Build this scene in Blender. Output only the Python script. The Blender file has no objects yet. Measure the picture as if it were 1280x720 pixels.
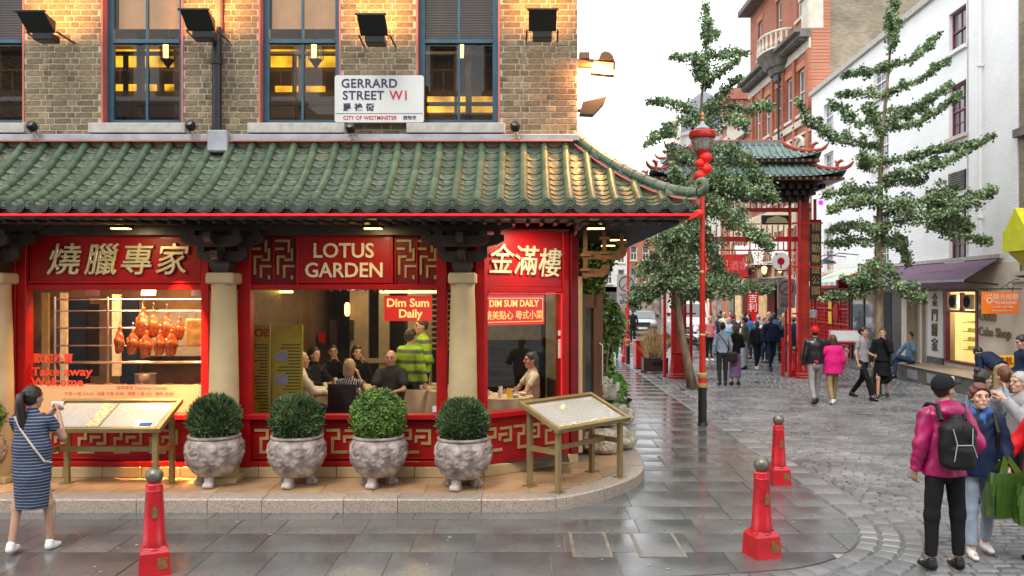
import bpy, math, random
import numpy as np
from mathutils import Vector, Matrix
R = math.radians
rnd = random.Random(7)
S = bpy.context.scene
# ---------------------------------------------------------------- camera, sky, sun, exposure
EYE = 2.5
cd = bpy.data.cameras.new('camera'); cam = bpy.data.objects.new('camera', cd); S.collection.objects.link(cam)
cam.location = (0, 0, EYE); cam.rotation_euler = (R(90), 0, 0)
cd.sensor_width = 36; cd.lens = 36*1030/1280
cd.shift_x = -15/1280; cd.shift_y = 8/1280
cd.clip_end = 2000; cd.clip_start = .05
S.camera = cam
W = bpy.data.worlds.new('World'); S.world = W; W.use_nodes = True
nt = W.node_tree; nt.nodes.clear()
o = nt.nodes.new('ShaderNodeOutputWorld'); b = nt.nodes.new('ShaderNodeBackground')
sky = nt.nodes.new('ShaderNodeTexSky'); sky.sky_type = 'NISHITA'; sky.sun_disc = False
sky.sun_elevation = R(55); sky.sun_rotation = R(200); sky.air_density = 1.5; sky.dust_density = 4
mx = nt.nodes.new('ShaderNodeMix'); mx.data_type = 'RGBA'; mx.inputs[0].default_value = .86
tc = nt.nodes.new('ShaderNodeTexCoord'); nz = nt.nodes.new('ShaderNodeTexNoise'); nz.inputs['Scale'].default_value = 2.2
cr = nt.nodes.new('ShaderNodeValToRGB'); cr.color_ramp.elements[0].position = .35; cr.color_ramp.elements[1].position = .7
cr.color_ramp.elements[0].color = (8.3, 8.5, 8.7, 1); cr.color_ramp.elements[1].color = (9.6, 9.7, 9.8, 1)
nt.links.new(tc.outputs['Generated'], nz.inputs['Vector']); nt.links.new(nz.outputs['Fac'], cr.inputs[0])
nt.links.new(sky.outputs[0], mx.inputs[6]); nt.links.new(cr.outputs[0], mx.inputs[7])
nt.links.new(mx.outputs[2], b.inputs[0]); b.inputs[1].default_value = .1; nt.links.new(b.outputs[0], o.inputs[0])
sd = bpy.data.lights.new('sun', 'SUN'); sun = bpy.data.objects.new('sun', sd); S.collection.objects.link(sun)
sd.energy = .8; sd.angle = R(18); sd.color = (1, .96, .9)
sun.rotation_euler = (R(35), 0, R(-20))
S.view_settings.view_transform = 'Standard'; S.view_settings.look = 'None'
S.view_settings.exposure = 1.3; S.view_settings.gamma = 1; S.view_settings.use_curve_mapping = False
S.render.engine = 'CYCLES'
S.cycles.max_bounces = 8; S.cycles.transparent_max_bounces = 16; S.cycles.use_denoising = True
S.cycles.sample_clamp_indirect = 6; S.cycles.caustics_reflective = False; S.cycles.caustics_refractive = False

# ---------------------------------------------------------------- helpers
COL = S.collection
def G(px, py, h=0.0):
    Y = 1030*(EYE-h)/(py-368); return ((px-655)*Y/1030, Y)
def at(px, py, Y): return ((px-655)*Y/1030, Y, EYE-(py-368)*Y/1030)

def M(name, col, rough=.5, metal=0, var=0., vs=6, bump=0., bs=60, spec=.5, coat=0, emit=None, es=0,
      isl=0., col2=None, sub=0, trans=0, stretch=None, rvar=0., chip=None):
    m = bpy.data.materials.new(name); m.use_nodes = True
    n = m.node_tree; P = n.nodes['Principled BSDF']; L = n.links
    P.inputs['Roughness'].default_value = rough; P.inputs['Metallic'].default_value = metal
    P.inputs['Specular IOR Level'].default_value = spec; P.inputs['Coat Weight'].default_value = coat
    P.inputs['Base Color'].default_value = (*col, 1)
    t = n.nodes.new('ShaderNodeTexCoord'); src = t.outputs['Object']
    if stretch:
        mp = n.nodes.new('ShaderNodeMapping'); mp.inputs['Scale'].default_value = stretch
        L.new(src, mp.inputs[0]); src = mp.outputs[0]
    cur = None
    if var or col2:
        nz = n.nodes.new('ShaderNodeTexNoise'); nz.inputs['Scale'].default_value = vs; nz.inputs['Detail'].default_value = 6
        L.new(src, nz.inputs['Vector'])
        rp = n.nodes.new('ShaderNodeValToRGB'); rp.color_ramp.elements[0].position = .3; rp.color_ramp.elements[1].position = .7
        a = [max(0, c*(1-var)) for c in col]; c2 = [min(1, c*(1+var)) for c in (col2 or col)]
        rp.color_ramp.elements[0].color = (*a, 1); rp.color_ramp.elements[1].color = (*c2, 1)
        L.new(nz.outputs['Fac'], rp.inputs[0]); cur = rp.outputs[0]
        if rvar:
            mr = n.nodes.new('ShaderNodeMapRange'); mr.inputs[1].default_value = .35; mr.inputs[2].default_value = .65
            mr.inputs[3].default_value = max(.02, rough-rvar); mr.inputs[4].default_value = rough+rvar
            L.new(nz.outputs['Fac'], mr.inputs[0]); L.new(mr.outputs[0], P.inputs['Roughness'])
    if isl:
        g = n.nodes.new('ShaderNodeNewGeometry'); oi = n.nodes.new('ShaderNodeObjectInfo')
        ad = n.nodes.new('ShaderNodeMath'); ad.operation = 'ADD'; L.new(g.outputs['Random Per Island'], ad.inputs[0]); L.new(oi.outputs['Random'], ad.inputs[1])
        fr = n.nodes.new('ShaderNodeMath'); fr.operation = 'FRACT'; L.new(ad.outputs[0], fr.inputs[0])
        mr = n.nodes.new('ShaderNodeMapRange'); mr.inputs[3].default_value = 1-isl; mr.inputs[4].default_value = 1+isl
        L.new(fr.outputs[0], mr.inputs[0])
        h = n.nodes.new('ShaderNodeHueSaturation'); L.new(mr.outputs[0], h.inputs['Value'])
        if cur: L.new(cur, h.inputs['Color'])
        else: h.inputs['Color'].default_value = (*col, 1)
        cur = h.outputs[0]
    if chip:                                                 # flaked paint, stains, worn spots
        cn = n.nodes.new('ShaderNodeTexNoise'); cn.inputs['Scale'].default_value = chip[1]; cn.inputs['Detail'].default_value = 9; cn.inputs['Roughness'].default_value = .65; L.new(src, cn.inputs['Vector'])
        r2 = n.nodes.new('ShaderNodeMapRange'); r2.inputs[1].default_value = chip[2]; r2.inputs[2].default_value = chip[2]+(chip[3] if len(chip) > 3 else .02); L.new(cn.outputs['Fac'], r2.inputs[0])
        mc = n.nodes.new('ShaderNodeMix'); mc.data_type = 'RGBA'; mc.inputs[7].default_value = (*chip[0], 1); L.new(r2.outputs[0], mc.inputs[0])
        if cur: L.new(cur, mc.inputs[6])
        else: mc.inputs[6].default_value = (*col, 1)
        cur = mc.outputs[2]
    if cur: L.new(cur, P.inputs['Base Color'])
    if bump:
        nb = n.nodes.new('ShaderNodeTexNoise'); nb.inputs['Scale'].default_value = bs; nb.inputs['Detail'].default_value = 5
        L.new(src, nb.inputs['Vector'])
        bp = n.nodes.new('ShaderNodeBump'); bp.inputs['Strength'].default_value = bump; bp.inputs['Distance'].default_value = .01
        L.new(nb.outputs['Fac'], bp.inputs['Height']); L.new(bp.outputs[0], P.inputs['Normal'])
    if emit:
        P.inputs['Emission Color'].default_value = (*emit, 1); P.inputs['Emission Strength'].default_value = es
    if sub: P.inputs['Subsurface Weight'].default_value = sub; P.inputs['Subsurface Radius'].default_value = (.02, .01, .005)
    return m

def glass(name, tint=(1, 1, 1), refl=1.0, haze=0.):
    m = bpy.data.materials.new(name); m.use_nodes = True; n = m.node_tree; n.nodes.clear(); L = n.links
    o = n.nodes.new('ShaderNodeOutputMaterial'); mx = n.nodes.new('ShaderNodeMixShader')
    t = n.nodes.new('ShaderNodeBsdfTransparent'); t.inputs[0].default_value = (*tint, 1)
    g = n.nodes.new('ShaderNodeBsdfGlossy'); g.inputs['Roughness'].default_value = .01
    f = n.nodes.new('ShaderNodeFresnel'); f.inputs[0].default_value = 1.52
    mu = n.nodes.new('ShaderNodeMath'); mu.operation = 'MULTIPLY'; mu.inputs[1].default_value = refl*1.7; mu.use_clamp = True
    L.new(f.outputs[0], mu.inputs[0]); L.new(mu.outputs[0], mx.inputs[0]); L.new(t.outputs[0], mx.inputs[1]); L.new(g.outputs[0], mx.inputs[2])
    L.new(mx.outputs[0], o.inputs[0]); return m

def brickmat(name, c1, c2, mortar, sw=.225, sh=.075, rough=.8, ms=.01, plane='xz', bump=.35, stain=.35):
    m = bpy.data.materials.new(name); m.use_nodes = True; n = m.node_tree; P = n.nodes['Principled BSDF']; L = n.links
    t = n.nodes.new('ShaderNodeTexCoord'); sp = n.nodes.new('ShaderNodeSeparateXYZ'); cb = n.nodes.new('ShaderNodeCombineXYZ')
    L.new(t.outputs['Object'], sp.inputs[0])
    L.new(sp.outputs[0 if plane == 'xz' else 1], cb.inputs[0]); L.new(sp.outputs[2], cb.inputs[1])
    br = n.nodes.new('ShaderNodeTexBrick'); L.new(cb.outputs[0], br.inputs[0])
    br.inputs['Scale'].default_value = 1; br.inputs['Brick Width'].default_value = sw; br.inputs['Row Height'].default_value = sh
    br.inputs['Mortar Size'].default_value = ms; br.inputs['Color1'].default_value = (*c1, 1); br.inputs['Color2'].default_value = (*c2, 1)
    br.inputs['Mortar'].default_value = (*mortar, 1)
    nz = n.nodes.new('ShaderNodeTexNoise'); nz.inputs['Scale'].default_value = .9; nz.inputs['Detail'].default_value = 8; L.new(t.outputs['Object'], nz.inputs[0])
    mr = n.nodes.new('ShaderNodeMapRange'); mr.inputs[1].default_value = .3; mr.inputs[2].default_value = .7; mr.inputs[3].default_value = 1-stain; mr.inputs[4].default_value = 1+stain*.5
    L.new(nz.outputs['Fac'], mr.inputs[0]); h = n.nodes.new('ShaderNodeHueSaturation'); L.new(mr.outputs[0], h.inputs['Value']); L.new(br.outputs[0], h.inputs['Color'])
    L.new(h.outputs[0], P.inputs['Base Color']); P.inputs['Roughness'].default_value = rough
    bp = n.nodes.new('ShaderNodeBump'); bp.inputs['Strength'].default_value = bump; bp.inputs['Distance'].default_value = .01; bp.invert = True
    L.new(br.outputs['Fac'], bp.inputs['Height']); L.new(bp.outputs[0], P.inputs['Normal'])
    return m

class MB:
    def __init__(s): s.v = []; s.f = []; s.m = []; s.n = 0; s.mi = 0
    def add(s, vs, fs):
        k = s.n; s.v.extend(vs); s.n += len(vs)
        for f in fs: s.f.append([i+k for i in f]); s.m.append(s.mi)
        return s
    def box(s, x0, y0, z0, x1, y1, z1, bev=0):
        if bev:
            # chamfered box: every face inset
            b = bev; vs = []; P = []
            for ax in range(3):
                for sd in (0, 1):
                    lo = [x0+b, y0+b, z0+b]; hi = [x1-b, y1-b, z1-b]; c = (x0, y0, z0)[ax] if sd == 0 else (x1, y1, z1)[ax]
                    a1, a2 = [a for a in range(3) if a != ax]
                    q = []
                    for (i, j) in ((0, 0), (1, 0), (1, 1), (0, 1)):
                        p = [0, 0, 0]; p[ax] = c; p[a1] = (lo, hi)[i][a1]; p[a2] = (lo, hi)[j][a2]; q.append(tuple(p))
                    P.append(q)
            idx = {}; vs = []; fs = []
            def gi(ax, sx, sy, sz):
                key = (ax, sx, sy, sz)
                if key not in idx:
                    p = [(x0, x1)[sx], (y0, y1)[sy], (z0, z1)[sz]]; sg = (sx, sy, sz)
                    for a in range(3):
                        if a != ax: p[a] += b if sg[a] == 0 else -b
                    idx[key] = len(vs); vs.append(tuple(p))
                return idx[key]
            def fl(f, flip): fs.append(f[::-1] if flip else f)
            for sd in (0, 1):
                fl([gi(0, sd, 0, 0), gi(0, sd, 1, 0), gi(0, sd, 1, 1), gi(0, sd, 0, 1)], sd == 0)
                fl([gi(1, 0, sd, 0), gi(1, 1, sd, 0), gi(1, 1, sd, 1), gi(1, 0, sd, 1)], sd == 1)
                fl([gi(2, 0, 0, sd), gi(2, 1, 0, sd), gi(2, 1, 1, sd), gi(2, 0, 1, sd)], sd == 0)
            for i in (0, 1):
                for j in (0, 1):
                    fl([gi(0, i, j, 0), gi(1, i, j, 0), gi(1, i, j, 1), gi(0, i, j, 1)], (i+j) % 2 == 0)
                    fl([gi(0, i, 0, j), gi(2, i, 0, j), gi(2, i, 1, j), gi(0, i, 1, j)], (i+j) % 2 == 1)
                    fl([gi(1, 0, i, j), gi(2, 0, i, j), gi(2, 1, i, j), gi(1, 1, i, j)], (i+j) % 2 == 0)
                    for k in (0, 1): fl([gi(0, i, j, k), gi(1, i, j, k), gi(2, i, j, k)], (i+j+k) % 2 == 0)
            return s.add(vs, fs)
        vs = [(x0, y0, z0), (x1, y0, z0), (x1, y1, z0), (x0, y1, z0), (x0, y0, z1), (x1, y0, z1), (x1, y1, z1), (x0, y1, z1)]
        return s.add(vs, [(3, 2, 1, 0), (4, 5, 6, 7), (0, 1, 5, 4), (1, 2, 6, 5), (2, 3, 7, 6), (3, 0, 4, 7)])
    def quad(s, a, b, c, d): return s.add([a, b, c, d], [(0, 1, 2, 3)])
    def bar(s, p, q, w, h=None, up=(0, 0, 1)):
        """rectangular bar from p to q"""
        h = h or w; p = Vector(p); q = Vector(q); d = (q-p)
        if d.length < 1e-6: return s
        d.normalize(); u = Vector(up)
        if abs(d.dot(u)) > .98: u = Vector((0, 1, 0))
        a = d.cross(u).normalized()*w/2; c = a.cross(d).normalized()*h/2
        vs = [tuple(e+i*a+j*c) for e in (p, q) for (i, j) in ((-1, -1), (1, -1), (1, 1), (-1, 1))]
        return s.add(vs, [(3, 2, 1, 0), (4, 5, 6, 7), (0, 1, 5, 4), (1, 2, 6, 5), (2, 3, 7, 6), (3, 0, 4, 7)])
    def tube(s, pts, rad, n=8, cap=True):
        pts = [Vector(p) for p in pts]; k = len(pts)
        if not hasattr(rad, '__len__'): rad = [rad]*k
        vs = []; u = None
        for i, p in enumerate(pts):
            d = (pts[min(i+1, k-1)]-pts[max(i-1, 0)]).normalized()
            if u is None: u = d.orthogonal().normalized()
            else:
                u = u-d*u.dot(d)
                u = u.normalized() if u.length > 1e-5 else d.orthogonal().normalized()
            w = d.cross(u)
            for j in range(n):
                a = 2*math.pi*j/n; vs.append(tuple(p+rad[i]*(math.cos(a)*u+math.sin(a)*w)))
        fs = [(i*n+j, i*n+(j+1) % n, (i+1)*n+(j+1) % n, (i+1)*n+j) for i in range(k-1) for j in range(n)]
        if cap: fs += [tuple(range(n))[::-1], tuple(range((k-1)*n, k*n))]
        return s.add(vs, fs)
    def lathe(s, prof, n=20, cx=0, cy=0, cz=0, sx=1, sy=1, cap=True, ph=0):
        vs = []
        for (r, z) in prof:
            for j in range(n):
                a = 2*math.pi*(j+ph)/n; vs.append((cx+r*math.cos(a)*sx, cy+r*math.sin(a)*sy, cz+z))
        k = len(prof)
        fs = [(i*n+j, i*n+(j+1) % n, (i+1)*n+(j+1) % n, (i+1)*n+j) for i in range(k-1) for j in range(n)]
        if cap: fs += [tuple(range(n))[::-1], tuple(range((k-1)*n, k*n))]
        return s.add(vs, fs)
    def ball(s, c, r, n=10, m=7, sc=(1, 1, 1)):
        prof = [(r*math.sin(math.pi*i/m), -r*math.cos(math.pi*i/m)*sc[2]) for i in range(m+1)]
        prof[0] = (r*.02, prof[0][1]); prof[-1] = (r*.02, prof[-1][1])
        return s.lathe(prof, n, c[0], c[1], c[2], sc[0], sc[1])
    def prism(s, poly, z0, z1, axis='z'):
        n = len(poly)
        def P(a, b, c): return (a, b, c) if axis == 'z' else ((a, c, b) if axis == 'y' else (c, a, b))
        vs = [P(x, y, z0) for x, y in poly]+[P(x, y, z1) for x, y in poly]
        fs = [tuple(range(n))[::-1], tuple(range(n, 2*n))]+[(i, (i+1) % n, n+(i+1) % n, n+i) for i in range(n)]
        if axis == 'y': fs = [f[::-1] for f in fs]
        return s.add(vs, fs)
    def arr(s, V, F):
        return s.add([tuple(v) for v in V.tolist()], F.tolist() if hasattr(F, 'tolist') else F)
    def xf(s, mat, start=0):
        s.v = s.v[:start]+[tuple(mat @ Vector(v)) for v in s.v[start:]]; return s
    def mesh(s, name, mats, smooth=False, sharp=40):
        me = bpy.data.meshes.new(name); me.from_pydata(s.v, [], s.f)
        if not isinstance(mats, (list, tuple)): mats = [mats]
        for m in mats: me.materials.append(m)
        if any(s.m): me.polygons.foreach_set('material_index', s.m)
        if smooth:
            me.shade_smooth()
            if sharp: me.set_sharp_from_angle(angle=R(sharp))
        me.update(); return me
    def build(s, name, mats, parent=None, smooth=False, loc=None, rot=None, sharp=40, **tg):
        return obj(name, s.mesh(name, mats, smooth, sharp), parent, loc, rot, **tg)

def wloc(o):
    v = Vector((0, 0, 0))
    while o: v = v+o.location; o = o.parent
    return v
def obj(name, me, parent=None, loc=None, rot=None, **tg):
    ob = bpy.data.objects.new(name, me); COL.objects.link(ob)
    if parent:
        ob.parent = parent
        if loc is None and parent.get('world'):    # geometry given in world coordinates under an unrotated parent
            loc = -wloc(parent)
            ob['world'] = 1
    if loc is not None: ob.location = loc
    if rot is not None: ob.rotation_euler = rot
    for k, v in tg.items(): ob[k] = v
    return ob
def thing(name, label, cat, loc=(0, 0, 0), rz=0, group=None, world=False):
    e = bpy.data.objects.new(name, None); COL.objects.link(e); e.location = loc; e.rotation_euler = (0, 0, rz)
    e.empty_display_size = .1; e['label'] = label; e['category'] = cat
    if group: e['group'] = group
    if world: e['world'] = 1
    return e
def tag(o, label, cat, group=None):
    o['label'] = label; o['category'] = cat
    if group: o['group'] = group
    return o
def copy_tree(o, parent=None):
    c = o.copy(); COL.objects.link(c)
    if parent: c.parent = parent
    for ch in list(o.children): copy_tree(ch, c)
    return c
def text(s, size, mat, loc, parent=None, name='lettering', ext=.004, rot=(R(90), 0, 0), off=0., sx=1., align='CENTER', shear=0, ls=1., sp=1., bev=0):
    c = bpy.data.curves.new(name, 'FONT'); c.body = s; c.size = size; c.extrude = ext; c.offset = off; c.shear = shear
    c.align_x = align; c.align_y = 'CENTER'; c.space_line = ls; c.space_character = sp; c.resolution_u = 3; c.bevel_depth = bev; c.bevel_resolution = 0
    c.materials.append(mat)
    ob = bpy.data.objects.new(name, c); COL.objects.link(ob)
    if parent:
        ob.parent = parent
        if parent.get('world'): loc = Vector(loc)-wloc(parent)
    ob.location = loc; ob.rotation_euler = rot; ob.scale = (sx, 1, 1)
    return ob
def area(name, loc, rot, size, watts, col, sy=None, spread=None):
    l = bpy.data.lights.new(name, 'AREA'); l.energy = watts; l.color = col; l.size = size
    if sy: l.shape = 'RECTANGLE'; l.size_y = sy
    if spread: l.spread = spread
    ob = bpy.data.objects.new(name, l); COL.objects.link(ob); ob.location = loc; ob.rotation_euler = rot
    return ob
def point(name, loc, watts, col, r=.05):
    l = bpy.data.lights.new(name, 'POINT'); l.energy = watts; l.color = col; l.shadow_soft_size = r
    ob = bpy.data.objects.new(name, l); COL.objects.link(ob); ob.location = loc; return ob
def clip_poly(poly, region):
    """Sutherland-Hodgman against a convex counter-clockwise region"""
    out = poly
    for i in range(len(region)):
        a = region[i]; b = region[(i+1) % len(region)]
        if not out: break
        inp = out; out = []
        def side(p): return (b[0]-a[0])*(p[1]-a[1])-(b[1]-a[1])*(p[0]-a[0])
        for j in range(len(inp)):
            p = inp[j]; q = inp[(j+1) % len(inp)]; sp = side(p); sq = side(q)
            if sp >= 0: out.append(p)
            if (sp >= 0) != (sq >= 0):
                t = sp/(sp-sq); out.append((p[0]+t*(q[0]-p[0]), p[1]+t*(q[1]-p[1])))
    return out
def parea(p): return abs(sum(p[i][0]*p[(i+1) % len(p)][1]-p[(i+1) % len(p)][0]*p[i][1] for i in range(len(p))))/2
def opening_wall(mb, x0, x1, z0, z1, ops, y=0, depth=.25):
    """flat wall facing -y from x0..x1, z0..z1 with openings (x0,x1,z0,z1) and their reveals"""
    xs = sorted({x0, x1, *[v for q in ops for v in q[:2] if x0 < v < x1]}); zs = sorted({z0, z1, *[v for q in ops for v in q[2:4] if z0 < v < z1]})
    for i in range(len(xs)-1):
        for j in range(len(zs)-1):
            cx = (xs[i]+xs[i+1])/2; cz = (zs[j]+zs[j+1])/2
            if any(q[0] < cx < q[1] and q[2] < cz < q[3] for q in ops): continue
            mb.quad((xs[i], y, zs[j]), (xs[i+1], y, zs[j]), (xs[i+1], y, zs[j+1]), (xs[i], y, zs[j+1]))
    for (a, b, c, d) in [q[:4] for q in ops]:
        e = y+depth
        mb.quad((a, y, c), (a, e, c), (b, e, c), (b, y, c)); mb.quad((a, y, d), (b, y, d), (b, e, d), (a, e, d))
        mb.quad((a, y, c), (a, y, d), (a, e, d), (a, e, c)); mb.quad((b, y, c), (b, e, c), (b, e, d), (b, y, d))
    return mb
def sash(parent, x0, x1, z0, z1, y, fm, gm, cols=2, rows=2, fw=.05, bw=.025, name='window', arched=False, loc=None, back=None):
    """sash window: frame part with a pane sub-part"""
    f = MB(); d = .06
    f.box(x0, y, z0, x0+fw, y+d, z1); f.box(x1-fw, y, z0, x1, y+d, z1); f.box(x0+fw, y, z0, x1-fw, y+d, z0+fw); f.box(x0+fw, y, z1-fw, x1-fw, y+d, z1)
    zm = (z0+z1)/2; f.box(x0+fw, y-.012, zm-.025, x1-fw, y+d-.006, zm+.025)
    for i in range(1, cols):
        x = x0+fw+(x1-x0-2*fw)*i/cols; f.box(x-bw/2, y+.01, z0+fw, x+bw/2, y+d-.01, zm-.025); f.box(x-bw/2, y+.01, zm+.025, x+bw/2, y+d-.01, z1-fw)
    for r_ in range(1, rows):
        for (a, b_) in ((z0+fw, zm-.025), (zm+.025, z1-fw)):
            z = a+(b_-a)*r_/rows
            for i in range(cols):
                xa = x0+fw+(x1-x0-2*fw)*i/cols+bw/2; xb = x0+fw+(x1-x0-2*fw)*(i+1)/cols-bw/2
                f.box(xa, y+.012, z-bw/2, xb, y+d-.012, z+bw/2)
    w = f.build(name, fm, parent)
    g = MB(); g.quad((x0+fw*.5, y+.035, z0+fw*.5), (x1-fw*.5, y+.035, z0+fw*.5), (x1-fw*.5, y+.035, z1-fw*.5), (x0+fw*.5, y+.035, z1-fw*.5))
    g.build('pane', gm, w)
    if back:
        k = MB(); k.quad((x0, y+.3, z0), (x1, y+.3, z0), (x1, y+.3, z1), (x0, y+.3, z1)); k.build('dark_room', back, w)
    return w

# ---------------------------------------------------------------- materials
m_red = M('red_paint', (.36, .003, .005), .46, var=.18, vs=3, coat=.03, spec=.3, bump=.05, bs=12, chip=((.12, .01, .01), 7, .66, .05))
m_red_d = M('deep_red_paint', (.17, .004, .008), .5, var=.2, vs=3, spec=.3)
m_redpost = M('post_red', (.47, .008, .016), .34, var=.2, vs=5, coat=.2, bump=.15, bs=22, chip=((.09, .03, .025), 9, .62))
m_gold = M('gold_trim', (.4, .29, .12), .45, var=.15, vs=9)
m_goldl = M('gold_letter', (.72, .6, .36), .3, metal=.55, var=.12, vs=4)
m_cream = M('cream_letter', (.8, .7, .5), .4, var=.08)
m_stone = M('pillar_stone', (.45, .34, .18), .75, var=.05, vs=3, bump=.12, bs=90, col2=(.5, .39, .22))
m_brass = M('brass_frame', (.27, .2, .085), .38, metal=.35, var=.15, vs=8)
m_black = M('black_paint', (.015, .015, .017), .4)
m_blackm = M('black_metal', (.02, .02, .022), .35, metal=.3, var=.2)
m_dwood = M('dark_bracket', (.035, .022, .016), .45, var=.3, vs=10)
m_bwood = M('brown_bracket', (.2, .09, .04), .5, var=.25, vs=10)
m_mortar = M('mortar', (.42, .38, .31), .95, var=.2, vs=12, bump=.3, bs=90)
m_sill = M('sill_stone', (.42, .4, .36), .8, var=.2, vs=8, bump=.2, bs=60)
m_lead = M('lead_flashing', (.33, .35, .38), .45, var=.2, vs=5, metal=.2)
m_blue = M('blue_frame', (.025, .085, .135), .4, var=.2, vs=6)
m_pink = M('pink_reveal', (.48, .13, .1), .6, var=.15, vs=4)
m_tile = M('glazed_tile', (.042, .088, .052), .34, var=.15, vs=4, isl=.2, col2=(.1, .135, .085), coat=.05, chip=((.17, .11, .065), 1.6, .56, .12), bump=.15, bs=30)
m_tilep = M('pan_tile_glaze', (.055, .09, .06), .4, var=.2, vs=6, isl=.26, col2=(.13, .15, .11), chip=((.2, .13, .08), 1.6, .57, .12), bump=.2, bs=35)
m_granite = M('granite', (.27, .22, .18), .4, var=.35, vs=60, isl=.12, bump=.12, bs=90, col2=(.36, .3, .25))
m_terra = M('terrace_tile', (.42, .27, .15), .3, var=.25, vs=4, isl=.1, bump=.05)
m_terrag = M('terrace_grout', (.25, .19, .14), .6)
m_glass = glass('shop_glass', refl=.5)
m_glassd = glass('upper_glass', refl=.65)
m_pot = M('carved_stone', (.17, .13, .12), .85, var=.2, vs=9, bump=.35, bs=40, col2=(.4, .34, .31))
m_white = M('white_plastic', (.75, .75, .74), .35)
m_warm = M('lamp_warm', (1, .7, .3), .5, emit=(1, .5, .12), es=2.2)
m_yel = M('lamp_yellow', (1, .8, .2), .5, emit=(1, .72, .12), es=5)
m_neon = M('neon_red', (.7, .01, .015), .4, emit=(1, .01, .02), es=.5)
m_skin = M('skin', (.55, .32, .23), .5, var=.06, sub=.05)
m_skin2 = M('skin_tan', (.42, .24, .16), .5, var=.06)
m_skin3 = M('skin_dark', (.1, .05, .035), .45, var=.06)
m_white_paint = M('white_letter', (.8, .8, .78), .5)
m_room = M('dark_interior', (.02, .02, .022), .8)
m_roomw = M('room_cream', (.32, .25, .15), .8, var=.15)
m_steel = M('steel', (.6, .6, .62), .28, metal=.9)
def C(name, col, rough=.8, var=.15, **k): return M(name, col, rough, var=var, vs=14, bump=.25, bs=90, spec=.15, **k)
m_cloth = {
 'magenta': M('magenta_shell', (.3, .008, .085), .35, var=.3, vs=9, bump=.4, bs=9), 'navy': C('navy', (.012, .022, .055), .55), 'black': C('blackcloth', (.012, .012, .014)),
 'white': C('whitecloth', (.7, .68, .64)), 'grey': C('greycloth', (.3, .3, .31)), 'dgrey': C('dgreycloth', (.07, .075, .08)), 'jean': C('denim', (.06, .11, .2)),
 'ljean': C('light_denim', (.35, .42, .52)), 'pink': C('hot_pink', (.72, .02, .2), .6), 'tan': C('tan', (.32, .24, .12)), 'blue': C('bluecloth', (.04, .12, .32)),
 'lblue': C('pale_blue', (.42, .5, .62)), 'red': C('redcloth', (.6, .015, .02), .45), 'olive': C('olivecloth', (.12, .12, .08)), 'cream': C('creamcloth', (.68, .62, .5)),
 'pinkstripe': C('pink_check', (.62, .2, .22)), 'char': C('charcoal', (.035, .037, .042)), 'teal': C('teal_floral', (.02, .2, .3), col2=(.3, .05, .16)), 'denimj': C('denim_jacket', (.15, .25, .36)),
}
m_leather = M('leather', (.015, .016, .018), .28, var=.2, bump=.3, bs=14)
m_hair = {'dark': M('hair_dark', (.014, .01, .008), .45, stretch=(1, 1, .12), var=.5, vs=60, bump=.5, bs=120), 'brown': M('hair_brown', (.09, .04, .02), .5, stretch=(1, 1, .12), var=.4, vs=60, bump=.5, bs=120),
          'blonde': M('hair_blonde', (.5, .36, .17), .5, stretch=(1, 1, .12), var=.3, vs=60, bump=.5, bs=120), 'grey': M('hair_grey', (.35, .33, .3), .5, stretch=(1, 1, .12), var=.3, vs=60, bump=.5, bs=120),
          'red': M('hair_auburn', (.11, .04, .018), .5, stretch=(1, 1, .12), var=.4, vs=60, bump=.5, bs=120)}
m_shoe = M('shoe_black', (.01, .01, .011), .45, spec=.3); m_shoew = M('shoe_white', (.7, .7, .7), .5)
# ================================================================ GROUND
gb = MB(); gb.quad((-300, -120, -.03), (300, -120, -.03), (300, 700, -.03), (-300, 700, -.03))
m_mort = M('wet_bedding', (.07, .066, .06), .45, var=.3, vs=3)
ground = gb.build('ground', m_mort, kind='structure')
m_flag = M('wet_sandstone', (.075, .078, .08), .2, var=.15, vs=.9, isl=.16, col2=(.12, .12, .118), bump=.05, bs=18, rvar=.12, spec=.8, chip=((.17, .165, .15), 14, .68, .03))
m_sett = M('wet_sett', (.11, .113, .118), .33, var=.2, vs=1.1, isl=.24, col2=(.18, .18, .18), bump=.05, bs=60, rvar=.1, spec=.6)
m_joint = M('pale_joint', (.24, .225, .19), .6, var=.4, vs=5)
KX = 4.05
arc = [(1.85+1.77*math.cos(R(a)), 9.3+1.9*math.sin(R(a))) for a in range(-86, 1, 9)]
foot = [(-12, 7.3)]+[(1.5, 7.3)]+arc+[(3.62, 40), (-12, 40)]
pv = MB(); pv.prism(foot, -.028, -.012)
pavement = pv.build('pavement', m_joint, kind='structure', label='wet sandstone footway beside the restaurant')
def piece(poly, z0, z1, name, mat, parent, inset=.006, tilt=.0):
    cx = sum(p[0] for p in poly)/len(poly); cy = sum(p[1] for p in poly)/len(poly)
    n = len(poly); r = [(cx+(x-cx)*(1-inset/max(.05, math.hypot(x-cx, y-cy))), cy+(y-cy)*(1-inset/max(.05, math.hypot(x-cx, y-cy)))) for x, y in poly]
    ta, tb = rnd.uniform(-tilt, tilt), rnd.uniform(-tilt, tilt)
    q = MB(); vs = [(x-cx, y-cy, z0) for x, y in r]+[(x-cx, y-cy, z1+(x-cx)*ta+(y-cy)*tb) for x, y in r]
    q.add(vs, [tuple(range(n, 2*n))]+[(i, (i+1) % n, n+(i+1) % n, n+i) for i in range(n)])
    return obj(name, q.mesh(name, mat), parent, loc=(cx, cy, 0))
row = 7.3; cnt = 0
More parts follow.
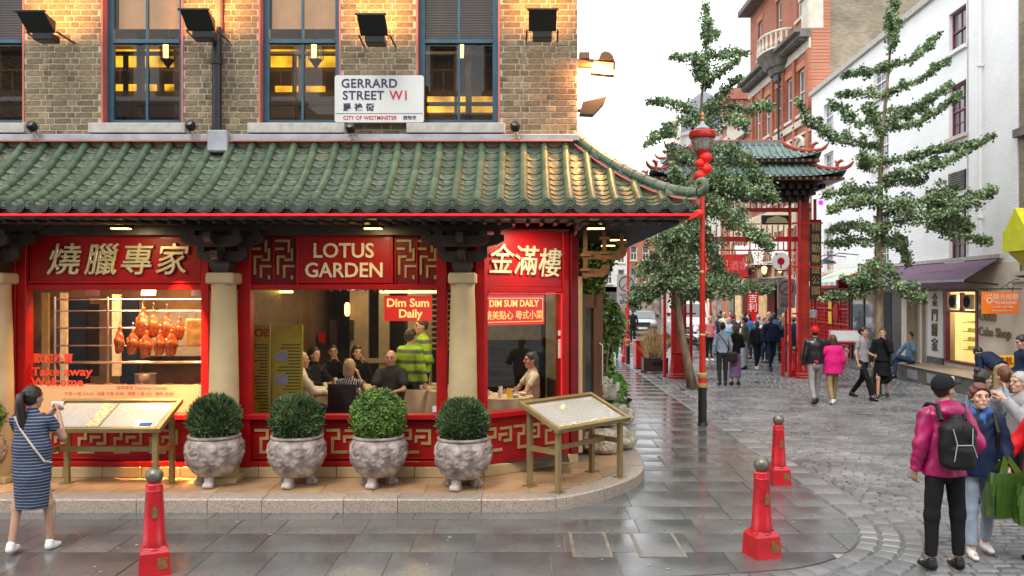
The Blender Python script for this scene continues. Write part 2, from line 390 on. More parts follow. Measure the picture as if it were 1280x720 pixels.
while row < 33:
    d = rnd.choice([.55, .62, .68, .75]) if row < 13 else rnd.choice([.7, .8, .9])
    x = (-8.2+rnd.random()*.5) if row < 9.4 else (.4 if row > 11 else -.4)
    while x < 3.62:
        w = rnd.choice([.5, .62, .75, .9, 1.05])
        p = clip_poly([(x, row), (x+w, row), (x+w, row+d), (x, row+d)], foot)
        if len(p) > 2 and parea(p) > .02 and cnt < 298:
            piece(p, -.011, rnd.uniform(.0, .003), 'flagstone', m_flag, pavement, inset=.007, tilt=.003); cnt += 1
        x += w
    row += d
# road of setts, 300 nearest single, the rest joined
rd = MB(); rd.quad((-60, -30, -.02), (60, -30, -.02), (60, 150, -.02), (-60, 150, -.02))
m_asph = M('wet_road', (.13, .13, .13), .24, var=.35, vs=.8, bump=.1, bs=8, rvar=.12)
road = rd.build('road', m_asph, kind='structure')
def sett_mb(q, x, y, w, d, z, rz=0):
    i = .007; j = .014; c, s_ = math.cos(rz), math.sin(rz)
    ta = rnd.uniform(-.012, .012); tb = rnd.uniform(-.014, .01)
    def P(u, v, h): return (x+u*c-v*s_, y+u*s_+v*c, h)
    a, b_ = w/2-i, d/2-i; e, f = w/2-j-i, d/2-j-i
    vs = [P(-a, -b_, -.02), P(a, -b_, -.02), P(a, b_, -.02), P(-a, b_, -.02)]
    vs += [P(u, v, z+u*ta+v*tb) for u, v in ((-e, -f), (e, -f), (e, f), (-e, f))]
    q.add(vs, [(4, 5, 6, 7), (0, 1, 5, 4), (1, 2, 6, 5), (2, 3, 7, 6), (3, 0, 4, 7)])
setts = []
for ring in range(3):                                        # curved bands round the corner
    rr = 1.9+.21*ring
    for a in np.arange(-88, 2, 6.0-ring*.5):
        cx = 1.85+(rr-.03)*math.cos(R(a)); cy = 9.3+(rr+.10)*math.sin(R(a)); setts.append((cx, cy, .19, (rr)*R(6.0-ring*.5), R(a)))
y = 9.35
while y < 30:                                                # kerb band beside the footway
    L_ = rnd.choice([.5, .7, .9]); setts.append((3.84, y+L_/2, .38, L_, 0)); y += L_
row = 5.2
while row < 27:
    d = .125 if row < 20 else .16
    x = (4.06 if row > 9.2 else 1.0)+rnd.random()*.15; xe = 8.2 if row < 9 else (.62*row+1 if row < 16 else 12)
    while x < xe:
        w = rnd.uniform(.15, .25)
        ok = True
        if row <= 9.35:
            dx, dy = (x+w/2-1.85)/2.42, (row+d/2-9.3)/2.62
            if dx*dx+dy*dy < 1.02: ok = False
        if ok: setts.append((x+w/2, row+d/2, w, d, 0))
        x += w
    row += d
vis = [s for s in setts if s[1] > 7.0 and (s[0]*1030/s[1]+655) < 1290 and (s[0]*1030/s[1]+655) > 600]
vis.sort(key=lambda s: -(s[2]*s[3]/s[1]**3)); near = set(id(s) for s in vis[:298])
cache = {}
stm = MB()
for s in setts:
    if id(s) in near:
        q = MB(); sett_mb(q, 0, 0, s[2], s[3], .002+rnd.uniform(-.003, .003), s[4]); obj('sett', q.mesh('sett', m_sett), road, loc=(s[0], s[1], 0))
    else: sett_mb(stm, s[0], s[1], s[2], s[3], .002+rnd.uniform(-.004, .004), s[4])
stm.build('setts', m_sett, road, kind='stuff')
# right-hand footway with real kerb
rp = MB(); rp.prism([(11.0, 14), (30, 14), (30, 60), (11.2, 60)], -.02, .06)
rpv = rp.build('pavement', M('right_footway', (.1, .1, .1), .28, var=.3, vs=1.5, rvar=.15, bump=.08, bs=9), kind='structure')

# ================================================================ RESTAURANT TERRACE (steps)
plat = [(-9, 9.43), (-.1, 9.43), (.35, 9.5), (.82, 9.86), (1.27, 10.38), (1.53, 10.83), (1.66, 11.4), (1.7, 12.4), (1.72, 15), (1.72, 22), (-9, 22)]
def smooth_path(p, n=3):
    out = [p[0]]
    for i in range(len(p)-1):
        a = Vector(p[max(i-1, 0)]); b_ = Vector(p[i]); c = Vector(p[i+1]); d = Vector(p[min(i+2, len(p)-1)])
        for k in range(1, n+1):
            t = k/n; q = .5*((2*b_)+(c-a)*t+(2*a-5*b_+4*c-d)*t*t+(3*b_-a-3*c+d)*t**3); out.append((q.x, q.y))
    return out
edge = [(-9, 9.43)]+smooth_path([(-.5, 9.43), (0, 9.435), (.42, 9.53), (.85, 9.86), (1.27, 10.36), (1.53, 10.85), (1.67, 11.45), (1.71, 12.4)], 3)+[(1.72, 22)]
def offset(path, d):
    out = []
    for i, p in enumerate(path):
        a = Vector(path[max(i-1, 0)]); b_ = Vector(path[min(i+1, len(path)-1)]); t = (b_-a).normalized(); out.append((p[0]-t.y*d, p[1]+t.x*d))
    return out
inner = offset(edge, .3)
inner[0] = (-9, 9.73); inner[-1] = (1.42, 22)
core = MB(); core.prism(offset(edge, .02)+[(-9, 22)], 0, .147)
terr = core.build('terrace', m_terrag, kind='structure')
# kerb stones
def along(path, step):
    acc = 0; pts = [path[0]]; seg = []
    P = [Vector(p) for p in path]; cur = [P[0]]; left = step(); out = []
    for i in range(len(P)-1):
        a = P[i]; b_ = P[i+1]
        while (b_-a).length > left:
            a = a+(b_-a).normalized()*left; cur.append(a.copy()); out.append(cur); cur = [a.copy()]; left = step()
        left -= (b_-a).length; cur.append(b_.copy())
    out.append(cur); return out
for seg in along([tuple(p) for p in edge if p[1] < 16]+[(1.72, 16)], lambda: rnd.uniform(.62, 1.0)):
    pts = [(p.x, p.y) for p in seg]
    if len(pts) < 2 or (Vector(pts[0])-Vector(pts[-1])).length < .1: continue
    # inset along ends for joints
    a, b_ = Vector(pts[0]), Vector(pts[1]); pts[0] = tuple(a+(b_-a).normalized()*.004)
    a, b_ = Vector(pts[-1]), Vector(pts[-2]); pts[-1] = tuple(a+(b_-a).normalized()*.004)
    inn = offset(pts, .295); n = len(pts)
    ch = offset(pts, .018); dz = rnd.uniform(-.003, .003)
    q = MB()
    vs = [(x, y, 0) for x, y in pts]+[(x, y, .14+dz) for x, y in pts]+[(x, y, .156+dz) for x, y in ch]+[(x, y, .156+dz) for x, y in inn]+[(x, y, .0) for x, y in inn]
    fs = []
    for k in range(4):
        for i in range(n-1): fs.append((k*n+i, k*n+i+1, (k+1)*n+i+1, (k+1)*n+i))
    fs.append(tuple(k*n for k in (4, 3, 2, 1, 0))); fs.append(tuple(k*n+n-1 for k in (0, 1, 2, 3, 4)))
    q.add(vs, fs); q.build('kerb_stone', m_granite, terr)
reg = inner+[(-9, 22)]
cvx = [(-9, 9.73), (-.1, 9.735), (.3, 9.82), (.65, 10.1), (1.02, 10.55), (1.25, 10.98), (1.37, 11.5), (1.41, 12.4), (1.42, 16), (-9, 16)]
yy = 9.73; k = 0
while yy < 14:
    xx = -8.0
    while xx < 1.5:
        w = .62 if yy < 9.9 else .5
        p = clip_poly([(xx, yy), (xx+w, yy), (xx+w, yy+.45), (xx, yy+.45)], cvx)
        if len(p) > 2 and parea(p) > .01 and (yy < 10.5 or xx > -.9) and (yy < 11.4 or xx > .5):
            piece(p, .148, .156+rnd.uniform(-.001, .001), 'terrace_tile', m_terra, terr, inset=.004, tilt=.001)
        xx += w
    yy += .45

# ================================================================ RESTAURANT BUILDING
FY = 10.6; PX = lambda px, Y=FY: (px-655)*Y/1030; PZ = lambda py, Y=FY: EYE-(py-368)*Y/1030
rest = thing('restaurant', 'corner restaurant of yellow stock brick over a red shopfront with curved green tiled roof', 'restaurant', (-3.5, 10.6, 0), world=True)
m_stock = M('stock_brick', (.11, .078, .043), .88, var=.3, vs=7, isl=.25, col2=(.23, .175, .1), bump=.25, bs=60, chip=((.07, .055, .04), 1.1, .58, .2))
m_stockflat = brickmat('stock_brick_flat', (.2, .14, .075), (.33, .25, .13), (.38, .34, .27))
OPN = [(-7.5, -6.44, 4.70, 6.9), (-5.45, -4.39, 4.70, 6.9), (-3.42, -2.36, 4.70, 6.9), (-1.39, -.31, 4.70, 6.9)]
wb = MB(); opening_wall(wb, -9, .69, 4.3, 6.42, OPN, 10.6225, .24)
wall = wb.build('wall', [m_mortar], rest); wall['world'] = 1
sw = MB(); sw.quad((.69, 10.64, 3.3), (.69, 24, 3.3), (.69, 24, 10), (.69, 10.64, 10)); sw.quad((-9, 24, 0), (-9, 10.64, 0), (-9, 10.64, 10), (-9, 24, 10)); sw.quad((.69, 24, 0), (-9, 24, 0), (-9, 24, 10), (.69, 24, 10))
sw.quad((-9, 10.64, 10), (.69, 10.64, 10), (.69, 24, 10), (-9, 24, 10)); sw.box(-9.05, 10.55, 9.9, .75, 10.8, 10.2)
sw.build('side_wall', brickmat('side_stock', (.2, .14, .075), (.33, .25, .13), (.38, .34, .27), plane='yz'), rest)
up = MB(); opening_wall(up, -9, .69, 6.42, 10, OPN, 10.617, .24); up.build('upper_wall', m_stockflat, rest)
# individual bricks
bx = []
z = 4.47; r_ = 0
while z < 6.42:
    spans = [(-9, -7.5), (-6.44, -5.45), (-4.39, -3.42), (-2.36, -1.39), (-.31, .69)] if z > 4.6 else [(-9, .69)]
    for (a, b_) in spans:
        x = a; j = r_ % 2
        x -= .055*(r_ % 2)+.04*rnd.random()
        while x < b_-.02:
            L_ = .102 if j % 2 else .215; x0 = max(a, x); x1 = min(b_-.004, x+L_)
            if x1-x0 > .03: bx.append((x0, x1, z))
            x = x+L_+.012; j += 1
    z += .0775; r_ += 1
unit = MB(); unit.box(-.5, -.5, -.5, .5, .5, .5, bev=.04); bm_ = unit.mesh('brick', m_stock)
rest_b = MB(); k = 0
cand = sorted([b for b in bx if b[0] > -6.9], key=lambda b: -(b[1]-b[0])); sel = set(cand[:296])
for (x0, x1, z0) in bx:
    pr = rnd.uniform(-.002, .002)
    if (x0, x1, z0) in sel:
        ob = obj('brick', bm_, wall, loc=(0, 0, 0)); ob.location = (( x0+x1)/2, 10.637+pr, z0+.033); ob.scale = (x1-x0, .04, .066-rnd.random()*.004)
        ob.rotation_euler = (0, rnd.uniform(-.006, .006), 0)
    else: rest_b.box(x0, 10.617+pr, z0, x1, 10.657, z0+.065, bev=.003)
rest_b.build('bricks', m_stock, wall, loc=(0, 0, 0), kind='stuff')
# sashes, reveals, sills
m_blind = M('slat_blind', (.3, .2, .14), .6)
for i, (a, b_, c, d) in enumerate(OPN):
    q = MB(); q.box(a, 10.612, c, a+.022, 10.86, d); q.box(b_-.022, 10.612, c, b_, 10.86, d); q.build('reveal', m_pink, rest)
    w = sash(rest, a+.024, b_-.024, c, d, 10.74, m_blue, m_glassd, cols=2, rows=1, fw=.075, bw=.03)
    q = MB(); q.box(a-.11, 10.5, 4.56, b_+.07, 10.72, 4.69, bev=.008); q.build('sill', m_sill, rest)
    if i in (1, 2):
        q = MB(); q.box(a+.08, 10.93, 6.02, b_-.08, 10.94, 6.86); q.build('roller_blind', M_rb if 'M_rb' in globals() else globals().setdefault('M_rb', M('peach_blind_glow', (.8, .5, .28), .8, var=.1, emit=(1, .5, .2), es=.1)), rest)  # blind given a faint glow of its own in place of room light
    if i in (0, 3):
        q = MB(); zz = 5.86
        while zz < 6.85: q.box(a+.1, 10.90, zz, b_-.1, 10.93, zz+.012); zz += .034
        q.build('blind', m_blind, rest, kind='stuff')
# flashing above the roof
q = MB(); q.box(-9, 10.50, 4.46, .70, 10.63, 4.545, bev=.01); q.build('lead_flashing', m_lead, rest)
q = MB(); q.tube([(-9, 10.47, 4.45), (.62, 10.47, 4.45)], .012, 6); q.build('neon_line', m_pink, rest)
# ---- roof
ZE, ZT, OV = 3.525, 4.42, 1.26
def rz_(t): return ZE+(ZT-ZE)*(.5*t+.5*t*t)
roof = MB()
N = 12
for i in range(N):
    t0, t1 = i/N, (i+1)/N; y0, y1 = 9.34+OV*t0, 9.34+OV*t1
    e0, e1 = .69+OV*(1-t0), .69+OV*(1-t1)
    roof.quad((-9, y0, rz_(t0)-.03), (e0, y0, rz_(t0)-.03), (e1, y1, rz_(t1)-.03), (-9, y1, rz_(t1)-.03))
    roof.quad((e0, y0, rz_(t0)-.03), (e0, 22, rz_(t0)-.03), (e1, 22, rz_(t1)-.03), (e1, y1, rz_(t1)-.03))
roofo = roof.build('roof', m_tilep, rest); roofo['world'] = 1
r = .053; L_ = .185
rt = MB(); n = 9
def ring(y, rr, dz=0): return [(rr*math.cos(math.pi*(j/(n-1))*1.16-.25), y, rr*math.sin(math.pi*(j/(n-1))*1.16-.25)+dz) for j in range(n)]
prof = [(0, r*.95), (0, r*1.0), (.012, r*1.01), (.018, r*.985), (L_+.015, r*.98)]
vs = [p for (y, rr) in prof for p in ring(y, rr)]
rt.add(vs, [(i*n+j+1, i*n+j, (i+1)*n+j, (i+1)*n+j+1) for i in range(len(prof)-1) for j in range(n-1)]+[tuple(range(n))])
rollm = rt.mesh('roll_tile', m_tile, True, 28)
pt = MB(); w = .108; vs = []
for (y, dz) in ((0, -.024), (0, 0), (.18, 0.0)):
    for j in range(7):
        u = -1+2*j/6; vs.append((w*u, y, .045*u*u-.03+dz))
pt.add(vs, [(i*7+j, i*7+j+1, (i+1)*7+j+1, (i+1)*7+j) for i in range(2) for j in range(6)])
panm = pt.mesh('pan_tile', m_tilep, True, 50)
ec = MB(); ec.lathe([(.004, -.0), (.066, -.0), (.07, -.006), (.07, -.03)], 14, cap=True); ec.lathe([(.028, -.0), (.034, .012), (.044, .012), (.05, 0.0)], 14, cap=False); ec.lathe([(.002, .008), (.018, .005), (.02, 0)], 8, cap=False)
ec.xf(Matrix.Rotation(R(90), 4, 'X')); capm = ec.mesh('roll_end', m_tile, True, 40)
dt = MB(); poly = [(-.105, .05), (-.11, 0), (-.07, -.045), (-.03, -.06), (0, -.075), (.03, -.06), (.07, -.045), (.11, 0), (.105, .05), (0, .012)]
dt.prism(poly, -.008, .008, 'y'); p2 = [(x*.72, z*.72+.0) for x, z in poly]; dt.prism(p2, -.014, -.008, 'y'); p2 = [(x*.4, z*.4-.005) for x, z in poly]; dt.prism(p2, -.019, -.014, 'y')
dripm = dt.mesh('drip_tile', M('drip_glaze', (.018, .032, .022), .45, var=.3, vs=9, isl=.25, col2=(.05, .06, .045)))
SPC = .2675
pans = []; rolls = []
def slope_pt(t): return 9.34+OV*t, rz_(t)
ks = range(-30, 8)
x00 = PX(3.75+29.6*14, 9.34)
cols = []
kx = x00
while kx > -9: kx -= SPC
while kx < 1.93: cols.append(kx); kx += SPC
NR = 8; NP = 11
for cx in cols:
    tmax = 1 if cx < .69 else 1-(cx-.69)/OV
    for i in range(NR):
        t0 = i/NR
        if t0 > tmax-.02: break
        t1 = min((i+1)/NR, tmax+.04)
        y0, z0 = slope_pt(t0); y1, z1 = slope_pt(t1); rolls.append((cx, y0, z0, y1, z1))
    xm = cx+SPC/2; tm = 1 if xm < .69 else 1-(xm-.69)/OV
    for i in range(NP):
        t0 = i/NP; t1 = (i+1)/NP
        if t0 > tm: break
        y0, z0 = slope_pt(t0); y1, z1 = slope_pt(t1); pans.append((xm, y0, z0, y1, z1))
def vis_(e): return PX(-5, e[1]) < e[0]
jr = MB(); nr = 0
for e in rolls:
    a = math.atan2(e[4]-e[2], e[3]-e[1]); L2 = math.hypot(e[3]-e[1], e[4]-e[2])
    ob = obj('roll_tile', rollm, roofo, loc=(e[0]+rnd.uniform(-.003, .003), e[1], e[2]+.012)); ob.rotation_euler = (a, 0, rnd.uniform(-.007, .007)); ob.scale = (1, L2/L_, 1)
pans.sort(key=lambda e: not vis_(e)); jp = MB()
for i, e in enumerate(pans):
    a = math.atan2(e[4]-e[2], e[3]-e[1]); L2 = math.hypot(e[3]-e[1], e[4]-e[2])
    if i < 298 and vis_(e):
        ob = obj('pan_tile', panm, roofo, loc=(e[0], e[1], e[2]+.016+rnd.uniform(0, .004))); ob.rotation_euler = (a-.12, 0, rnd.uniform(-.02, .02)); ob.scale = (1, L2/.15, 1)
    else:
        k0 = jp.n; jp.add([tuple(v.co) for v in panm.vertices], [tuple(p.vertices) for p in panm.polygons])
        jp.xf(Matrix.Translation((e[0], e[1], e[2]+.016)) @ Matrix.Rotation(a-.12, 4, 'X') @ Matrix.Diagonal((1, L2/.15, 1, 1)), k0)
for cx in cols:
    obj('roll_end', capm, roofo, loc=(cx, 9.335, ZE+.012)); 
    if cx+SPC/2 < 1.95: obj('drip_tile', dripm, roofo, loc=(cx+SPC/2, 9.322, ZE-.045))
# side slope, joined
yy = 9.34+.2
while yy < 20:
    tm = 1 if yy > 10.6 else (yy-9.34)/OV
    for i in range(NR):
        t0, t1 = i/NR, (i+1)/NR
        if t0 > tm: break
        k0 = jp.n; jp.add([tuple(v.co) for v in rollm.vertices], [tuple(p.vertices) for p in rollm.polygons])
        a = math.atan2(rz_(t1)-rz_(t0), OV/NR); L2 = math.hypot(rz_(t1)-rz_(t0), OV/NR)
        jp.xf(Matrix.Translation((.69+OV*(1-t0), yy, rz_(t0)+.012)) @ Matrix.Rotation(R(90), 4, 'Z') @ Matrix.Rotation(a, 4, 'X') @ Matrix.Diagonal((1, L2/L_, 1, 1)), k0)
    yy += SPC
jp.build('tiles', m_tile, roofo, loc=(0, 0, 0), smooth=True, kind='stuff')
# hip ridge with upturned scroll
def hip(s, dz=0): 
    t = 1-s/OV; z = rz_(max(0, t))+.07+dz
    if s > .85: z += .05*((s-.85)/.5)**2
    return (.69+s, 10.6-s, z)
hr = MB(); hs = [i*.0675 for i in range(-1, 20)]
hr.tube([hip(s, .02) for s in hs], .062, 10); hr.tube([hip(s, -.05) for s in hs], .045, 8)
e = Vector(hip(1.28, .02)); dv = Vector((1, -1, 0)).normalized()
sc = [e+dv*(.02)]
for k in range(13):
    a = R(-90+k*26); rr = .075*(1-k*.035); sc.append(e+dv*(.03+rr*math.cos(a))+Vector((0, 0, .075+rr*math.sin(a))))
hr.tube(sc, [.055]*4+[.045]*4+[.035]*6, 9)
hr.build('hip_ridge', m_tile, roofo, smooth=True, loc=(0, 0, 0))
for i in range(11):
    s = .05+i*.115; q = MB(); q.tube([hip(s, .02), hip(s+.02, .02)], .068, 10); q.build('ridge_band', m_tile, roofo, loc=(0, 0, 0))
q = MB(); q.tube([hip(s, -.07-.0) for s in hs[1:]], .05, 6); q.tube([Vector(hip(s, -.06))+Vector((-.05, -.05, 0)) for s in hs[1:]], .011, 6)
q.mi = 0; q.build('ridge_neon', m_pink, roofo, loc=(0, 0, 0))
# eave: fascia, neon rope, soffit, rafters
q = MB(); q.box(-9, 9.36, 3.36, 1.88, 9.46, 3.5); q.box(1.83, 9.465, 3.36, 1.89, 21, 3.44); q.build('fascia', m_blackm, rest)
q = MB(); q.tube([(-9, 9.31, 3.4), (1.93, 9.31, 3.4), (1.97, 9.36, 3.405), (1.93, 20, 3.405)], .012, 6); q.build('neon_rope', m_neon, rest)
q = MB(); q.quad((-9, 9.46, 3.36), (-9, 10.75, 3.43), (.9, 10.75, 3.43), (1.83, 9.46, 3.36)); q.quad((1.83, 9.46, 3.36), (.9, 10.75, 3.43), (.7, 21, 3.43), (1.83, 21, 3.36)); q.build('soffit', M('soffit_grey', (.16, .13, .09), .7), rest)
q = MB(); x = -8.9
while x < 1.75:
    q.tube([(x, 9.47, 3.335), (x, 10.55, 3.395)], .026, 7); x += .172
y = 9.6
while y < 20: q.tube([(1.80, y, 3.335), (.8, y, 3.395)], .026, 6); y += .172
q.build('rafters', m_blackm, rest, kind='stuff')
q = MB(); q.box(-8.9, 10.36, 3.25, -.5, 10.56, 3.37); q.build('eave_beam', m_dwood, rest)
# ---- red shopfront
def rbox(*a, name='red_panel', mat=m_red, bev=.006):
    q = MB(); q.box(*a, bev=bev); return q.build(name, mat, rest)
ZB = .295
for (a, b_, nm) in ((-8.9, -.55, 1),):
    q = MB(); q.box(a, 10.62, ZB-.01, b_, 10.8, .94); q.build('dado', m_red, rest)
    rbox(a, 10.5, .90, b_, 10.64, .965, name='window_sill')
    rbox(a, 10.56, ZB, b_, 10.615, .36, name='skirting')
    rbox(a, 10.56, 2.56, b_, 10.8, 2.63, name='transom')
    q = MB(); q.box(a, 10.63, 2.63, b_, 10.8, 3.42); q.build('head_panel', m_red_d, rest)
x = -8.9
while x < .3:                                                # granite plinth blocks
    q = MB(); q.box(x+.003, 10.54, .157, min(x+.5, -.52)-.003, 10.66, ZB-.006, bev=.006) if x < -.6 else None
    if q.n: q.build('plinth_block', m_stone, rest)
    x += .5
for (a, b_) in ((-6.62, -6.5), (-6.49, -6.37), (-4.13, -4.03), (-3.66, -3.5), (-1.12, -.99), (-.62, -.5), (-8.9, -8.75)):
    rbox(a, 10.53, ZB, b_, 10.7, 3.3, name='post')
m_signred = M('sign_red', (.33, .003, .005), .42, var=.12, vs=2, coat=.05, spec=.3)
# signboard 1
rbox(-6.35, 10.585, 2.66, -4.15, 10.625, 3.28, name='signboard', mat=m_signred)
for (a, b_, c, d) in ((-6.37, -4.13, 2.64, 2.675), (-6.37, -4.13, 3.26, 3.29)): rbox(a, 10.55, c, b_, 10.60, d, name='sign_moulding')
for ch, px in zip('燒臘專家', (78, 125, 169, 213)):
    text(ch, .43, m_goldl, (PX(px, 10.55), 10.56, PZ(327, 10.55)), rest, ext=.012, bev=.006, shear=.18, sx=.98)
# lotus garden board with lattice panels
rbox(PX(373), 10.585, 2.64, PX(489), 10.625, 3.26, name='signboard', mat=m_signred)
for s in (PX(371), PX(489)): rbox(s, 10.56, 2.63, s+.03, 10.61, 3.3, name='sign_moulding')
text('LOTUS', .262, m_cream, (PX(429, 10.56), 10.572, PZ(314, 10.56)), rest, ext=.01, off=.004, sx=.98)
text('GARDEN', .262, m_cream, (PX(430, 10.56), 10.572, PZ(338.5, 10.56)), rest, ext=.01, off=.004, sx=.96)
def fret(parts, mat=m_gold, x0=0, z0=0, y=10.6, sc=1., parent=rest, w=.028, **k):
    for pl in parts:
        q = MB()
        for i in range(len(pl)-1):
            (a, b_), (c, d) = pl[i], pl[i+1]
            e = w/2*(1 if i < len(pl)-2 else 1); s0 = w/2 if i else 0
            lo = (min(a, c)*sc+x0, min(b_, d)*sc+z0); hi = (max(a, c)*sc+x0, max(b_, d)*sc+z0)
            if abs(a-c) > abs(b_-d): q.box(lo[0]-w/2, y-.012, lo[1]-w/2, hi[0]+w/2, y+.01, hi[1]+w/2)
            elif hi[1]-lo[1] > w: q.box(lo[0]-w/2+.0005, y-.0115, lo[1]+w/2, hi[0]+w/2-.0005, y+.01, hi[1]-w/2)
        q.build('fret_piece', mat, parent)
latt = [[(0, .5), (.16, .5), (.16, .34)], [(.02, .06), (.02, .3), (.1, .3)], [(.1, .02), (.1, .18), (.22, .18)], [(.2, .0), (.2, .08)], [(0, .4), (.08, .4)], [(.2, .42), (.2, .26), (.12, .26)]]
for px in (314, 343, 495, 522):
    fret(latt, x0=PX(px)+.02, z0=2.68, y=10.62, sc=1.02, w=.03)
    rbox(PX(px)-.018, 10.60, 2.64, PX(px)-.0, 10.628, 3.24, name='lattice_frame', bev=.002)
# dado meander
def meander(L, z0, parent, y, x0):
    x = x0; u = .092
    while x < x0+L-.42:
        fret([[(0, 3*u*1.02), (1.6*u, 3*u*1.02), (1.6*u, 1.9*u), (.7*u, 1.9*u), (.7*u, 0), (2.6*u, 0)], [(2.6*u, 3.0*u), (4.3*u, 3.0*u), (4.3*u, 1.2*u), (3.3*u, 1.2*u)], [(2.4*u, 1.1*u), (2.4*u, 2.1*u), (3.5*u, 2.1*u)]], x0=x, z0=z0, y=y, parent=parent, w=.036); x += .46
meander(2.0, .47, rest, 10.615, -6.25); meander(2.3, .47, rest, 10.615, -3.45); meander(1.2, .47, rest, 10.615, -8.6)
for (a, b_) in ((-6.33, -4.17), (-3.48, -1.14)):
    rbox(a, 10.59, .84, b_, 10.625, .865, name='dado_rail', bev=.002); rbox(a, 10.59, .385, b_, 10.625, .405, name='dado_rail', bev=.002)
# windows
def pane(a, b_, c, d, y=10.66): q = MB(); q.quad((a, y, c), (b_, y, c), (b_, y, d), (a, y, d)); return q.build('pane', m_glass, rest)
pane(-6.37, -4.13, .96, 2.57); pane(-3.5, -1.12, .96, 2.57); pane(-8.75, -6.62, .96, 2.57)
# bay
bay = bpy.data.objects.new('bay', None); COL.objects.link(bay); bay.parent = rest; bay.location = (-.55+3.5, 0.02, 0)
bay.rotation_euler = (0, 0, math.atan2(.92, 1.27)); BL = 1.568
def bb(*a, name='red_panel', mat=m_red, bev=.006): q = MB(); q.box(*a, bev=bev); return q.build(name, mat, bay)
bb(0, 0, ZB, BL, .15, .92, name='dado'); bb(-.02, -.08, .9, BL+.02, .1, .965, name='window_sill'); bb(.0, -.03, 2.53, BL, .15, 2.6, name='transom')
bb(0, -.02, 2.6, BL, .15, 3.42, name='signboard', mat=m_signred); bb(0, -.05, ZB, .07, .12, 3.3, name='post'); bb(BL-.26, -.05, ZB, BL-.15, .12, 3.4, name='post'); bb(BL-.14, -.08, ZB, BL, .12, 3.4, name='post', mat=m_red_d)
bb(BL-.015, -.1, ZB, BL+.05, .08, 2.75, name='stone_jamb', mat=m_stone)
q = MB(); q.quad((.07, .04, .96), (BL-.26, .04, .96), (BL-.26, .04, 2.54), (.07, .04, 2.54)); q.build('pane', m_glass, bay)
for i in range(4):
    x = i*BL/4; q = MB(); q.box(x+.003, -.07, .157, x+BL/4-.003, .05, ZB-.006, bev=.006); q.build('plinth_block', m_stone, bay)
meander(1.5, .47, bay, -.005, .06)
q = MB(); q.tube([(.09, -.04, 2.51), (BL-.28, -.04, 2.51), (BL-.28, -.04, .98)], .009, 6); q.build('neon_line', m_neon, bay)
for ch, x, z in zip('金滿樓', (.27, .67, 1.07), (2.93, 2.92, 2.9)):
    text(ch, .42, m_goldl, (x, -.035, z), bay, ext=.01, bev=.006, shear=.15, sx=.95)
# pillars
for (px, nm) in ((-3, 1), (280, 1), (578.5, 1)):
    X = PX(px, 10.37); q = MB(); Y = 10.37
    prof = [(.205, .157), (.205, .22), (.188, .24), (.182, 1.2), (.168, 2.0), (.15, 2.55), (.153, 2.63)]
    q.lathe([(r_, z) for r_, z in prof], 28, X, Y, 0); pl_ = q.build('pillar', m_stone, rest, smooth=True, sharp=35)
    q = MB(); q.box(X-.172, Y-.172, 2.63, X+.172, Y+.172, 2.77, bev=.02); q.build('capital', m_stone, pl_, loc=(0, 0, 0))
    q = MB(); q.box(X-.215, Y-.2, .157, X+.215, Y+.2, .23, bev=.01); q.build('pillar_base', m_stone, pl_, loc=(0, 0, 0))
# dougong brackets
def arm(q, c, w, h, t, ax='x'):
    pl = [(-w, h), (-w, h*.5), (-w*.86, h*.2), (-w*.62, 0), (w*.62, 0), (w*.86, h*.2), (w, h*.5), (w, h)]; k = q.n
    q.prism(pl, -t/2, t/2, 'y'); m = Matrix.Translation(c)
    if ax == 'y': m = m @ Matrix.Rotation(R(90), 4, 'Z')
    elif ax != 'x': m = m @ Matrix.Rotation(ax, 4, 'Z')
    q.xf(m, k)
def dougong(X, Y, z, mat, s=1., ang=0, n3=True):
    q = MB()
    q.lathe([(.12*s, 0), (.17*s, .08*s), (.17*s, .13*s)], 4, X, Y, z, ph=.5)
    arm(q, (X, Y, z+.13*s), .30*s, .13*s, .09, ang); arm(q, (X, Y, z+.132*s), .30*s, .125*s, .085, ang+R(90))
    for dx in (-.25, 0, .25): q.box(X+dx*s-.05, Y-.06, z+.26*s, X+dx*s+.05, Y+.06, z+.315*s)
    arm(q, (X, Y, z+.317*s), .5*s, .14*s, .09, ang); arm(q, (X, Y-.1, z+.318*s), .42*s, .135*s, .085, ang+R(90))
    arm(q, (X, Y-.26*s, z+.30*s), .32*s, .13*s, .08, ang)
    for dx in (-.42, -.15, .15, .42): q.box(X+dx*s-.045, Y-.06, z+.458*s, X+dx*s+.045, Y+.06, z+.5*s)
    for dx in (-.26, .26): q.box(X+dx*s-.045, Y-.32, z+.43*s, X+dx*s+.045, Y-.2, z+.49*s)
    arm(q, (X, Y, z+.5*s), .62*s, .1*s, .09, ang)
    return q.build('bracket', mat, rest)
for px in (-3, 280, 578.5): dougong(PX(px, 10.37), 10.33, 2.77, m_dwood, 1.04, 0.0)
# corner brackets, their lamplit look put into a lighter brown
q = MB()
for i, (dx, dz) in enumerate(((.02, 2.72), (.28, 2.95), (.52, 3.1))):
    X = .82+dx; q.tube([(X, 11.3, dz), (X, 11.3, 3.38)], .04, 4); 
    for zz in (dz+.1, dz+.3): 
        if zz < 3.35: q.box(X-.07, 11.2, zz, X+.07, 11.4, zz+.035)
for (z0, L2) in ((2.74, .38), (2.98, .62)):
    pl = [(0, 0), (L2-.1, 0), (L2-.03, .05), (L2, .16), (L2-.1, .17), (L2-.14, .11), (0, .11)]; k = q.n; q.prism(pl, 11.26, 11.34, 'y'); q.xf(Matrix.Translation((.8, 0, z0)), k)
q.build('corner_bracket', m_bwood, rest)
# lower side wall and far parts
q = MB(); q.box(.62, 11.56, 0, .72, 22, 3.43); q.build('side_panel', m_stone, rest)
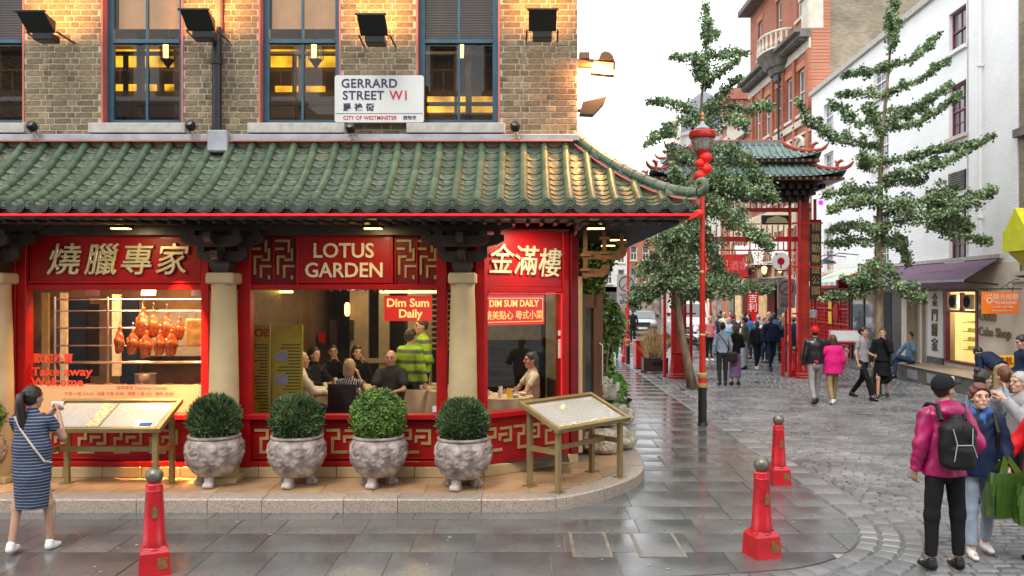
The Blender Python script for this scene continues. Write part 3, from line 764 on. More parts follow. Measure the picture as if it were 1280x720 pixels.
# soffit lamps + lights
def downlight(px, py, Y, col, W_, tgt=None):
    X, _, Z = at(px, py, Y); q = MB(); q.box(X-.12, Y-.04, 3.30, X+.12, Y+.10, 3.345); q.build('lamp_housing', m_blackm, rest)
    q = MB(); q.box(X-.1, Y-.03, 3.29, X+.1, Y+.08, 3.30); q.build('lamp_lens', m_yel, rest)
    area('soffit_light', (X, Y+.02, 3.28), (R(12), 0, 0), .18, W_*.6, (1, .78, .4))
for px in (150, 466, 745): downlight(px, 283, 9.95, 0, 5)
for y in (12, 13.4, 14.8):
    q = MB(); q.box(1.25, y, 3.30, 1.5, y+.15, 3.345); q.build('lamp_housing', m_blackm, rest); q = MB(); q.box(1.27, y+.01, 3.29, 1.48, y+.14, 3.3); q.build('lamp_lens', m_yel, rest)
area('bay_light', (.15, 10.5, 3.3), (R(10), 0, 0), .2, 9, (1, .8, .55))
# open door
q = MB(); dr = bpy.data.objects.new('door', None); COL.objects.link(dr); dr.parent = rest; dr.location = (.83+3.5, 1.45, 0); dr.rotation_euler = (0, 0, R(62))
m_wood = M('door_wood', (.13, .05, .022), .35, var=.35, vs=5, stretch=(6, 6, .6))
for (a, b_, c, d) in ((0, .12, .2, 2.5), (.42, .78, .2, 2.5), (.12, .55, .2, .45), (.12, .55, 2.3, 2.5)):
    q.box(a, -.025, c, b_, .025, d)
q.build('door_frame', m_wood, dr)
q = MB(); q.quad((.12, 0, .45), (.55, 0, .45), (.55, 0, 2.3), (.12, 0, 2.3)); q.build('pane', M('door_glass', (.03, .035, .03), .1), dr)
q = MB(); q.tube([(.62, -.03, 1.1), (.62, -.08, 1.13), (.62, -.08, 1.72), (.62, -.03, 1.75)], .016, 8); q.build('door_handle', m_steel, dr, smooth=True)
# interior shell
q = MB()
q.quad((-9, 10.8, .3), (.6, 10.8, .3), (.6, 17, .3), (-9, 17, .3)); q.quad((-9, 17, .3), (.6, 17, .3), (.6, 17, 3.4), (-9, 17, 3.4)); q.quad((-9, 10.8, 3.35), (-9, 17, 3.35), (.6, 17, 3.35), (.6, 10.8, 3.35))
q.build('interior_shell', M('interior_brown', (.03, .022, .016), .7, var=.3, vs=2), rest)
q = MB(); q.box(-3.96, 10.85, .3, -3.86, 17, 3.35); q.box(-4.0, 13.0, .3, -8.9, 13.1, 3.35); q.build('partition', M('partition_brown', (.1, .06, .03), .5, var=.3), rest)
q = MB(); q.box(-3.3, 15.6, 1.2, -2.95, 15.7, 2.9); q.box(-2.75, 15.6, .3, -2.55, 15.7, 2.9); q.box(-2.2, 15.6, .3, -1.75, 15.7, 2.9); q.box(-3.4, 15.58, 1.2, -1.7, 15.72, 1.28); q.build('cream_wall', m_roomw, rest, kind='stuff')
# upstairs room
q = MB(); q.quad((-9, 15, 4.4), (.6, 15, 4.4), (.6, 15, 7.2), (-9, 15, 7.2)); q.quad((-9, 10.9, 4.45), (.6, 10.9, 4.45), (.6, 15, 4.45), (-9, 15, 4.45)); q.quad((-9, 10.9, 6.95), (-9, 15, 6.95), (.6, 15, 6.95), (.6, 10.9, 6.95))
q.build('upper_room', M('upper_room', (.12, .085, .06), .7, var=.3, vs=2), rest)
m_cove = M('cove_glow', (.5, .3, .04), .5, emit=(1, .5, .02), es=.5)
_n = m_cove.node_tree; _t = _n.nodes.new('ShaderNodeTexCoord'); _w = _n.nodes.new('ShaderNodeTexNoise'); _w.inputs['Scale'].default_value = 2.6; _m = _n.nodes.new('ShaderNodeMapRange'); _m.inputs[1].default_value = .35; _m.inputs[2].default_value = .7; _m.inputs[3].default_value = .12; _m.inputs[4].default_value = .7
_n.links.new(_t.outputs['Object'], _w.inputs[0]); _n.links.new(_w.outputs['Fac'], _m.inputs[0]); _n.links.new(_m.outputs[0], _n.nodes['Principled BSDF'].inputs['Emission Strength'])
for (a, b_, z0, z1) in ((-7.5, -6.1, 6.62, 6.93), (-7.5, -6.66, 6.19, 6.3), (-6.5, -6.1, 6.19, 6.3), (-4.75, -3.4, 6.62, 6.93), (-4.5, -3.6, 6.17, 6.27), (-1.75, -.4, 5.8, 6.08), (-8.6, -8.2, 6.2, 6.5)):
    q = MB(); q.box(a, 14.9, z0, b_, 14.95, z1); q.build('cove_light', m_cove, rest)
for k in range(18):                                           # joists, beams, curtain folds and lamps in the upper room
    x = -8.4+k*.47+.16*math.sin(k*3); q = MB(); q.box(x, 14.2+.2*math.sin(k), 4.9, x+.05+.05*(k % 3), 14.3+.2*math.sin(k), 6.95-.25*(k % 2)); q.build('curtain_fold', M_cf1 if 'M_cf1' in globals() else globals().setdefault('M_cf1', M('dim_curtain', (.1, .075, .06), .8, var=.3)), rest)
for zz in (6.58, 5.72): q = MB(); q.box(-8.9, 14.0, zz, .5, 14.1, zz+.05); q.build('room_beam', m_dwood, rest)
for px, i in ((210, 0), (395, 1), (579, 2)):
    x, y, z = at(px, 64, 11.6); q = MB(); q.lathe([(.02, .2), (.1, .14), (.1, .12)], 6, x, y, z); q.lathe([(.1, -.12), (.06, -.17), (.01, -.24)], 6, x, y, z)
    for j in range(6): a = 2*math.pi*j/6; q.tube([(x+.1*math.cos(a), y+.1*math.sin(a), z-.12), (x+.1*math.cos(a), y+.1*math.sin(a), z+.12)], .008, 4)
    q.tube([(x, y, z+.2), (x, y, 6.9)], .006, 4)
    L0 = thing('hanging_lantern', ['wooden lantern hanging behind the upper window left of the drainpipe', 'wooden lantern hanging behind the window left of the street name sign', 'wooden lantern hanging behind the window right of the street name sign'][i], 'lantern', (x, y, z), group='lanterns in the upper windows', world=True)
    q.build('lantern_frame', m_dwood, L0); q = MB(); q.lathe([(.035, -.09), (.04, .09)], 8, x-.03, y, z); q.build('lamp_glow', m_warm, L0)
# floodlights
def flood(px, py, lit=True, W_=26, lab='', yaw=0):
    x, y, z = at(px, py, 10.2); t = thing('floodlight', lab, 'floodlight', (x, y, z), yaw, 'floodlights on the brick wall')
    q = MB()
    q.add([(-.17, -.24, .13), (.17, -.24, .13), (.17, .0, -.05), (-.17, .0, -.05), (-.15, .05, .1), (.15, .05, .1)], [(0, 3, 2, 1), (3, 4, 5, 2), (0, 4, 3), (1, 2, 5)])
    q.box(-.19, -.265, .125, .19, -.235, .145); q.build('lamp_hood', m_blackm, t)
    q = MB(); q.box(-.12, .0, -.13, .12, .2, -.04, bev=.01); q.build('ballast_box', m_blackm, t)
    q = MB(); q.tube([(-.19, .0, -.04), (-.2, .3, -.06), (-.2, .4, -.06)], .012, 5); q.tube([(.19, .0, -.04), (.2, .3, -.06), (.2, .4, -.06)], .012, 5); q.build('bracket', m_blackm, t)
    q = MB(); q.add([(-.15, -.2, .12), (.15, -.2, .12), (.15, .05, .09), (-.15, .05, .09)], [(0, 1, 2, 3)]); q.build('lamp_lens', m_warm, t)
    if lit:
        area('flood_light', (x, y-.05, z+.16), (R(180-28), 0, 0), .34, W_*.36, (1, .38, .07), sy=.3)
flood(52, 36, lab='black floodlight above the left end of the signboard with four characters', W_=34)
flood(252, 34, lab='black floodlight fixed beside the top of the drainpipe', W_=34)
flood(468, 40, lab='black floodlight directly above the street name sign', W_=34)
flood(678, 34, lab='black floodlight nearest the corner of the brick wall', W_=34)
# corner lamps
def corner_lamp(px, py, lit, lab):
    x, y, z = at(px, py, 10.7); t = thing('corner_lamp', lab, 'floodlight', (x, y, z), 0, 'lamps on the building corner')
    if lit:
        q = MB(); q.box(-.33, -.03, -.06, -.12, .06, .04, bev=.01); q.box(-.29, -.05, .042, -.16, .06, .12); q.build('ballast_box', m_bwood, t)
        mh = M('copper_hood', (.2, .09, .04), .45, metal=.3); q = MB(); q.prism([(-.04, .03), (.16, .02), (.14, .08), (.1, .12), (.04, .135), (-.01, .11)], -.04, .16, 'y'); q.build('lamp_hood', mh, t); q = MB(); q.prism([(-.13, -.13), (.17, -.16), (.18, .02), (-.12, .045)], .01, .14, 'y'); q.build('lamp_case', mh, t)
        q = MB(); q.prism([(-.105, -.105), (.145, -.13), (.155, -.005), (-.1, .02)], -.002, .009, 'y'); q.build('lamp_lens', M('bright_lamp', (1, .6, .3), .4, emit=(1, .42, .12), es=.75), t)
        q = MB(); q.tube([(-.5, .1, -.02), (-.3, .02, -.02)], .02, 6); q.build('bracket', m_blackm, t)
        area('corner_light', (x+.02, y-.1, z-.1), (R(35), 0, R(30)), .25, 60, (1, .36, .08))
    else:
        q = MB(); q.prism([(-.2, -.08), (-.02, -.09), (.12, .06), (.15, .14), (-.16, .07)], 0, .2, 'y'); q.build('lamp_hood', m_black, t); q = MB(); q.tube([(-.45, .1, -.03), (-.15, .1, -.02)], .02, 6); q.build('bracket', m_blackm, t)
corner_lamp(752, 78, True, 'lit copper coloured lamp sticking out from the top of the brick corner')
corner_lamp(744, 134, False, 'unlit black lamp on the brick corner just above the green roof')
# bulkhead lights above flashing
for i, (px, py) in enumerate(((40, 158), (238, 157), (438, 160), (644, 158))):
    x, y, z = at(px, py, 10.42); t = thing('spotlight', ['small round black spotlight above the roof near the left edge of the wall', 'small round black spotlight beside the foot of the drainpipe', 'small round black spotlight under the street name sign', 'small round black spotlight nearest the brick corner'][i], 'spotlight', (x, y, z), group='round spotlights over the roof')
    q = MB(); q.lathe([(.02, -.06), (.06, -.04), (.065, .02), (.04, .06), (.01, .065)], 12); q.xf(Matrix.Rotation(R(60), 4, 'X')); q.build('lamp_body', m_blackm, t, smooth=True)
    q = MB(); q.tube([(0, 0, -.05), (.02, .03, -.1), (-.03, .04, -.16)], .008, 5); q.tube([(0, 0, -.05), (.04, .03, -.12), (.06, .04, -.16)], .006, 5); q.build('cable', m_sill, t)
# drainpipe
t = thing('drainpipe', 'black cast iron drainpipe running down the brick wall between two windows', 'drainpipe', (PX(271, 10.5), 10.5, 4.3))
q = MB(); q.tube([(0, 0, .1), (0, 0, 1.6)], .06, 12); q.build('pipe', m_blackm, t, smooth=True)
q = MB(); q.tube([(0, 0, 1.13), (0, 0, 1.22)], .075, 12); q.build('pipe_collar', m_blackm, t); q = MB(); q.box(-.09, -.1, .0, .16, .1, .28, bev=.02); q.build('lead_saddle', m_lead, t)
q = MB(); q.tube([(.0, .06, 1.6), (.0, .06, 3.2)], .05, 8); q.build('upper_pipe', m_pink, t)
# street name sign
t = thing('street_name_sign', 'white street name plate reading Gerrard Street W1 on the brick wall', 'sign', (PX(474, 10.5), 10.5, PZ(123.5, 10.5)))
ww, hh = 1.135/2, .6/2
pl = []
for (cx, cz, a0) in ((ww-.03, hh-.03, 0), (-ww+.03, hh-.03, 90), (-ww+.03, -hh+.03, 180), (ww-.03, -hh+.03, 270)):
    for k in range(4): a = R(a0+k*30); pl.append((cx+.03*math.cos(a), cz+.03*math.sin(a)))
q = MB(); q.prism(pl, 0, .03, 'y'); q.build('plate', M('enamel', (.62, .62, .6), .3, var=.05, vs=3), t)
m_ink = M('sign_ink', (.02, .03, .07), .4); m_inkr = M('sign_red_ink', (.5, .02, .03), .4)
for (s_, px, py, size, mt, sx) in (('GERRARD', 461.5, 104.5, .158, m_ink, .98), ('STREET', 454, 119.5, .158, m_ink, .98), ('W1', 499, 119.5, .165, m_inkr, .95), ('CITY OF WESTMINSTER', 462.3, 147.3, .068, m_inkr, .9), ('爵祿街', 448, 134.5, .105, m_ink, 1), ('西敏市', 512, 147.3, .055, m_ink, 1)):
    x, y, z = at(px, py, 10.49); text(s_, size, mt, (x-t.location.x, -.003, z-t.location.z), t, ext=.001, off=.003 if size > .1 else .001, sx=sx, sp=1.06 if s_ != '爵祿街' else 1.8)
q = MB(); q.box(-ww+.01, -.003, -.19, ww-.01, -.001, -.185); q.build('rule_line', m_ink, t)
# ================================================================ BODY SURFACES (signed distance fields -> mesh)
def sd_eval(prims, P, k):
    D = None
    for pr in prims:
        t = pr[0]
        if t == 'c':                                         # tapered capsule a,b,ra,rb [,scale xyz]
            a = np.array(pr[1], np.float32); b_ = np.array(pr[2], np.float32); ra, rb = pr[3], pr[4]
            Q = P; ms = 1.
            if len(pr) > 5:
                sc = np.array(pr[5], np.float32); c = (a+b_)/2; Q = (P-c)/sc+c; ms = float(min(sc)); a = (a-c)/sc+c; b_ = (b_-c)/sc+c
            ab = b_-a; l2 = max(1e-9, float(ab@ab)); h = np.clip(((Q-a)@ab)/l2, 0, 1)
            d = (np.linalg.norm(Q-a-h[..., None]*ab, axis=-1)-(ra+(rb-ra)*h))*ms
        elif t == 'e':
            c = np.array(pr[1], np.float32); r_ = np.array(pr[2], np.float32); q = (P-c)/r_; l = np.linalg.norm(q, axis=-1)
            d = (l-1)*float(min(r_)) if len(pr) < 4 else (l-1)*float(np.mean(r_))
        elif t == 'b':                                       # rounded box centre, half, round
            c = np.array(pr[1], np.float32); hf = np.array(pr[2], np.float32)-pr[3]; q = np.abs(P-c)-hf
            d = np.linalg.norm(np.maximum(q, 0), axis=-1)+np.minimum(q.max(-1), 0)-pr[3]
        elif t == '-':                                       # carve a ball
            c = np.array(pr[1], np.float32); q = np.linalg.norm((P-c)/np.array(pr[3] if len(pr) > 3 else (1, 1, 1), np.float32), axis=-1)-pr[2]
            h = np.clip(.5-.5*(D+q)/.008, 0, 1); D = D*(1-h)+(-q)*h+.008*h*(1-h); continue
        elif t == 'h':                                       # keep half space n.p < c
            nn = np.array(pr[1], np.float32); D = np.maximum(D, (P@nn-pr[2])); continue
        elif t == 'n':                                       # folds
            s_ = pr[1]; x, y, z = P[..., 0], P[..., 1], P[..., 2]; ph = pr[3]
            u = x*s_*1.0+z*s_*.75+y*s_*.4+2.2*np.sin(z*s_*.31+ph)+1.3*np.sin(x*s_*.47+2*ph); v = z*s_*.8-x*s_*.55+y*s_*.5+2.*np.sin(x*s_*.37-ph+z*s_*.15)
            D = D+pr[2]*1.5*((1-np.abs(np.sin(u)))*(.5+.5*np.sin(v*.45))-.3+.35*np.sin(v*1.3)); continue
        if D is None: D = d
        else:
            kk = k; h = np.clip(.5+.5*(D-d)/kk, 0, 1); D = D*(1-h)+d*h-kk*h*(1-h)
    return D
def sd_mesh(prims, res, k=.03, pad=.03):
    lo = np.full(3, 9e9); hi = -lo
    for pr in prims:
        if pr[0] == 'c':
            sc = np.array(pr[5]) if len(pr) > 5 else np.ones(3); r_ = max(pr[3], pr[4])*sc
            for p in pr[1:3]: lo = np.minimum(lo, np.array(p)-r_); hi = np.maximum(hi, np.array(p)+r_)
        elif pr[0] in 'eb': lo = np.minimum(lo, np.array(pr[1])-pr[2]); hi = np.maximum(hi, np.array(pr[1])+pr[2])
    lo -= pad; hi += pad; n = np.maximum(4, np.ceil((hi-lo)/res).astype(int)+1)
    ax = [lo[i]+res*np.arange(n[i]) for i in range(3)]
    P = np.stack(np.meshgrid(*ax, indexing='ij'), -1).astype(np.float32)
    V = sd_eval(prims, P, k); I = V < 0
    nx, ny, nz = [m-1 for m in n]
    cnt = np.zeros((nx, ny, nz), np.float32); acc = np.zeros((nx, ny, nz, 3), np.float32)
    for ax_ in range(3):
        o1, o2 = [a for a in range(3) if a != ax_]
        for i in (0, 1):
            for j in (0, 1):
                s0 = [None]*3; s1 = [None]*3; N3 = (nx, ny, nz)
                s0[ax_] = slice(0, N3[ax_]); s1[ax_] = slice(1, N3[ax_]+1)
                for (oo, v) in ((o1, i), (o2, j)): s0[oo] = s1[oo] = slice(v, N3[oo]+v)
                a = V[tuple(s0)]; b_ = V[tuple(s1)]; m = (a < 0) != (b_ < 0)
                t = np.where(m, a/np.where(m, a-b_, 1), 0); off = np.zeros((nx, ny, nz, 3), np.float32)
                off[..., ax_] = t; off[..., o1] = i; off[..., o2] = j
                acc += off*m[..., None]; cnt += m
    act = cnt > 0; idx = -np.ones((nx, ny, nz), int); ii = np.argwhere(act); idx[act] = np.arange(len(ii))
    verts = (ii+acc[act]/cnt[act][:, None])*res+lo
    F = []
    for ax_ in range(3):
        o1, o2 = [(1, 2), (2, 0), (0, 1)][ax_]
        s0 = [slice(1, m) for m in (nx, ny, nz)]; s1 = list(s0); s0[ax_] = slice(0, (nx, ny, nz)[ax_]); s1[ax_] = slice(1, (nx, ny, nz)[ax_]+1)
        A = I[tuple(s0)]; B = I[tuple(s1)]
        for fl in (0, 1):
            e = np.argwhere(A & ~B if fl == 0 else ~A & B)
            if not len(e): continue
            base = e.copy(); base[:, o1] += 1; base[:, o2] += 1
            def at_(d1, d2): q = base.copy(); q[:, o1] -= d1; q[:, o2] -= d2; return idx[q[:, 0], q[:, 1], q[:, 2]]
            f = np.stack([at_(1, 1), at_(0, 1), at_(0, 0), at_(1, 0)], 1)
            F.append(f if fl == 0 else f[:, ::-1])
    F = np.concatenate(F) if F else np.zeros((0, 4), int); F = F[(F >= 0).all(1)]
    return verts, F
def sd_obj(name, prims, res, mat, parent=None, k=.03, xf=None, loc=None, **kw):
    V, F = sd_mesh(prims, res, k); q = MB(); q.arr(V, F)
    if xf is not None: q.xf(xf)
    return q.build(name, mat, parent, smooth=True, sharp=0, loc=loc, **kw)

def norm(v): v = Vector(v); return v.normalized()
ARMS = {'down': ((.235, -.02, 1.14), (.25, .05, .9)), 'fwd': ((.23, .07, 1.15), (.23, .24, .97)), 'back': ((.23, -.12, 1.16), (.25, -.16, .92)),
        'bent': ((.235, -.03, 1.14), (.13, .22, 1.08)), 'phone': ((.25, .13, 1.22), (.08, .27, 1.46)), 'ear': ((.27, .08, 1.25), (.12, .1, 1.52)),
        'around': ((.44, .04, 1.36), (.66, .02, 1.27)), 'waist': ((.38, .0, 1.2), (.5, -.1, 1.05)), 'table': ((.24, .17, 1.17), (.1, .38, 1.15)),
        'pocket': ((.27, -.06, 1.15), (.2, .08, .94)), 'hip': ((.3, -.05, 1.17), (.22, .1, 1.0)), 'cam': ((.22, .2, 1.27), (.07, .33, 1.5)), 'bag': ((.23, .03, 1.15), (.22, .14, .95)),
        'face': ((.2, .18, 1.2), (.06, .22, 1.5))}
HEADP = [('e', (0, -.008, .03), (.074, .094, .1), 1), ('e', (0, .018, -.04), (.056, .066, .068), 1), ('e', (0, .06, -.082), (.024, .022, .02), 1),
         ('c', (0, .083, .03), (0, .103, -.008), .008, .013), ('c', (-.04, .068, .044), (.04, .068, .044), .016, .016), ('e', (.045, .055, -.01), (.022, .022, .022), 1), ('e', (-.045, .055, -.01), (.022, .022, .022), 1),
         ('e', (.077, -.008, .0), (.01, .02, .032), 1), ('e', (-.077, -.008, .0), (.01, .02, .032), 1),
         ('-', (.031, .093, .022), .015), ('-', (-.031, .093, .022), .015), ('c', (-.016, .08, -.045), (.016, .08, -.045), .009, .009)]
def hairprims(st):
    cap = [('e', (0, -.014, .036), (.084, .104, .108), 1)]
    cut = [('h', (0, .75, -.66), .004), ('h', (0, 0, -1), .075)]
    if st == 'short': return cap+[('n', 90, .004, 1)]+cut
    if st == 'crop': return [('e', (0, -.01, .034), (.078, .098, .103), 1)]+cut
    if st == 'curly': return [('e', (0, -.018, .045), (.096, .112, .106), 1), ('n', 75, .013, 2)]+[('h', (0, .8, -.6), .008), ('h', (0, 0, -1), .05)]
    if st == 'long': return cap+[('c', (0, -.06, .0), (0, -.07, -.2), .075, .05, (1.25, .8, 1)), ('c', (.06, -.02, 0), (.07, -.03, -.16), .03, .025), ('c', (-.06, -.02, 0), (-.07, -.03, -.16), .03, .025), ('n', 60, .004, 2), ('h', (0, .8, -.6), .012)]
    if st == 'bob': return cap+[('c', (0, -.05, .0), (0, -.05, -.08), .08, .075, (1.15, .8, 1)), ('n', 60, .004, 2), ('h', (0, .8, -.6), .01), ('h', (0, 0, -1), .13)]
    if st == 'pony': return cap+[('n', 80, .003, 1)]+cut
    if st == 'bun': return cap+[('n', 80, .003, 1)]+cut
    return cap+cut
def hand(q, w, d, nrm, thumb, curl=.5, s=1.):
    d = norm(d); n_ = Vector(nrm); n_ = (n_-d*n_.dot(d)).normalized(); l = Vector(thumb); l = (l-d*l.dot(d)-n_*l.dot(n_)); l = l.normalized() if l.length > .05 else d.cross(n_)
    w = Vector(w)
    m = Matrix((( l.x, n_.x, d.x, 0), (l.y, n_.y, d.y, 0), (l.z, n_.z, d.z, 0), (0, 0, 0, 1)))
    k0 = q.n; q.lathe([(.021, -.02), (.027, .0), (.037, .03), (.042, .06), (.04, .085), (.018, .096)], 8, 0, 0, 0, 1, .42)
    for i, (L_, x) in enumerate(((.066, .03), (.075, .0105), (.07, -.01), (.055, -.029))):
        c = curl*(1+.15*i); p = [Vector((x, 0, .08))]; ang = .15*c
        for seg in (.42, .33, .25): ang += c*.75; p.append(p[-1]+Vector((x*.06, math.sin(ang), math.cos(ang)))*L_*seg)
        q.tube(p, [.0095, .009, .0082, .006], 6)
    p = [Vector((.03, .004, .02)), Vector((.052, .014, .045)), Vector((.056, .022+.012*curl, .072)), Vector((.05, .03+.02*curl, .09))]
    q.tube(p, [.013, .0115, .01, .007], 6)
    q.xf(Matrix.Translation(w) @ m @ Matrix.Scale(s, 4), k0)
def person(X, Y, face, label, group=None, h=1.75, res=.02, z=0, top='black', sleeve=1., hem=.92, fat=1., tinf=.0, inner=None, openf=False,
           bot='char', kind='trousers', blen=.12, shoe=None, hair=('dark', 'short'), skin=None, L='down', Rr='down', pose='stand', stride=.0,
           lean=0., hy=0., hp=0., hat=None, facey=True, bend=0., seat=.46, curl=.5, bare=False, legspread=.1, coat=None, hood=False, extras=None, folds=.004, scaleh=1.):
    """X,Y ground point; face = heading the figure looks at in degrees (90 = away from camera, 270 = to it)"""
    skin = skin or m_skin; shoe = shoe or m_shoe; sc = h/1.75
    t = thing('person', label, 'person', (X, Y, z), R(face-90), group); t.scale = (sc, sc, sc)
    up = Matrix.Identity(4); hz = .93
    if pose.startswith('sit'): hz = seat+.1
    P = {}
    for s_, nm in ((-1, 'L'), (1, 'R')):
        hx = .085*s_
        if pose == 'sit': P[nm] = [(hx, 0, hz), (hx*1.5, .43, seat+.06), (hx*1.5, .42+(.1 if s_ > 0 else 0), .09)]
        elif pose == 'sitcross': P[nm] = [(hx, 0, hz), (hx*1.2, .42, seat+.12), (hx*1.5, .44, .09)] if s_ > 0 else [(hx, 0, hz), (.02, .42, seat+.2), (.25, .5, seat-.02)]
        else:
            st = stride*s_*.5
            if stride: hz = .93-abs(stride)**2*.12
            if st >= 0: P[nm] = [(hx, 0, hz), (legspread*.95*s_, st*.55+.05*abs(stride), .5), (legspread*s_, st, .085)]
            else: P[nm] = [(hx, 0, hz), (legspread*.95*s_, st*.3+.06*abs(stride), .49), (legspread*s_, st-.04, .11)]
    dz = hz-.93; lm = Matrix.Translation((0, 0, hz)) @ Matrix.Rotation(-lean-bend, 4, 'X') @ Matrix.Translation((0, 0, -.93))
    U = lambda p: tuple(lm @ Vector(p))
    A = {}
    for s_, nm, a in ((-1, 'L', L), (1, 'R', Rr)):
        e, w = ARMS[a] if isinstance(a, str) else a
        A[nm] = [U((.172*s_, 0, 1.405)), U((e[0]*s_, e[1], e[2])), U((w[0]*s_, w[1], w[2]))]
    f = fat
    # body: one continuous surface under the clothes
    body = [('e', (0, 0, hz), (.125, .085, .1), 1), ('c', (0, 0, hz+.02), U((0, 0, 1.12)), .095, .09, (1.15, .85, 1)), ('c', U((0, -.01, 1.12)), U((0, -.01, 1.34)), .1, .105, (1.25, .85, 1)),
            ('c', U((-.12, 0, 1.4)), U((.12, 0, 1.4)), .05, .05), ('c', U((0, -.005, 1.42)), U((0, .012, 1.56)), .055, .05)]
    for nm in 'LR':
        a, b_, c = P[nm]; body += [('c', a, b_, .068, .05), ('c', b_, c, .048, .034)]
        ft = (c[0]*1.06, c[1]+.13, .035) if c[2] < .13 else (c[0], c[1]+.13, c[2]-.06)
        if pose != 'x': body += [('c', (c[0], c[1]-.01, c[2]-.04), ft, .034, .026)]
        a, b_, c = A[nm]; body += [('c', a, b_, .042, .035), ('c', b_, c, .034, .023)]
    V, F = sd_mesh(body, max(res, .012), .035); q = MB(); q.arr(V, F)
    hm = lm @ Matrix.Translation((0, .02, 1.625)) @ Matrix.Rotation(hy, 4, 'Z') @ Matrix.Rotation(-hp, 4, 'X') @ Matrix.Scale(1.05*scaleh, 4)
    hr_ = .0065 if res <= .013 else (.009 if res < .02 else .014)
    V, F = sd_mesh(HEADP, hr_, .016); k0 = q.n; q.arr(V, F); q.xf(hm, k0)
    for s_, nm in ((-1, 'L'), (1, 'R')):
        w = Vector(A[nm][2]); d = w-Vector(A[nm][1])
        hand(q, w, d, (-s_, 0.1, 0), (0, 1, .4), curl, .98)
    q.build('body', skin, t, smooth=True, sharp=0)
    if hair: 
        V, F = sd_mesh(hairprims(hair[1]), hr_*1.1, .02); q = MB(); q.arr(V, F); q.xf(hm)
        if hair[1] == 'pony':
            q.tube([hm @ Vector(p) for p in ((0, -.09, .07), (0, -.15, .06), (0, -.155, -.03), (-.005, -.135, -.16), (.0, -.12, -.3), (.01, -.11, -.4))], [.025, .036, .044, .046, .036, .008], 9)
        if hair[1] == 'bun': q.ball(tuple(hm @ Vector((0, -.08, .12))), .045)
        q.build('hair', m_hair[hair[0]], t, smooth=True, sharp=0)
    if facey:
        q = MB()
        for s_ in (-1, 1):
            k0 = q.n; q.ball((.031*s_, .0775, .021), .0095, 8, 6); q.xf(hm, k0)
        q.build('eyes', M_eye, t, smooth=True)
        q = MB()
        for s_ in (-1, 1): k0 = q.n; q.tube([(.016*s_, .088, .042), (.034*s_, .087, .047), (.05*s_, .074, .042)], [.003, .0045, .0025], 5); q.xf(hm, k0)
        q.build('eyebrows', m_hair[hair[0] if hair and hair[0] != 'blonde' else 'brown'], t)
        q = MB(); q.tube([(-.022, .0825, -.045), (0, .09, -.043), (.022, .0825, -.045)], [.003, .0058, .003], 6); q.xf(hm); q.build('mouth', M_lip, t, smooth=True)
    # top
    if top is not None:
        g = tinf; tp = [('c', U((0, .005, hem+.02)), U((0, .0, 1.12)), (.132+g)*f, (.112+g)*f, (1.22, .9, 1)), ('c', U((0, -.005, 1.12)), U((0, -.01, 1.33)), (.118+g)*f, .118+g, (1.3, .88, 1)),
              ('c', U((-.135, -.005, 1.405)), U((.135, -.005, 1.405)), .052+g, .052+g), ('c', U((0, -.01, 1.4)), U((0, -.0, 1.49)), .075, .066)]
        if hood: tp += [('c', U((-.07, -.085, 1.45)), U((.07, -.085, 1.45)), .065, .065), ('c', U((-.09, -.02, 1.47)), U((.09, -.02, 1.47)), .05, .05)]
        hn = lm.to_3x3() @ Vector((0, 0, -1)); hc = hn.dot(lm @ Vector((0, 0, hem)))
        torso = tp+[('n', 26, folds, 1.3), ('h', tuple(hn), hc)]
        V, F = sd_mesh(torso, res, .05); q = MB(); q.arr(V, F)
        for nm in 'LR':
            a, b_, c = [Vector(v) for v in A[nm]]
            sl = [('c', a, b_, .053+g, .049+g*.8)]
            if sleeve > .5: sl += [('c', b_, tuple(b_+(c-b_)*min(1, (sleeve-.5)*2)), .049+g*.8, .037+g*.7)]; n_ = norm(c-b_); cut = n_.dot(b_+(c-b_)*((sleeve-.5)*2*.97))
            else: n_ = norm(b_-a); cut = n_.dot(a+(b_-a)*sleeve*2)
            V, F = sd_mesh(sl+[('n', 34, folds, 2.), ('h', tuple(n_), cut)], res, .03); q.arr(V, F)
        tm = m_cloth[top] if isinstance(top, str) else top
        q.build('top', tm, t, smooth=True, sharp=0)
    bm__ = m_cloth[bot] if isinstance(bot, str) else bot
    if kind == 'trousers':
        tr = [('c', (0, -.005, hz-.03), U((0, 0, min(hem+.06, 1.02))), .118*f, .108*f, (1.22, .88, 1))]; q = MB()
        V, F = sd_mesh(tr+[('n', 26, folds*.7, .5)]+([] if bend else [('h', (0, 0, 1), hz+.11)]), res, .04); q.arr(V, F)
        for nm in 'LR':
            a, b_, c = P[nm]; n_ = norm(Vector(c)-Vector(b_)); cut = n_.dot(Vector(c)-n_*blen*.3)
            V, F = sd_mesh([('c', a, b_, .088*f, .066), ('c', b_, c, .064, .05), ('n', 22, folds*.4, 1.1), ('h', tuple(n_), cut)], res, .03); q.arr(V, F)
        q.build('trousers', bm__, t, smooth=True, sharp=0)
    elif kind in ('skirt', 'dress'):
        zb = blen; q = MB(); w0 = .118*f
        pr = [('c', (0, 0, hz+.05), (0, .0, hz-.12), w0, w0*1.08, (1.22, .95, 1)), ('c', (0, 0, hz-.1), (0, 0.01, zb), w0*1.08, w0*(1.0 if kind == 'dress' else 1.25), (1.22, .95, 1)), ('n', 22, folds*1.3, .4), ('h', (0, 0, -1), -zb), ('h', (0, 0, 1), hz+.12)]
        V, F = sd_mesh(pr, res, .03); q.arr(V, F); q.build('skirt' if kind == 'skirt' else 'dress_skirt', bm__, t, smooth=True, sharp=0)
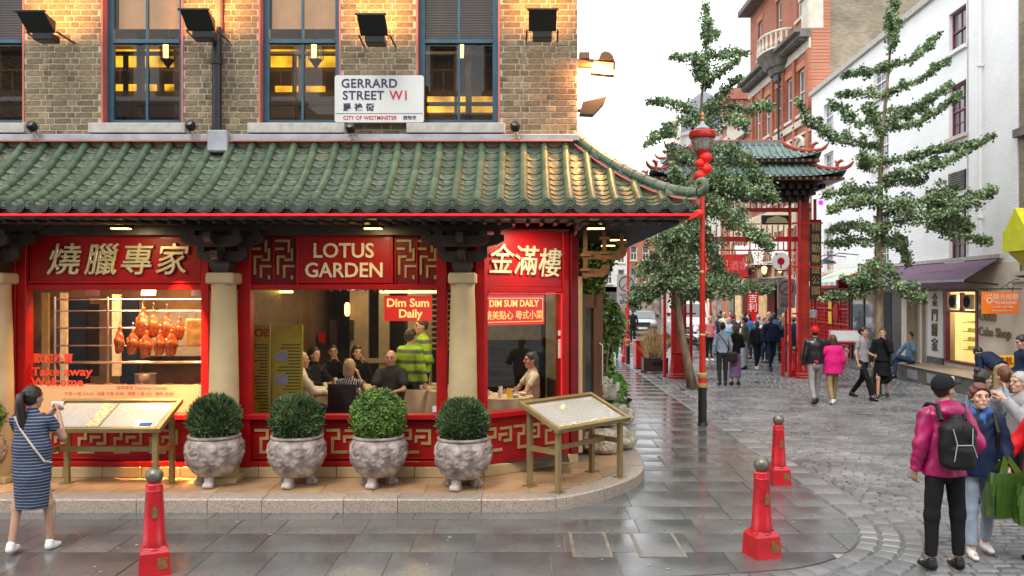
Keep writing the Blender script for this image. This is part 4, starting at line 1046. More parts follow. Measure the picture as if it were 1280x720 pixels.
    if coat:                                                 # long open coat tails
        q = MB(); V, F = sd_mesh([('c', (0, -.03, hz+.05), (0, -.05, .5), .135, .17, (1.3, .9, 1)), ('-', (0, .2, .6), .16, (1, 1, 3)), ('n', 22, .006, .4), ('h', (0, 0, -1), -coat), ('h', (0, 0, 1), hz+.1)], res, .03); q.arr(V, F)
        q.build('coat_tails', m_cloth[top], t, smooth=True, sharp=0)
    for nm in 'LR':
        c = P[nm][2]; up_ = c[2] > .13; zt = c[2]-.085; q = MB()
        V, F = sd_mesh([('c', (c[0], c[1]-.03, zt+.045), (c[0]*1.08, c[1]+.06, zt+.042), .037, .038), ('c', (c[0]*1.05, c[1]+.04, zt+.032), (c[0]*1.1, c[1]+.14, zt+.027), .038, .03, (1.12, 1, .9)), ('c', (c[0], c[1]-.02, zt+.05), (c[0], c[1]-.01, zt+.09), .04, .042), ('h', (0, 0, -1), -zt-.0)], min(res, .014), .02)
        q.arr(V, F); q.build('shoe', shoe, t, smooth=True, sharp=0)
    if hat:
        hm_ = {'red': m_cloth['red'], 'black': m_cloth['black']}[hat]
        q = MB(); V, F = sd_mesh([('e', (0, -.01, .045), (.09, .11, .105), 1), ('h', (0, .25, -1), -.028)], hr_, .02); q.arr(V, F)
        V, F = sd_mesh([('e', (0, .115, .058), (.075, .09, .012), 1)], hr_*.7, .01); q.arr(V, F)
        q.xf(hm); q.build('cap', hm_, t, smooth=True, sharp=0)
    t['_lm'] = [v for r0 in lm for v in r0]
    return t, lm, hm, A, P
M_eye = M('eye_dark', (.03, .02, .018), .2); M_lip = M('lip', (.4, .13, .11), .45)
# ================================================================ POTS AND BUSHES
def leafmass(q, pts, size, nrm=None, fan=True, jit=.5):
    """small folded leaves at the given points"""
    n = len(pts); rg = np.random.default_rng(int(abs(pts[0][0])*1000) % 9999)
    d = rg.normal(size=(n, 3)); 
    if nrm is not None: d = nrm+d*jit
    d /= np.linalg.norm(d, axis=1)[:, None]
    u = np.cross(d, rg.normal(size=(n, 3))); u /= np.linalg.norm(u, axis=1)[:, None]+1e-9; w = np.cross(d, u)
    s = (size*(.7+.6*rg.random(n)))[:, None]
    if fan: V = np.stack([pts, pts+u*s*.5+w*s*.45+d*s*.12, pts+u*s*.95, pts+u*s*.5-w*s*.45+d*s*.12], 1)
    else: V = np.stack([pts, pts+d*s*.6+u*s*.16, pts+d*s*1.3, pts+d*s*.6-u*s*.16], 1)
    k = q.n; q.v.extend(map(tuple, V.reshape(-1, 3).tolist())); q.n += 4*n
    F = (np.arange(4*n).reshape(n, 4)+k).tolist(); q.f.extend(F); q.m.extend([q.mi]*n)
def leafmat(name, c1, c2, rough=.5, isl=.45):
    m = M(name, c1, rough, var=.25, vs=2.5, col2=c2, isl=isl, spec=.4); P = m.node_tree.nodes['Principled BSDF']
    P.inputs['Transmission Weight'].default_value = 0; P.inputs['Subsurface Weight'].default_value = 0
    return m
m_box = leafmat('boxwood_leaf', (.05, .11, .02), (.13, .24, .04)); m_rose = leafmat('needle_leaf', (.035, .08, .03), (.1, .15, .055))
m_gink = leafmat('ginkgo_leaf', (.1, .18, .085), (.27, .37, .19)); m_shrub = leafmat('shrub_leaf', (.06, .12, .03), (.2, .3, .06)); m_bark = M('bark', (.16, .11, .07), .85, var=.35, vs=12, bump=.6, bs=30, stretch=(1, 1, .25), col2=(.26, .2, .13))
def bushmesh(kind, r=.3, n=6500, seed=1):
    rg = np.random.default_rng(seed); d = rg.normal(size=(n, 3)); d /= np.linalg.norm(d, axis=1)[:, None]; d[:, 2] = np.where(d[:, 2] < -.75, -d[:, 2], d[:, 2])
    lump = 1+.05*np.sin(d[:, 0]*7+seed)*np.sin(d[:, 2]*8+2)+.045*rg.normal(size=n)
    rad = r*lump*(1-.22*rg.random(n)**2); pts = d*rad[:, None]; pts[:, 2] *= .96
    q = MB(); q.ball((0, 0, 0), r*.72, 12, 8)
    if kind == 'box': leafmass(q, pts, .032, d, True, .8)
    else: leafmass(q, pts, .05, d*.6+np.array([0, 0, .5]), False, .35)
    return q
def potmesh():
    q = MB(); prof = [(.15, .13), (.21, .14), (.27, .2), (.325, .29), (.355, .38), (.362, .45), (.35, .52), (.315, .575), (.30, .585), (.315, .6), (.315, .62), (.285, .625), (.27, .59), (.05, .58)]
    P2 = []
    for i in range(len(prof)-1):
        for k in range(5): t = k/5; P2.append((prof[i][0]*(1-t)+prof[i+1][0]*t, prof[i][1]*(1-t)+prof[i+1][1]*t))
    P2.append(prof[-1]); n = 120; rp = random.Random(5)
    ctr = [(rp.uniform(0, 6.283), rp.uniform(.2, .56), rp.choice((-1, 1)), rp.uniform(.8, 1.3)) for _ in range(44)]
    vs = []
    for (r_, z) in P2:
        for j in range(n):
            a = 2*math.pi*j/n; w = max(0, 1-((z-.37)/.23)**4) if r_ > .2 else 0; rel = 0
            if w > 0:
                best = None                                    # carved cloud scrolls: each vertex belongs to its nearest curl
                for (ca, cz, sg, fr) in ctr:
                    da = (a-ca+math.pi) % (2*math.pi)-math.pi; u, v = da*.34, z-cz; d = math.hypot(u, v)
                    if best is None or d < best[0]: best = (d, math.atan2(v, u)*sg, fr)
                d, ph, fr = best; rel = w*(.009*math.cos(d*95*fr+ph)*math.exp(-d*5)+.008*math.exp(-(d/.03)**2)-.008*min(1, d/.07))
            vs.append(((r_+rel)*math.cos(a), (r_+rel)*math.sin(a), z))
    k = len(P2)
    q.add(vs, [(i*n+j, i*n+(j+1) % n, (i+1)*n+(j+1) % n, (i+1)*n+j) for i in range(k-1) for j in range(n)]+[tuple(range(n))[::-1], tuple(range((k-1)*n, k*n))])
    return q.mesh('pot_bowl', m_pot, True, 0)
potm = potmesh()
V, F = sd_mesh([('c', (0, 0, .16), (.0, .03, .06), .06, .05), ('e', (-.035, .06, .03), (.024, .04, .03), 1), ('e', (0, .07, .03), (.024, .042, .032), 1), ('e', (.035, .06, .03), (.024, .04, .03), 1), ('b', (0, .03, .03), (.055, .05, .03), .01), ('h', (0, 0, -1), 0)], .01, .012)
q = MB(); q.arr(V, F); footm = q.mesh('pot_foot', m_pot, True, 0)
m_box_m = bushmesh('box', .325, 9000, 2).mesh('foliage', m_box); m_r1 = bushmesh('rose', .28, 7500, 3).mesh('foliage', m_rose)
for (px, py, kind, bz, sc, lab) in ((268, 612, 'r', .80, (1.05, 1, 1), 'carved stone pot with a dark ragged clipped bush in front of the first stone pillar'), (371, 613, 'r', .81, (1.02, 1, .98), 'carved stone pot with a dark green bush below the yellow posters'),
                      (473, 613, 'b', .86, (1.03, 1, 1), 'carved stone pot with the largest bright green round bush'), (579, 616, 'r', .79, (.98, 1, .96), 'carved stone pot with a dark green bush beside the angled shop corner'), (-33, 612, 'b', .84, (1, 1, 1), 'carved stone pot with a green bush cut off behind the woman in the striped dress')):
    X, Y = G(px, py, .156); Y += .24; X = (px-655)*Y/1030; rz = rnd.uniform(-.4, .4)
    t = thing('potted_bush', lab, 'potted plant', (X, Y, .157), rz, 'stone pots with clipped bushes')
    obj('pot_bowl', potm, t)
    for a in (-90-20, 35, 150): 
        o_ = obj('pot_foot', footm, t, loc=(.14*math.cos(R(a)), .14*math.sin(R(a)), 0), rot=(0, 0, R(a-90))); o_.scale = (1.1, 1.1, 1.1)
    o_ = obj('foliage', m_box_m if kind == 'b' else m_r1, t, loc=(0, 0, bz), rot=(0, 0, rnd.random()*6)); o_.scale = sc
    q = MB(); q.lathe([(.02, .54), (.27, .55), (.02, .56)], 14, cap=False); q.build('soil', M_soil if 'M_soil' in globals() else globals().setdefault('M_soil', M('soil', (.03, .02, .015), .9)), t)

# ================================================================ MENU STANDS
m_paper = M('menu_paper', (.4, .41, .39), .35, var=.1, vs=2, coat=.6); m_menu_ink = M('menu_ink', (.35, .3, .26), .6); m_photo = M('menu_photo', (.45, .2, .08), .5, var=.5, vs=30, col2=(.6, .5, .3))
def menu_stand(loc, rz, Wd, D, lab, zf=.94, zb=1.13, kind=0):
    """Wd along x, D along y; low edge toward -y"""
    t = thing('menu_stand', lab, 'menu stand', (*loc, .157), rz, 'brass menu stands'); zf -= .157; zb -= .157
    for (x, y) in ((-Wd/2, -D/2), (Wd/2, -D/2), (-Wd/2, D/2), (Wd/2, D/2)):
        q = MB(); zt = (zf if y < 0 else zb)-.05; q.box(x-.03, y-.03, .008, x+.03, y+.03, zt, bev=.004); l = q.build('leg', m_brass, t)
        q = MB(); q.box(x-.07, y-.07, 0, x+.07, y+.07, .008); q.build('foot_plate', m_brass, l)
    for (a, b_, c, d) in ((-Wd/2+.031, -.02, Wd/2-.031, .02),): q = MB(); q.box(a, b_, .44, c, d, .5); q.build('stretcher', m_brass, t)
    for x in (-Wd/2, Wd/2): q = MB(); q.box(x-.022, -D/2+.031, .44, x+.022, D/2-.031, .5); q.build('stretcher', m_brass, t)
    W2, D2 = Wd/2+.1, D/2+.1; ang = math.atan2(zb-zf, D); m = Matrix.Translation((0, 0, (zf+zb)/2)) @ Matrix.Rotation(ang, 4, 'X'); D2 = D2/math.cos(ang)
    def fb(nm, *a, mt=m_brass, **k): q = MB(); q.box(*a, bev=.004); q.xf(m); return q.build(nm, mt, t, **k)
    fb('frame_side', -W2, -D2, -.03, -W2+.05, D2, .03); fb('frame_side', W2-.05, -D2, -.03, W2, D2, .03); fb('frame_side', -W2+.051, -D2, -.03, W2-.051, -D2+.05, .03); fb('frame_side', -W2+.051, D2-.05, -.03, W2-.051, D2, .03)
    fb('backing_board', -W2+.045, -D2+.045, -.02, W2-.045, D2-.045, .0)
    sheets = [(-W2+.08, -.02, 0), (.0, W2-.08, 1)] if kind == 0 else [(-W2+.08, W2-.08, 2)]
    for (a, b_, kk) in sheets:
        s_ = fb('menu_sheet', a, -D2+.08, .001, b_, D2-.08, .005, mt=m_paper)
        q = MB(); rows = 9
        for i in range(rows):
            y = -D2+.12+(2*D2-.24)*i/rows; x = a+.03
            while x < b_-.05:
                w = rnd.uniform(.02, .09)
                q.box(x, y, .0052, min(x+w, b_-.02), y+.012, .0062); x += w+rnd.uniform(.015, .05)
        q.xf(m); q.build('menu_print', m_menu_ink, t, kind='stuff')
        if kk == 0: fb('menu_photo', b_-.16, -D2+.1, .0065, b_-.01, D2-.1, .0075, mt=m_photo)
        if kk == 1: fb('menu_picture', b_-.22, -D2+.1, .0065, b_-.08, -D2+.17, .0075, mt=m_cloth['blue'])
        if kk == 2:
            for j in range(5): fb('menu_photo', a+.02+j*.2, -D2+.085, .0065, a+.15+j*.2, -D2+.13, .0075, mt=m_photo)
    return t
menu_stand((-5.02, 10.0), 0, 1.3, .46, 'long brass menu stand with two white menus in front of the takeaway window')
c = Vector(((.049+.413+.887+1.252)/4, (10.08+9.71+10.91+10.57)/4)); menu_stand((c.x, c.y), math.atan2(.845, .838), 1.17, .47, 'brass menu stand with one yellowed menu at the rounded step corner', kind=1)

# ================================================================ SHOP WINDOW CONTENTS
m_duck = M('roast_skin', (.3, .04, .008), .22, var=.5, vs=22, col2=(.5, .13, .02), coat=.6, bump=.3, bs=50)
dk = [('e', (0, 0, 0), (.058, .05, .095), 1), ('e', (.02, 0, -.07), (.03, .03, .05), 1), ('e', (-.025, 0, -.08), (.028, .03, .045), 1), ('c', (0, 0, .08), (.01, 0, .15), .03, .018), ('e', (.05, 0, .02), (.018, .02, .05), 1), ('e', (-.05, 0, .02), (.018, .02, .05), 1), ('n', 60, .005, 1)]
V, F = sd_mesh(dk, .011, .02); q = MB(); q.arr(V, F); duckm = q.mesh('duck_body', m_duck, True, 0)
hk = MB(); hk.tube([(.01, 0, .14), (.0, 0, .2), (.015, 0, .225), (.0, 0, .24)], .005, 5); hookm = hk.mesh('hook', m_steel)
DW = ['first of the four roast ducks on the upper rail', 'second of the four roast ducks on the upper rail', 'third of the four roast ducks on the upper rail', 'small pale roast duck at the right end of the upper rail',
      'roast duck hanging alone at the left end of the lower row', 'second roast duck of the lower row', 'darkest roast duck in the middle of the lower row', 'fourth roast duck of the lower row', 'roast duck beside the flat orange pork slab']
for i, (cx, cy, s_) in enumerate(((712, 185, 1.45), (765, 190, 1.3), (832, 200, 1.35), (895, 212, 1.1), (597, 270, 1.25), (662, 280, 1.2), (728, 292, 1.25), (797, 285, 1.15), (855, 285, 1.25))):
    x, y, z = at(cx/4, 360+cy/4, 11.15+(i < 4)*.12); t = thing('roast_duck', 'glazed '+DW[i], 'roast duck', (x, y, z), rnd.uniform(-.8, .8), 'roast ducks hanging in the takeaway window'); t.scale = (s_*1.02,)*3
    obj('duck_body', duckm, t); obj('hook', hookm, t)
x, y, z = at(977/4, 360+222/4, 11.15); t = thing('pork_slab', 'flat orange slab of roast pork hanging right of the ducks', 'roast pork', (x, y, z))
q = MB(); V, F = sd_mesh([('b', (0, 0, 0), (.13, .03, .185), .02), ('n', 30, .005, .3)], .015); q.arr(V, F); q.build('meat', M('crackling', (.8, .3, .05), .35, var=.3, vs=8, col2=(.9, .5, .12), coat=.4), t, smooth=True, sharp=0)
q = MB(); q.tube([(0, 0, .17), (0, 0, .27)], .006, 5); q.build('hook', m_steel, t)
t = thing('hanging_rack', 'steel rack of rails holding the roast ducks in the takeaway window', 'rack', (-5.3, 11.15, .9), world=True)
Y = 11.3
for cx in (275, 540, 1022): q = MB(); q.tube([at(cx/4, 478, Y), at(cx/4, 371, Y)], .016, 6); q.build('upright', m_steel, t)
for cy in (58, 115, 200, 288, 372): q = MB(); q.tube([at(275/4, 360+cy/4, Y), at(1022/4, 360+cy/4, Y)], .011 if cy < 370 else .02, 6); q.build('rail', m_steel, t)
t = thing('food_counter', 'steel counter behind the takeaway window with trays of roast meat', 'counter', (-5.3, 11.3, .3), world=True)
q = MB(); q.box(-6.35, 10.95, .3, -4.1, 11.9, 1.17); q.build('counter_body', m_steel, t)
for i in range(5): x = -6.2+i*.42; q = MB(); q.box(x, 11.0, 1.172, x+.38, 11.35, 1.21); tr_ = q.build('tray', m_steel, t); q = MB(); V, F = sd_mesh([('b', (x+.19, 11.18, 1.23), (.16, .13, .045), .02), ('n', 55, .012, i)], .018); q.arr(V, F); q.build('roast_meat', m_duck, tr_, smooth=True, sharp=0)
t = thing('cooking_pot', 'steel cooking pot on the counter under the roast ducks', 'pot', (*at(728/4, 470, 11.6)[:2], 1.175)); q = MB(); q.lathe([(.13, 0), (.14, .02), (.14, .2), (.15, .21)], 16); q.build('pot_body', m_steel, t, smooth=True)
# price strip on the glass
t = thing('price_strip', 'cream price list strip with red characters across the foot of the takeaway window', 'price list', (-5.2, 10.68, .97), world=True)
q = MB(); q.box(-6.36, 10.68, .968, -4.14, 10.7, 1.325); q.build('panel', M('cream_painted_glow', (.7, .55, .36), .5, emit=(1, .45, .16), es=.3), t)  # panel emission stands in for warm lamplight on the strip
m_stk = M('sticker_red', (.75, .05, .02), .4, emit=(1, .1, .03), es=.12)
text('燒味專家 Takeaway Counter', .055, m_stk, (-4.95, 10.677, 1.285), t, ext=.001)
for rrow in range(3):
    text('叉燒 一磅 £16.50   油雞 半隻 £9.80   燒鴨 一隻 £22   燒肉 £8.80', .052, m_stk, (-5.25, 10.677, 1.21-rrow*.085), t, ext=.001)
t = thing('window_lettering', 'orange red letters Take away Welcome stuck on the left of the duck window', 'lettering', (-6, 10.64, 1.4), world=True)
text('歡迎外賣', .13, m_stk, (PX(66, 10.64), 10.645, PZ(449, 10.64)), t, ext=.001, bev=.003)
text('Take away', .15, m_stk, (PX(39, 10.64), 10.645, PZ(465, 10.64)), t, ext=.001, off=.004, align='LEFT', sx=1.22); text('Welcome', .15, m_stk, (PX(39, 10.64), 10.645, PZ(478, 10.64)), t, ext=.001, off=.004, align='LEFT', sx=1.12)
area('roast_fill', (-4.95, 10.85, 2.52), (R(55), 0, 0), .9, 3.5, (1, .62, .35), sy=.1); area('takeaway_light', (-5.1, 11.25, 3.2), (R(-8), 0, 0), 1.8, 85, (1, .55, .22), sy=.5); area('strip_light', (-4.4, 10.2, 3.22), (R(13), 0, 0), .1, 30, (1, .45, .13), spread=R(34))  # first area light is an added fill that brightens the ducks
q = MB()
for k in range(5): q.lathe([(.05, .0), (.13, -.1)], 10, -6+k*.45, 11.4, 3.25)
q.build('lamp_shades', m_steel, rest, kind='stuff')
q = MB(); q.box(-8.8, 12.9, 1.0, -4, 12.95, 2.6); q.build('tiled_wall', M('kitchen_wall', (.3, .2, .12), .4, var=.4, vs=3), rest)
for (px0, px1, py0, py1, Y, mt, nm) in ((150, 172, 372, 480, 12.2, 'navy', 'blue_curtain'), (84, 110, 372, 480, 12.2, 'navy', 'blue_curtain'), (52, 60, 366, 485, 12.0, 'tan', 'timber_post'), (75, 83, 366, 485, 12.0, 'cream', 'pale_post'), (140, 150, 368, 470, 11.9, 'cream', 'pale_post'), (176, 252, 390, 445, 12.5, 'grey', 'steel_panel'), (110, 122, 380, 470, 12.1, 'black', 'dark_panel')):
    a, b_ = at(px0, py1, Y), at(px1, py0, Y); q = MB(); q.box(a[0], Y, a[2], b_[0], Y+.05, b_[2]); q.build(nm, m_cloth[mt], rest)
for px0 in (106, 176, 239): x, y, z = at(px0, 363, 10.95); q = MB(); q.quad((x, y, z-.07), (x+.19, y+.02, z-.07), (x+.21, y, z+.07), (x+.02, y-.01, z+.07)); q.build('paper_notice', m_paper, rest)
# dining room
m_clothw = M('tablecloth', (.6, .47, .3), .8, var=.1)
DP = ['at the right side of', 'behind the middle of', 'at the back of', 'at the left side of', 'at the front left of', 'at the front of', 'at the front right of']
def table(X, Y, r_, lab, short, n=16):
    t = thing('dining_table', lab, 'table', (X, Y, .3)); q = MB(); q.lathe([(r_*1.01, .74), (r_, .755)], n); q.build('tabletop', m_clothw, t)
    q = MB(); vs = []; 
    for i, z in enumerate((.755, .6, .3, .12)):
        for j in range(48): a = 2*math.pi*j/48; rr = r_*1.015+i*.03*(1+math.sin(a*9)); vs.append((rr*math.cos(a), rr*math.sin(a), z))
    q.add(vs, [(i*48+j, (i+1)*48+j, (i+1)*48+(j+1) % 48, i*48+(j+1) % 48) for i in range(3) for j in range(48)]); q.build('cloth_skirt', m_clothw, t, smooth=True)
    for k in range(7):
        a = k*.9; x, y = .62*r_*math.cos(a), .62*r_*math.sin(a); g_ = obj(['bowl', 'glass', 'cup'][k % 3], (MB().lathe([(.03, .76), (.06, .8), (.055, .8), (.02, .77)], 10) if k % 3 == 0 else MB().lathe([(.025, .757), (.03, .86)], 8)).mesh('dish', m_white if k % 3 != 1 else m_steel, True), None); tag(g_, 'small '+['white bowl', 'drinking glass', 'white cup'][k % 3]+' '+DP[k]+' the '+short, 'tableware', 'dishes on the '+short); g_.location = (X+x, Y+y, .3)
def chair(X, Y, rz, lab):
    t = thing('chair', lab, 'chair', (X, Y, .3), rz); q = MB(); q.box(-.22, -.22, .42, .22, .22, .47, bev=.01); q.build('seat', m_leather, t); q = MB(); q.box(-.21, -.24, .5, .21, -.2, .95, bev=.01); q.build('backrest', m_leather, t)
    for x in (-.19, .19):
        for y in (-.19, .19): q = MB(); q.box(x-.018, y-.018, 0, x+.018, y+.018, .42); q.build('leg', m_dwood, t)
table(-2.95, 12.9, .6, 'round table with a cream cloth among the four diners', 'diners round table'); table(-1.75, 13.0, .55, 'cream clothed table in front of the bald diner', 'bald diner table'); table(-1.05, 12.5, .4, 'small cream clothed table at the right edge of the large window', 'right edge table')
zebra = M('zebra_print', (.01, .01, .01), .7); n_ = zebra.node_tree; wv = n_.nodes.new('ShaderNodeTexWave'); wv.inputs['Scale'].default_value = 9; wv.inputs['Distortion'].default_value = 9; wv.inputs['Detail'].default_value = 1; rp_ = n_.nodes.new('ShaderNodeValToRGB'); rp_.color_ramp.interpolation = 'CONSTANT'; rp_.color_ramp.elements[0].color = (.012, .012, .012, 1); rp_.color_ramp.elements[1].position = .5; rp_.color_ramp.elements[1].color = (.6, .56, .48, 1)
tcc = n_.nodes.new('ShaderNodeTexCoord'); n_.links.new(tcc.outputs['Object'], wv.inputs[0]); n_.links.new(wv.outputs[1], rp_.inputs[0]); n_.links.new(rp_.outputs[0], n_.nodes['Principled BSDF'].inputs['Base Color'])
hv = M('hi_vis', (.3, .6, .01), .6)
n_ = hv.node_tree; wv = n_.nodes.new('ShaderNodeTexWave'); wv.bands_direction = 'Z'; wv.inputs['Scale'].default_value = 1.9; wv.inputs['Distortion'].default_value = .4; rp_ = n_.nodes.new('ShaderNodeValToRGB'); rp_.color_ramp.interpolation = 'CONSTANT'; rp_.color_ramp.elements[0].color = (.3, .6, .01, 1); rp_.color_ramp.elements[1].position = .72; rp_.color_ramp.elements[1].color = (.12, .13, .12, 1); tcc = n_.nodes.new('ShaderNodeTexCoord'); n_.links.new(tcc.outputs['Object'], wv.inputs[0]); n_.links.new(wv.outputs[1], rp_.inputs[0]); n_.links.new(rp_.outputs[0], n_.nodes['Principled BSDF'].inputs['Base Color'])
DG = 'people seen through the large window'
def seated(px, py, Y, face, lab, h=1.7, **k):
    Z = EYE-(py-368)*Y/1030; X = (px-655)*Y/1030; sit = .46+.82
    person(X, Y, face, lab, DG, h=h, z=.3, pose='sit', **{**dict(res=.022), **k}); chair(X-.05*math.cos(R(face)), Y-.05*math.sin(R(face)), R(face-90), 'dark chair under the '+lab.split(' ', 1)[1] if 0 else 'dark dining chair of the '+lab.replace(' with her back to the window', ''))
seated(376, 445, 12.1, 20, 'diner in a loose white shirt with grey blond hair', top='cream', tinf=.02, bot='navy', hair=('blonde', 'bob'), L='table', Rr='table')
seated(392, 448, 13.3, 330, 'diner in black seen behind the white shirted one', top='black', bot='black', hair=('dark', 'bob'), L='table', Rr='table')
seated(416, 440, 13.9, 290, 'dark haired man in black holding both hands to his mouth', top='black', bot='black', skin=m_skin2, hair=('dark', 'crop'), L='face', Rr='face')
seated(437, 450, 11.75, 80, 'blonde woman in a zebra print top with her back to the window', top=zebra, sleeve=.05, bot='black', hair=('blonde', 'bob'), L='table', Rr='face', h=1.6)
seated(446, 437, 13.7, 300, 'dark long haired diner behind the zebra print top', top='black', bot='black', hair=('dark', 'long'), L='face', Rr='table')
seated(489, 441, 12.5, 265, 'bald heavy diner in a grey blue shirt', top='char', bot='black', hair=None, fat=1.2, tinf=.03, sleeve=.4, L='table', Rr='table')
person((517-655)*13/1030, 12.6, 60, 'person in a bright yellow green safety jacket standing in front', DG, z=.3, h=1.66, res=.022, top=hv, tinf=.03, bot='black', hair=('dark', 'short'), L='bent', Rr='down')
person((531-655)*13.6/1030, 13.3, 200, 'person in a yellow green safety jacket standing further back', DG, z=.3, h=1.8, res=.022, top=hv, tinf=.03, bot='black', hair=('dark', 'crop'), L='bent', Rr='bent')
# hi-vis bands
# posters standing inside the window
m_post = M('poster_yellow', (.55, .55, .04), .5, var=.1); m_pr = M('poster_red', (.45, .03, .02), .5); m_pd = M('poster_ink', (.08, .09, .02), .5)
for i, (a, b_, lab, s_) in enumerate(((316, 343, 'yellow poster headed SO seen from behind at the left edge of the window', 'SO'), (346, 383, 'wider yellow poster behind the white shirted diner', ''))):
    x0, x1 = PX(a, 11.9-.0), PX(b_, 11.9); t = thing('poster', lab, 'poster', ((x0+x1)/2, 11.7, .5), 0, 'yellow posters', world=True)
    q = MB(); q.box(x0, 11.7, .75, x1, 11.72, PZ(406, 11.7)); q.build('sheet', m_post, t)
    if s_:
        tx = text(s_, .16, m_pr, (x1-.12, 11.695, 1.95), t, ext=.001, off=.004); tx.scale = (-1, 1, 1)
    q = MB()
    for j in range(22):
        w = rnd.uniform(.4, .95)*(x1-x0-.06); q.box(x1-.03-w, 11.694, 1.78-j*.045-.004, x1-.03, 11.698, 1.78-j*.045+.012)
    q.build('print_lines', m_pd, t, kind='stuff')
    if not s_:
        for zz in (1.55, 1.22): q = MB(); q.box(x0+.05, 11.68, zz, x0+.22, 11.69, zz+.14); q.build('printed_picture', m_cloth['lblue'], t)
q = MB(); q.lathe([(.03, 0), (.05, .05), (.05, .2), (.03, .25)], 8, *at(434, 395, 15.4)); q.build('wall_lamp', m_warm, rest)
for (a, b_, c, d) in ((413, 421, 400, 430), (437, 442, 400, 425), (385, 392, 396, 430)): q = MB(); x0, y0, z0 = at(a, d, 15.5); x1, _, z1 = at(b_, c, 15.5); q.box(x0, 15.45, z0, x1, 15.55, z1); q.build('picture_frame', m_dwood, rest)
q = MB(); q.box(*at(398, 432, 15.3)[:2], 1.6, at(404, 432, 15.3)[0], 15.5, 1.8); q.build('wall_box', m_red, rest)
for k in range(8): q = MB(); x = -3.0+.13*k; q.bar((x, 12.2, 2.55), (x+.25, 12.2, 2.95), .04); q.build('ceiling_slat', m_dwood, rest)
for px in (345, 495, 530): x, y, z = at(px, 366, 13.0); q = MB(); q.box(x-.25, 13, z, x+.25, 13.06, z+.03); q.build('ceiling_lamp', m_yel, rest)
for k in range(12): q = MB(); z = 1.5+.1*k; q.box(-1.95, 14.9, z, -1.1, 14.95, z+.03); q.build('wall_slat', m_roomw, rest)
area('dining_light', (-2.3, 12.6, 3.2), (0, 0, 0), 1.6, 15, (1, .78, .48), sy=1.2)
point('diner_fill', (-2.5, 12.0, 2.35), 7, (1, .8, .55), .12); area('back_room_light', (-2.4, 14.8, 3.2), (0, 0, 0), 1., 12, (1, .75, .42)); area('bay_room_light', (.0, 11.75, 3.2), (0, 0, 0), .5, 16, (1, .85, .6)); area('upper_room_light', (-3.5, 13.4, 6.8), (0, 0, 0), 5, 26, (1, .7, .35), sy=1)  # point light is a fill added low over the diners, not a lamp
def ysign(px0, px1, py0, py1, lines, lab, bayloc=None):
    t = thing('window_sign', lab, 'sign', world=True) if bayloc is None else thing('window_sign', lab, 'sign', bayloc[0], bayloc[1])
    return t
m_lit = M('lit_red', (.6, .015, .01), .4, emit=(1, .03, .02), es=.22); m_lity = M('lit_yellow', (.9, .6, .15), .4, emit=(1, .7, .2), es=.4)
t = thing('window_sign', 'red glowing sign reading Dim Sum Daily in two lines in the large window', 'sign', ((510-655)*10.75/1030, 10.75, EYE-(385.5-368)*10.75/1030))
q = MB(); q.box(-.31, 0, -.165, .31, .04, .165, bev=.004); q.build('light_box', m_lit, t); text('Dim Sum', .15, m_lity, (0, -.002, .068), t, ext=.002, off=.004); text('Daily', .15, m_lity, (0.03, -.002, -.072), t, ext=.002, off=.004)
mb_ = bay.rotation_euler[2]; c0 = Vector((-.55, 10.62, 0)); u_ = Vector((math.cos(mb_), math.sin(mb_), 0)); 
p_ = c0+u_*.6+Vector((-math.sin(mb_), math.cos(mb_), 0))*.1; t = thing('window_sign', 'red glowing sign reading DIM SUM DAILY over Chinese characters in the corner window', 'sign', (p_.x, p_.y, 2.3), mb_)
q = MB(); q.box(-.53, 0, -.21, .5, .04, .19, bev=.004); q.build('light_box', m_lit, t); text('DIM SUM DAILY', .125, m_lity, (-.01, -.002, .075), t, ext=.002, off=.003, sx=.92); text('精美點心 粵式小菜', .125, m_lity, (-.01, -.002, -.085), t, ext=.002, sx=.92)
q = MB(); 
for (a, b_, c, d) in ((-.49, -.17, .47, -.163), (-.49, .145, .47, .152), (-.49, -.163, -.483, .145), (.463, -.163, .47, .145)): q.box(a, -.003, b_, c, .001, d)
q.build('border_line', m_lity, t)
# corner window diner
table(-.28, 11.75, .42, 'white clothed table in the corner window', 'corner window table')
person(.12, 12.15, 195, 'young dark haired man in a pale t-shirt sitting in the corner window', None, z=.3, h=1.7, pose='sit', res=.018, top='cream', sleeve=.3, bot='char', hair=('dark', 'short'), L='table', Rr='table')
chair(.2, 12.2, R(105), 'dark chair under the young man in the corner window')
t = thing('beer_glass', 'glass of golden beer on the corner window table', 'glass', (-.2, 11.5, 1.056)); q = MB(); q.lathe([(.03, 0), (.038, .13), (.001, .131)], 12, cap=False); q.build('beer', M('beer', (.8, .4, .03), .1, emit=(1, .5, .05), es=.15), t); q = MB(); q.lathe([(.035, 0), (.042, .16)], 12, cap=False); q.build('glass_wall', m_glass, t)
q = MB(); q.box(.35, 13.2, .3, .6, 13.3, 3.3); q.box(-.9, 14.5, 1.7, .3, 14.6, 2.4); q.build('interior_wall', M('interior_olive', (.16, .15, .09), .7, var=.3), rest)
q = MB(); q.box(PX(543, 10.6)-.03, 10.64, .98, PX(543, 10.6)+.03, 10.65, 1.06); q.build('sticker', m_white, rest)
for z0, z1 in ((1.93, 2.0), (1.62, 1.88)): q = MB(); q.box(BL-.285, .0, z0, BL-.235, .03, z1); q.build('sticker', m_white, bay)

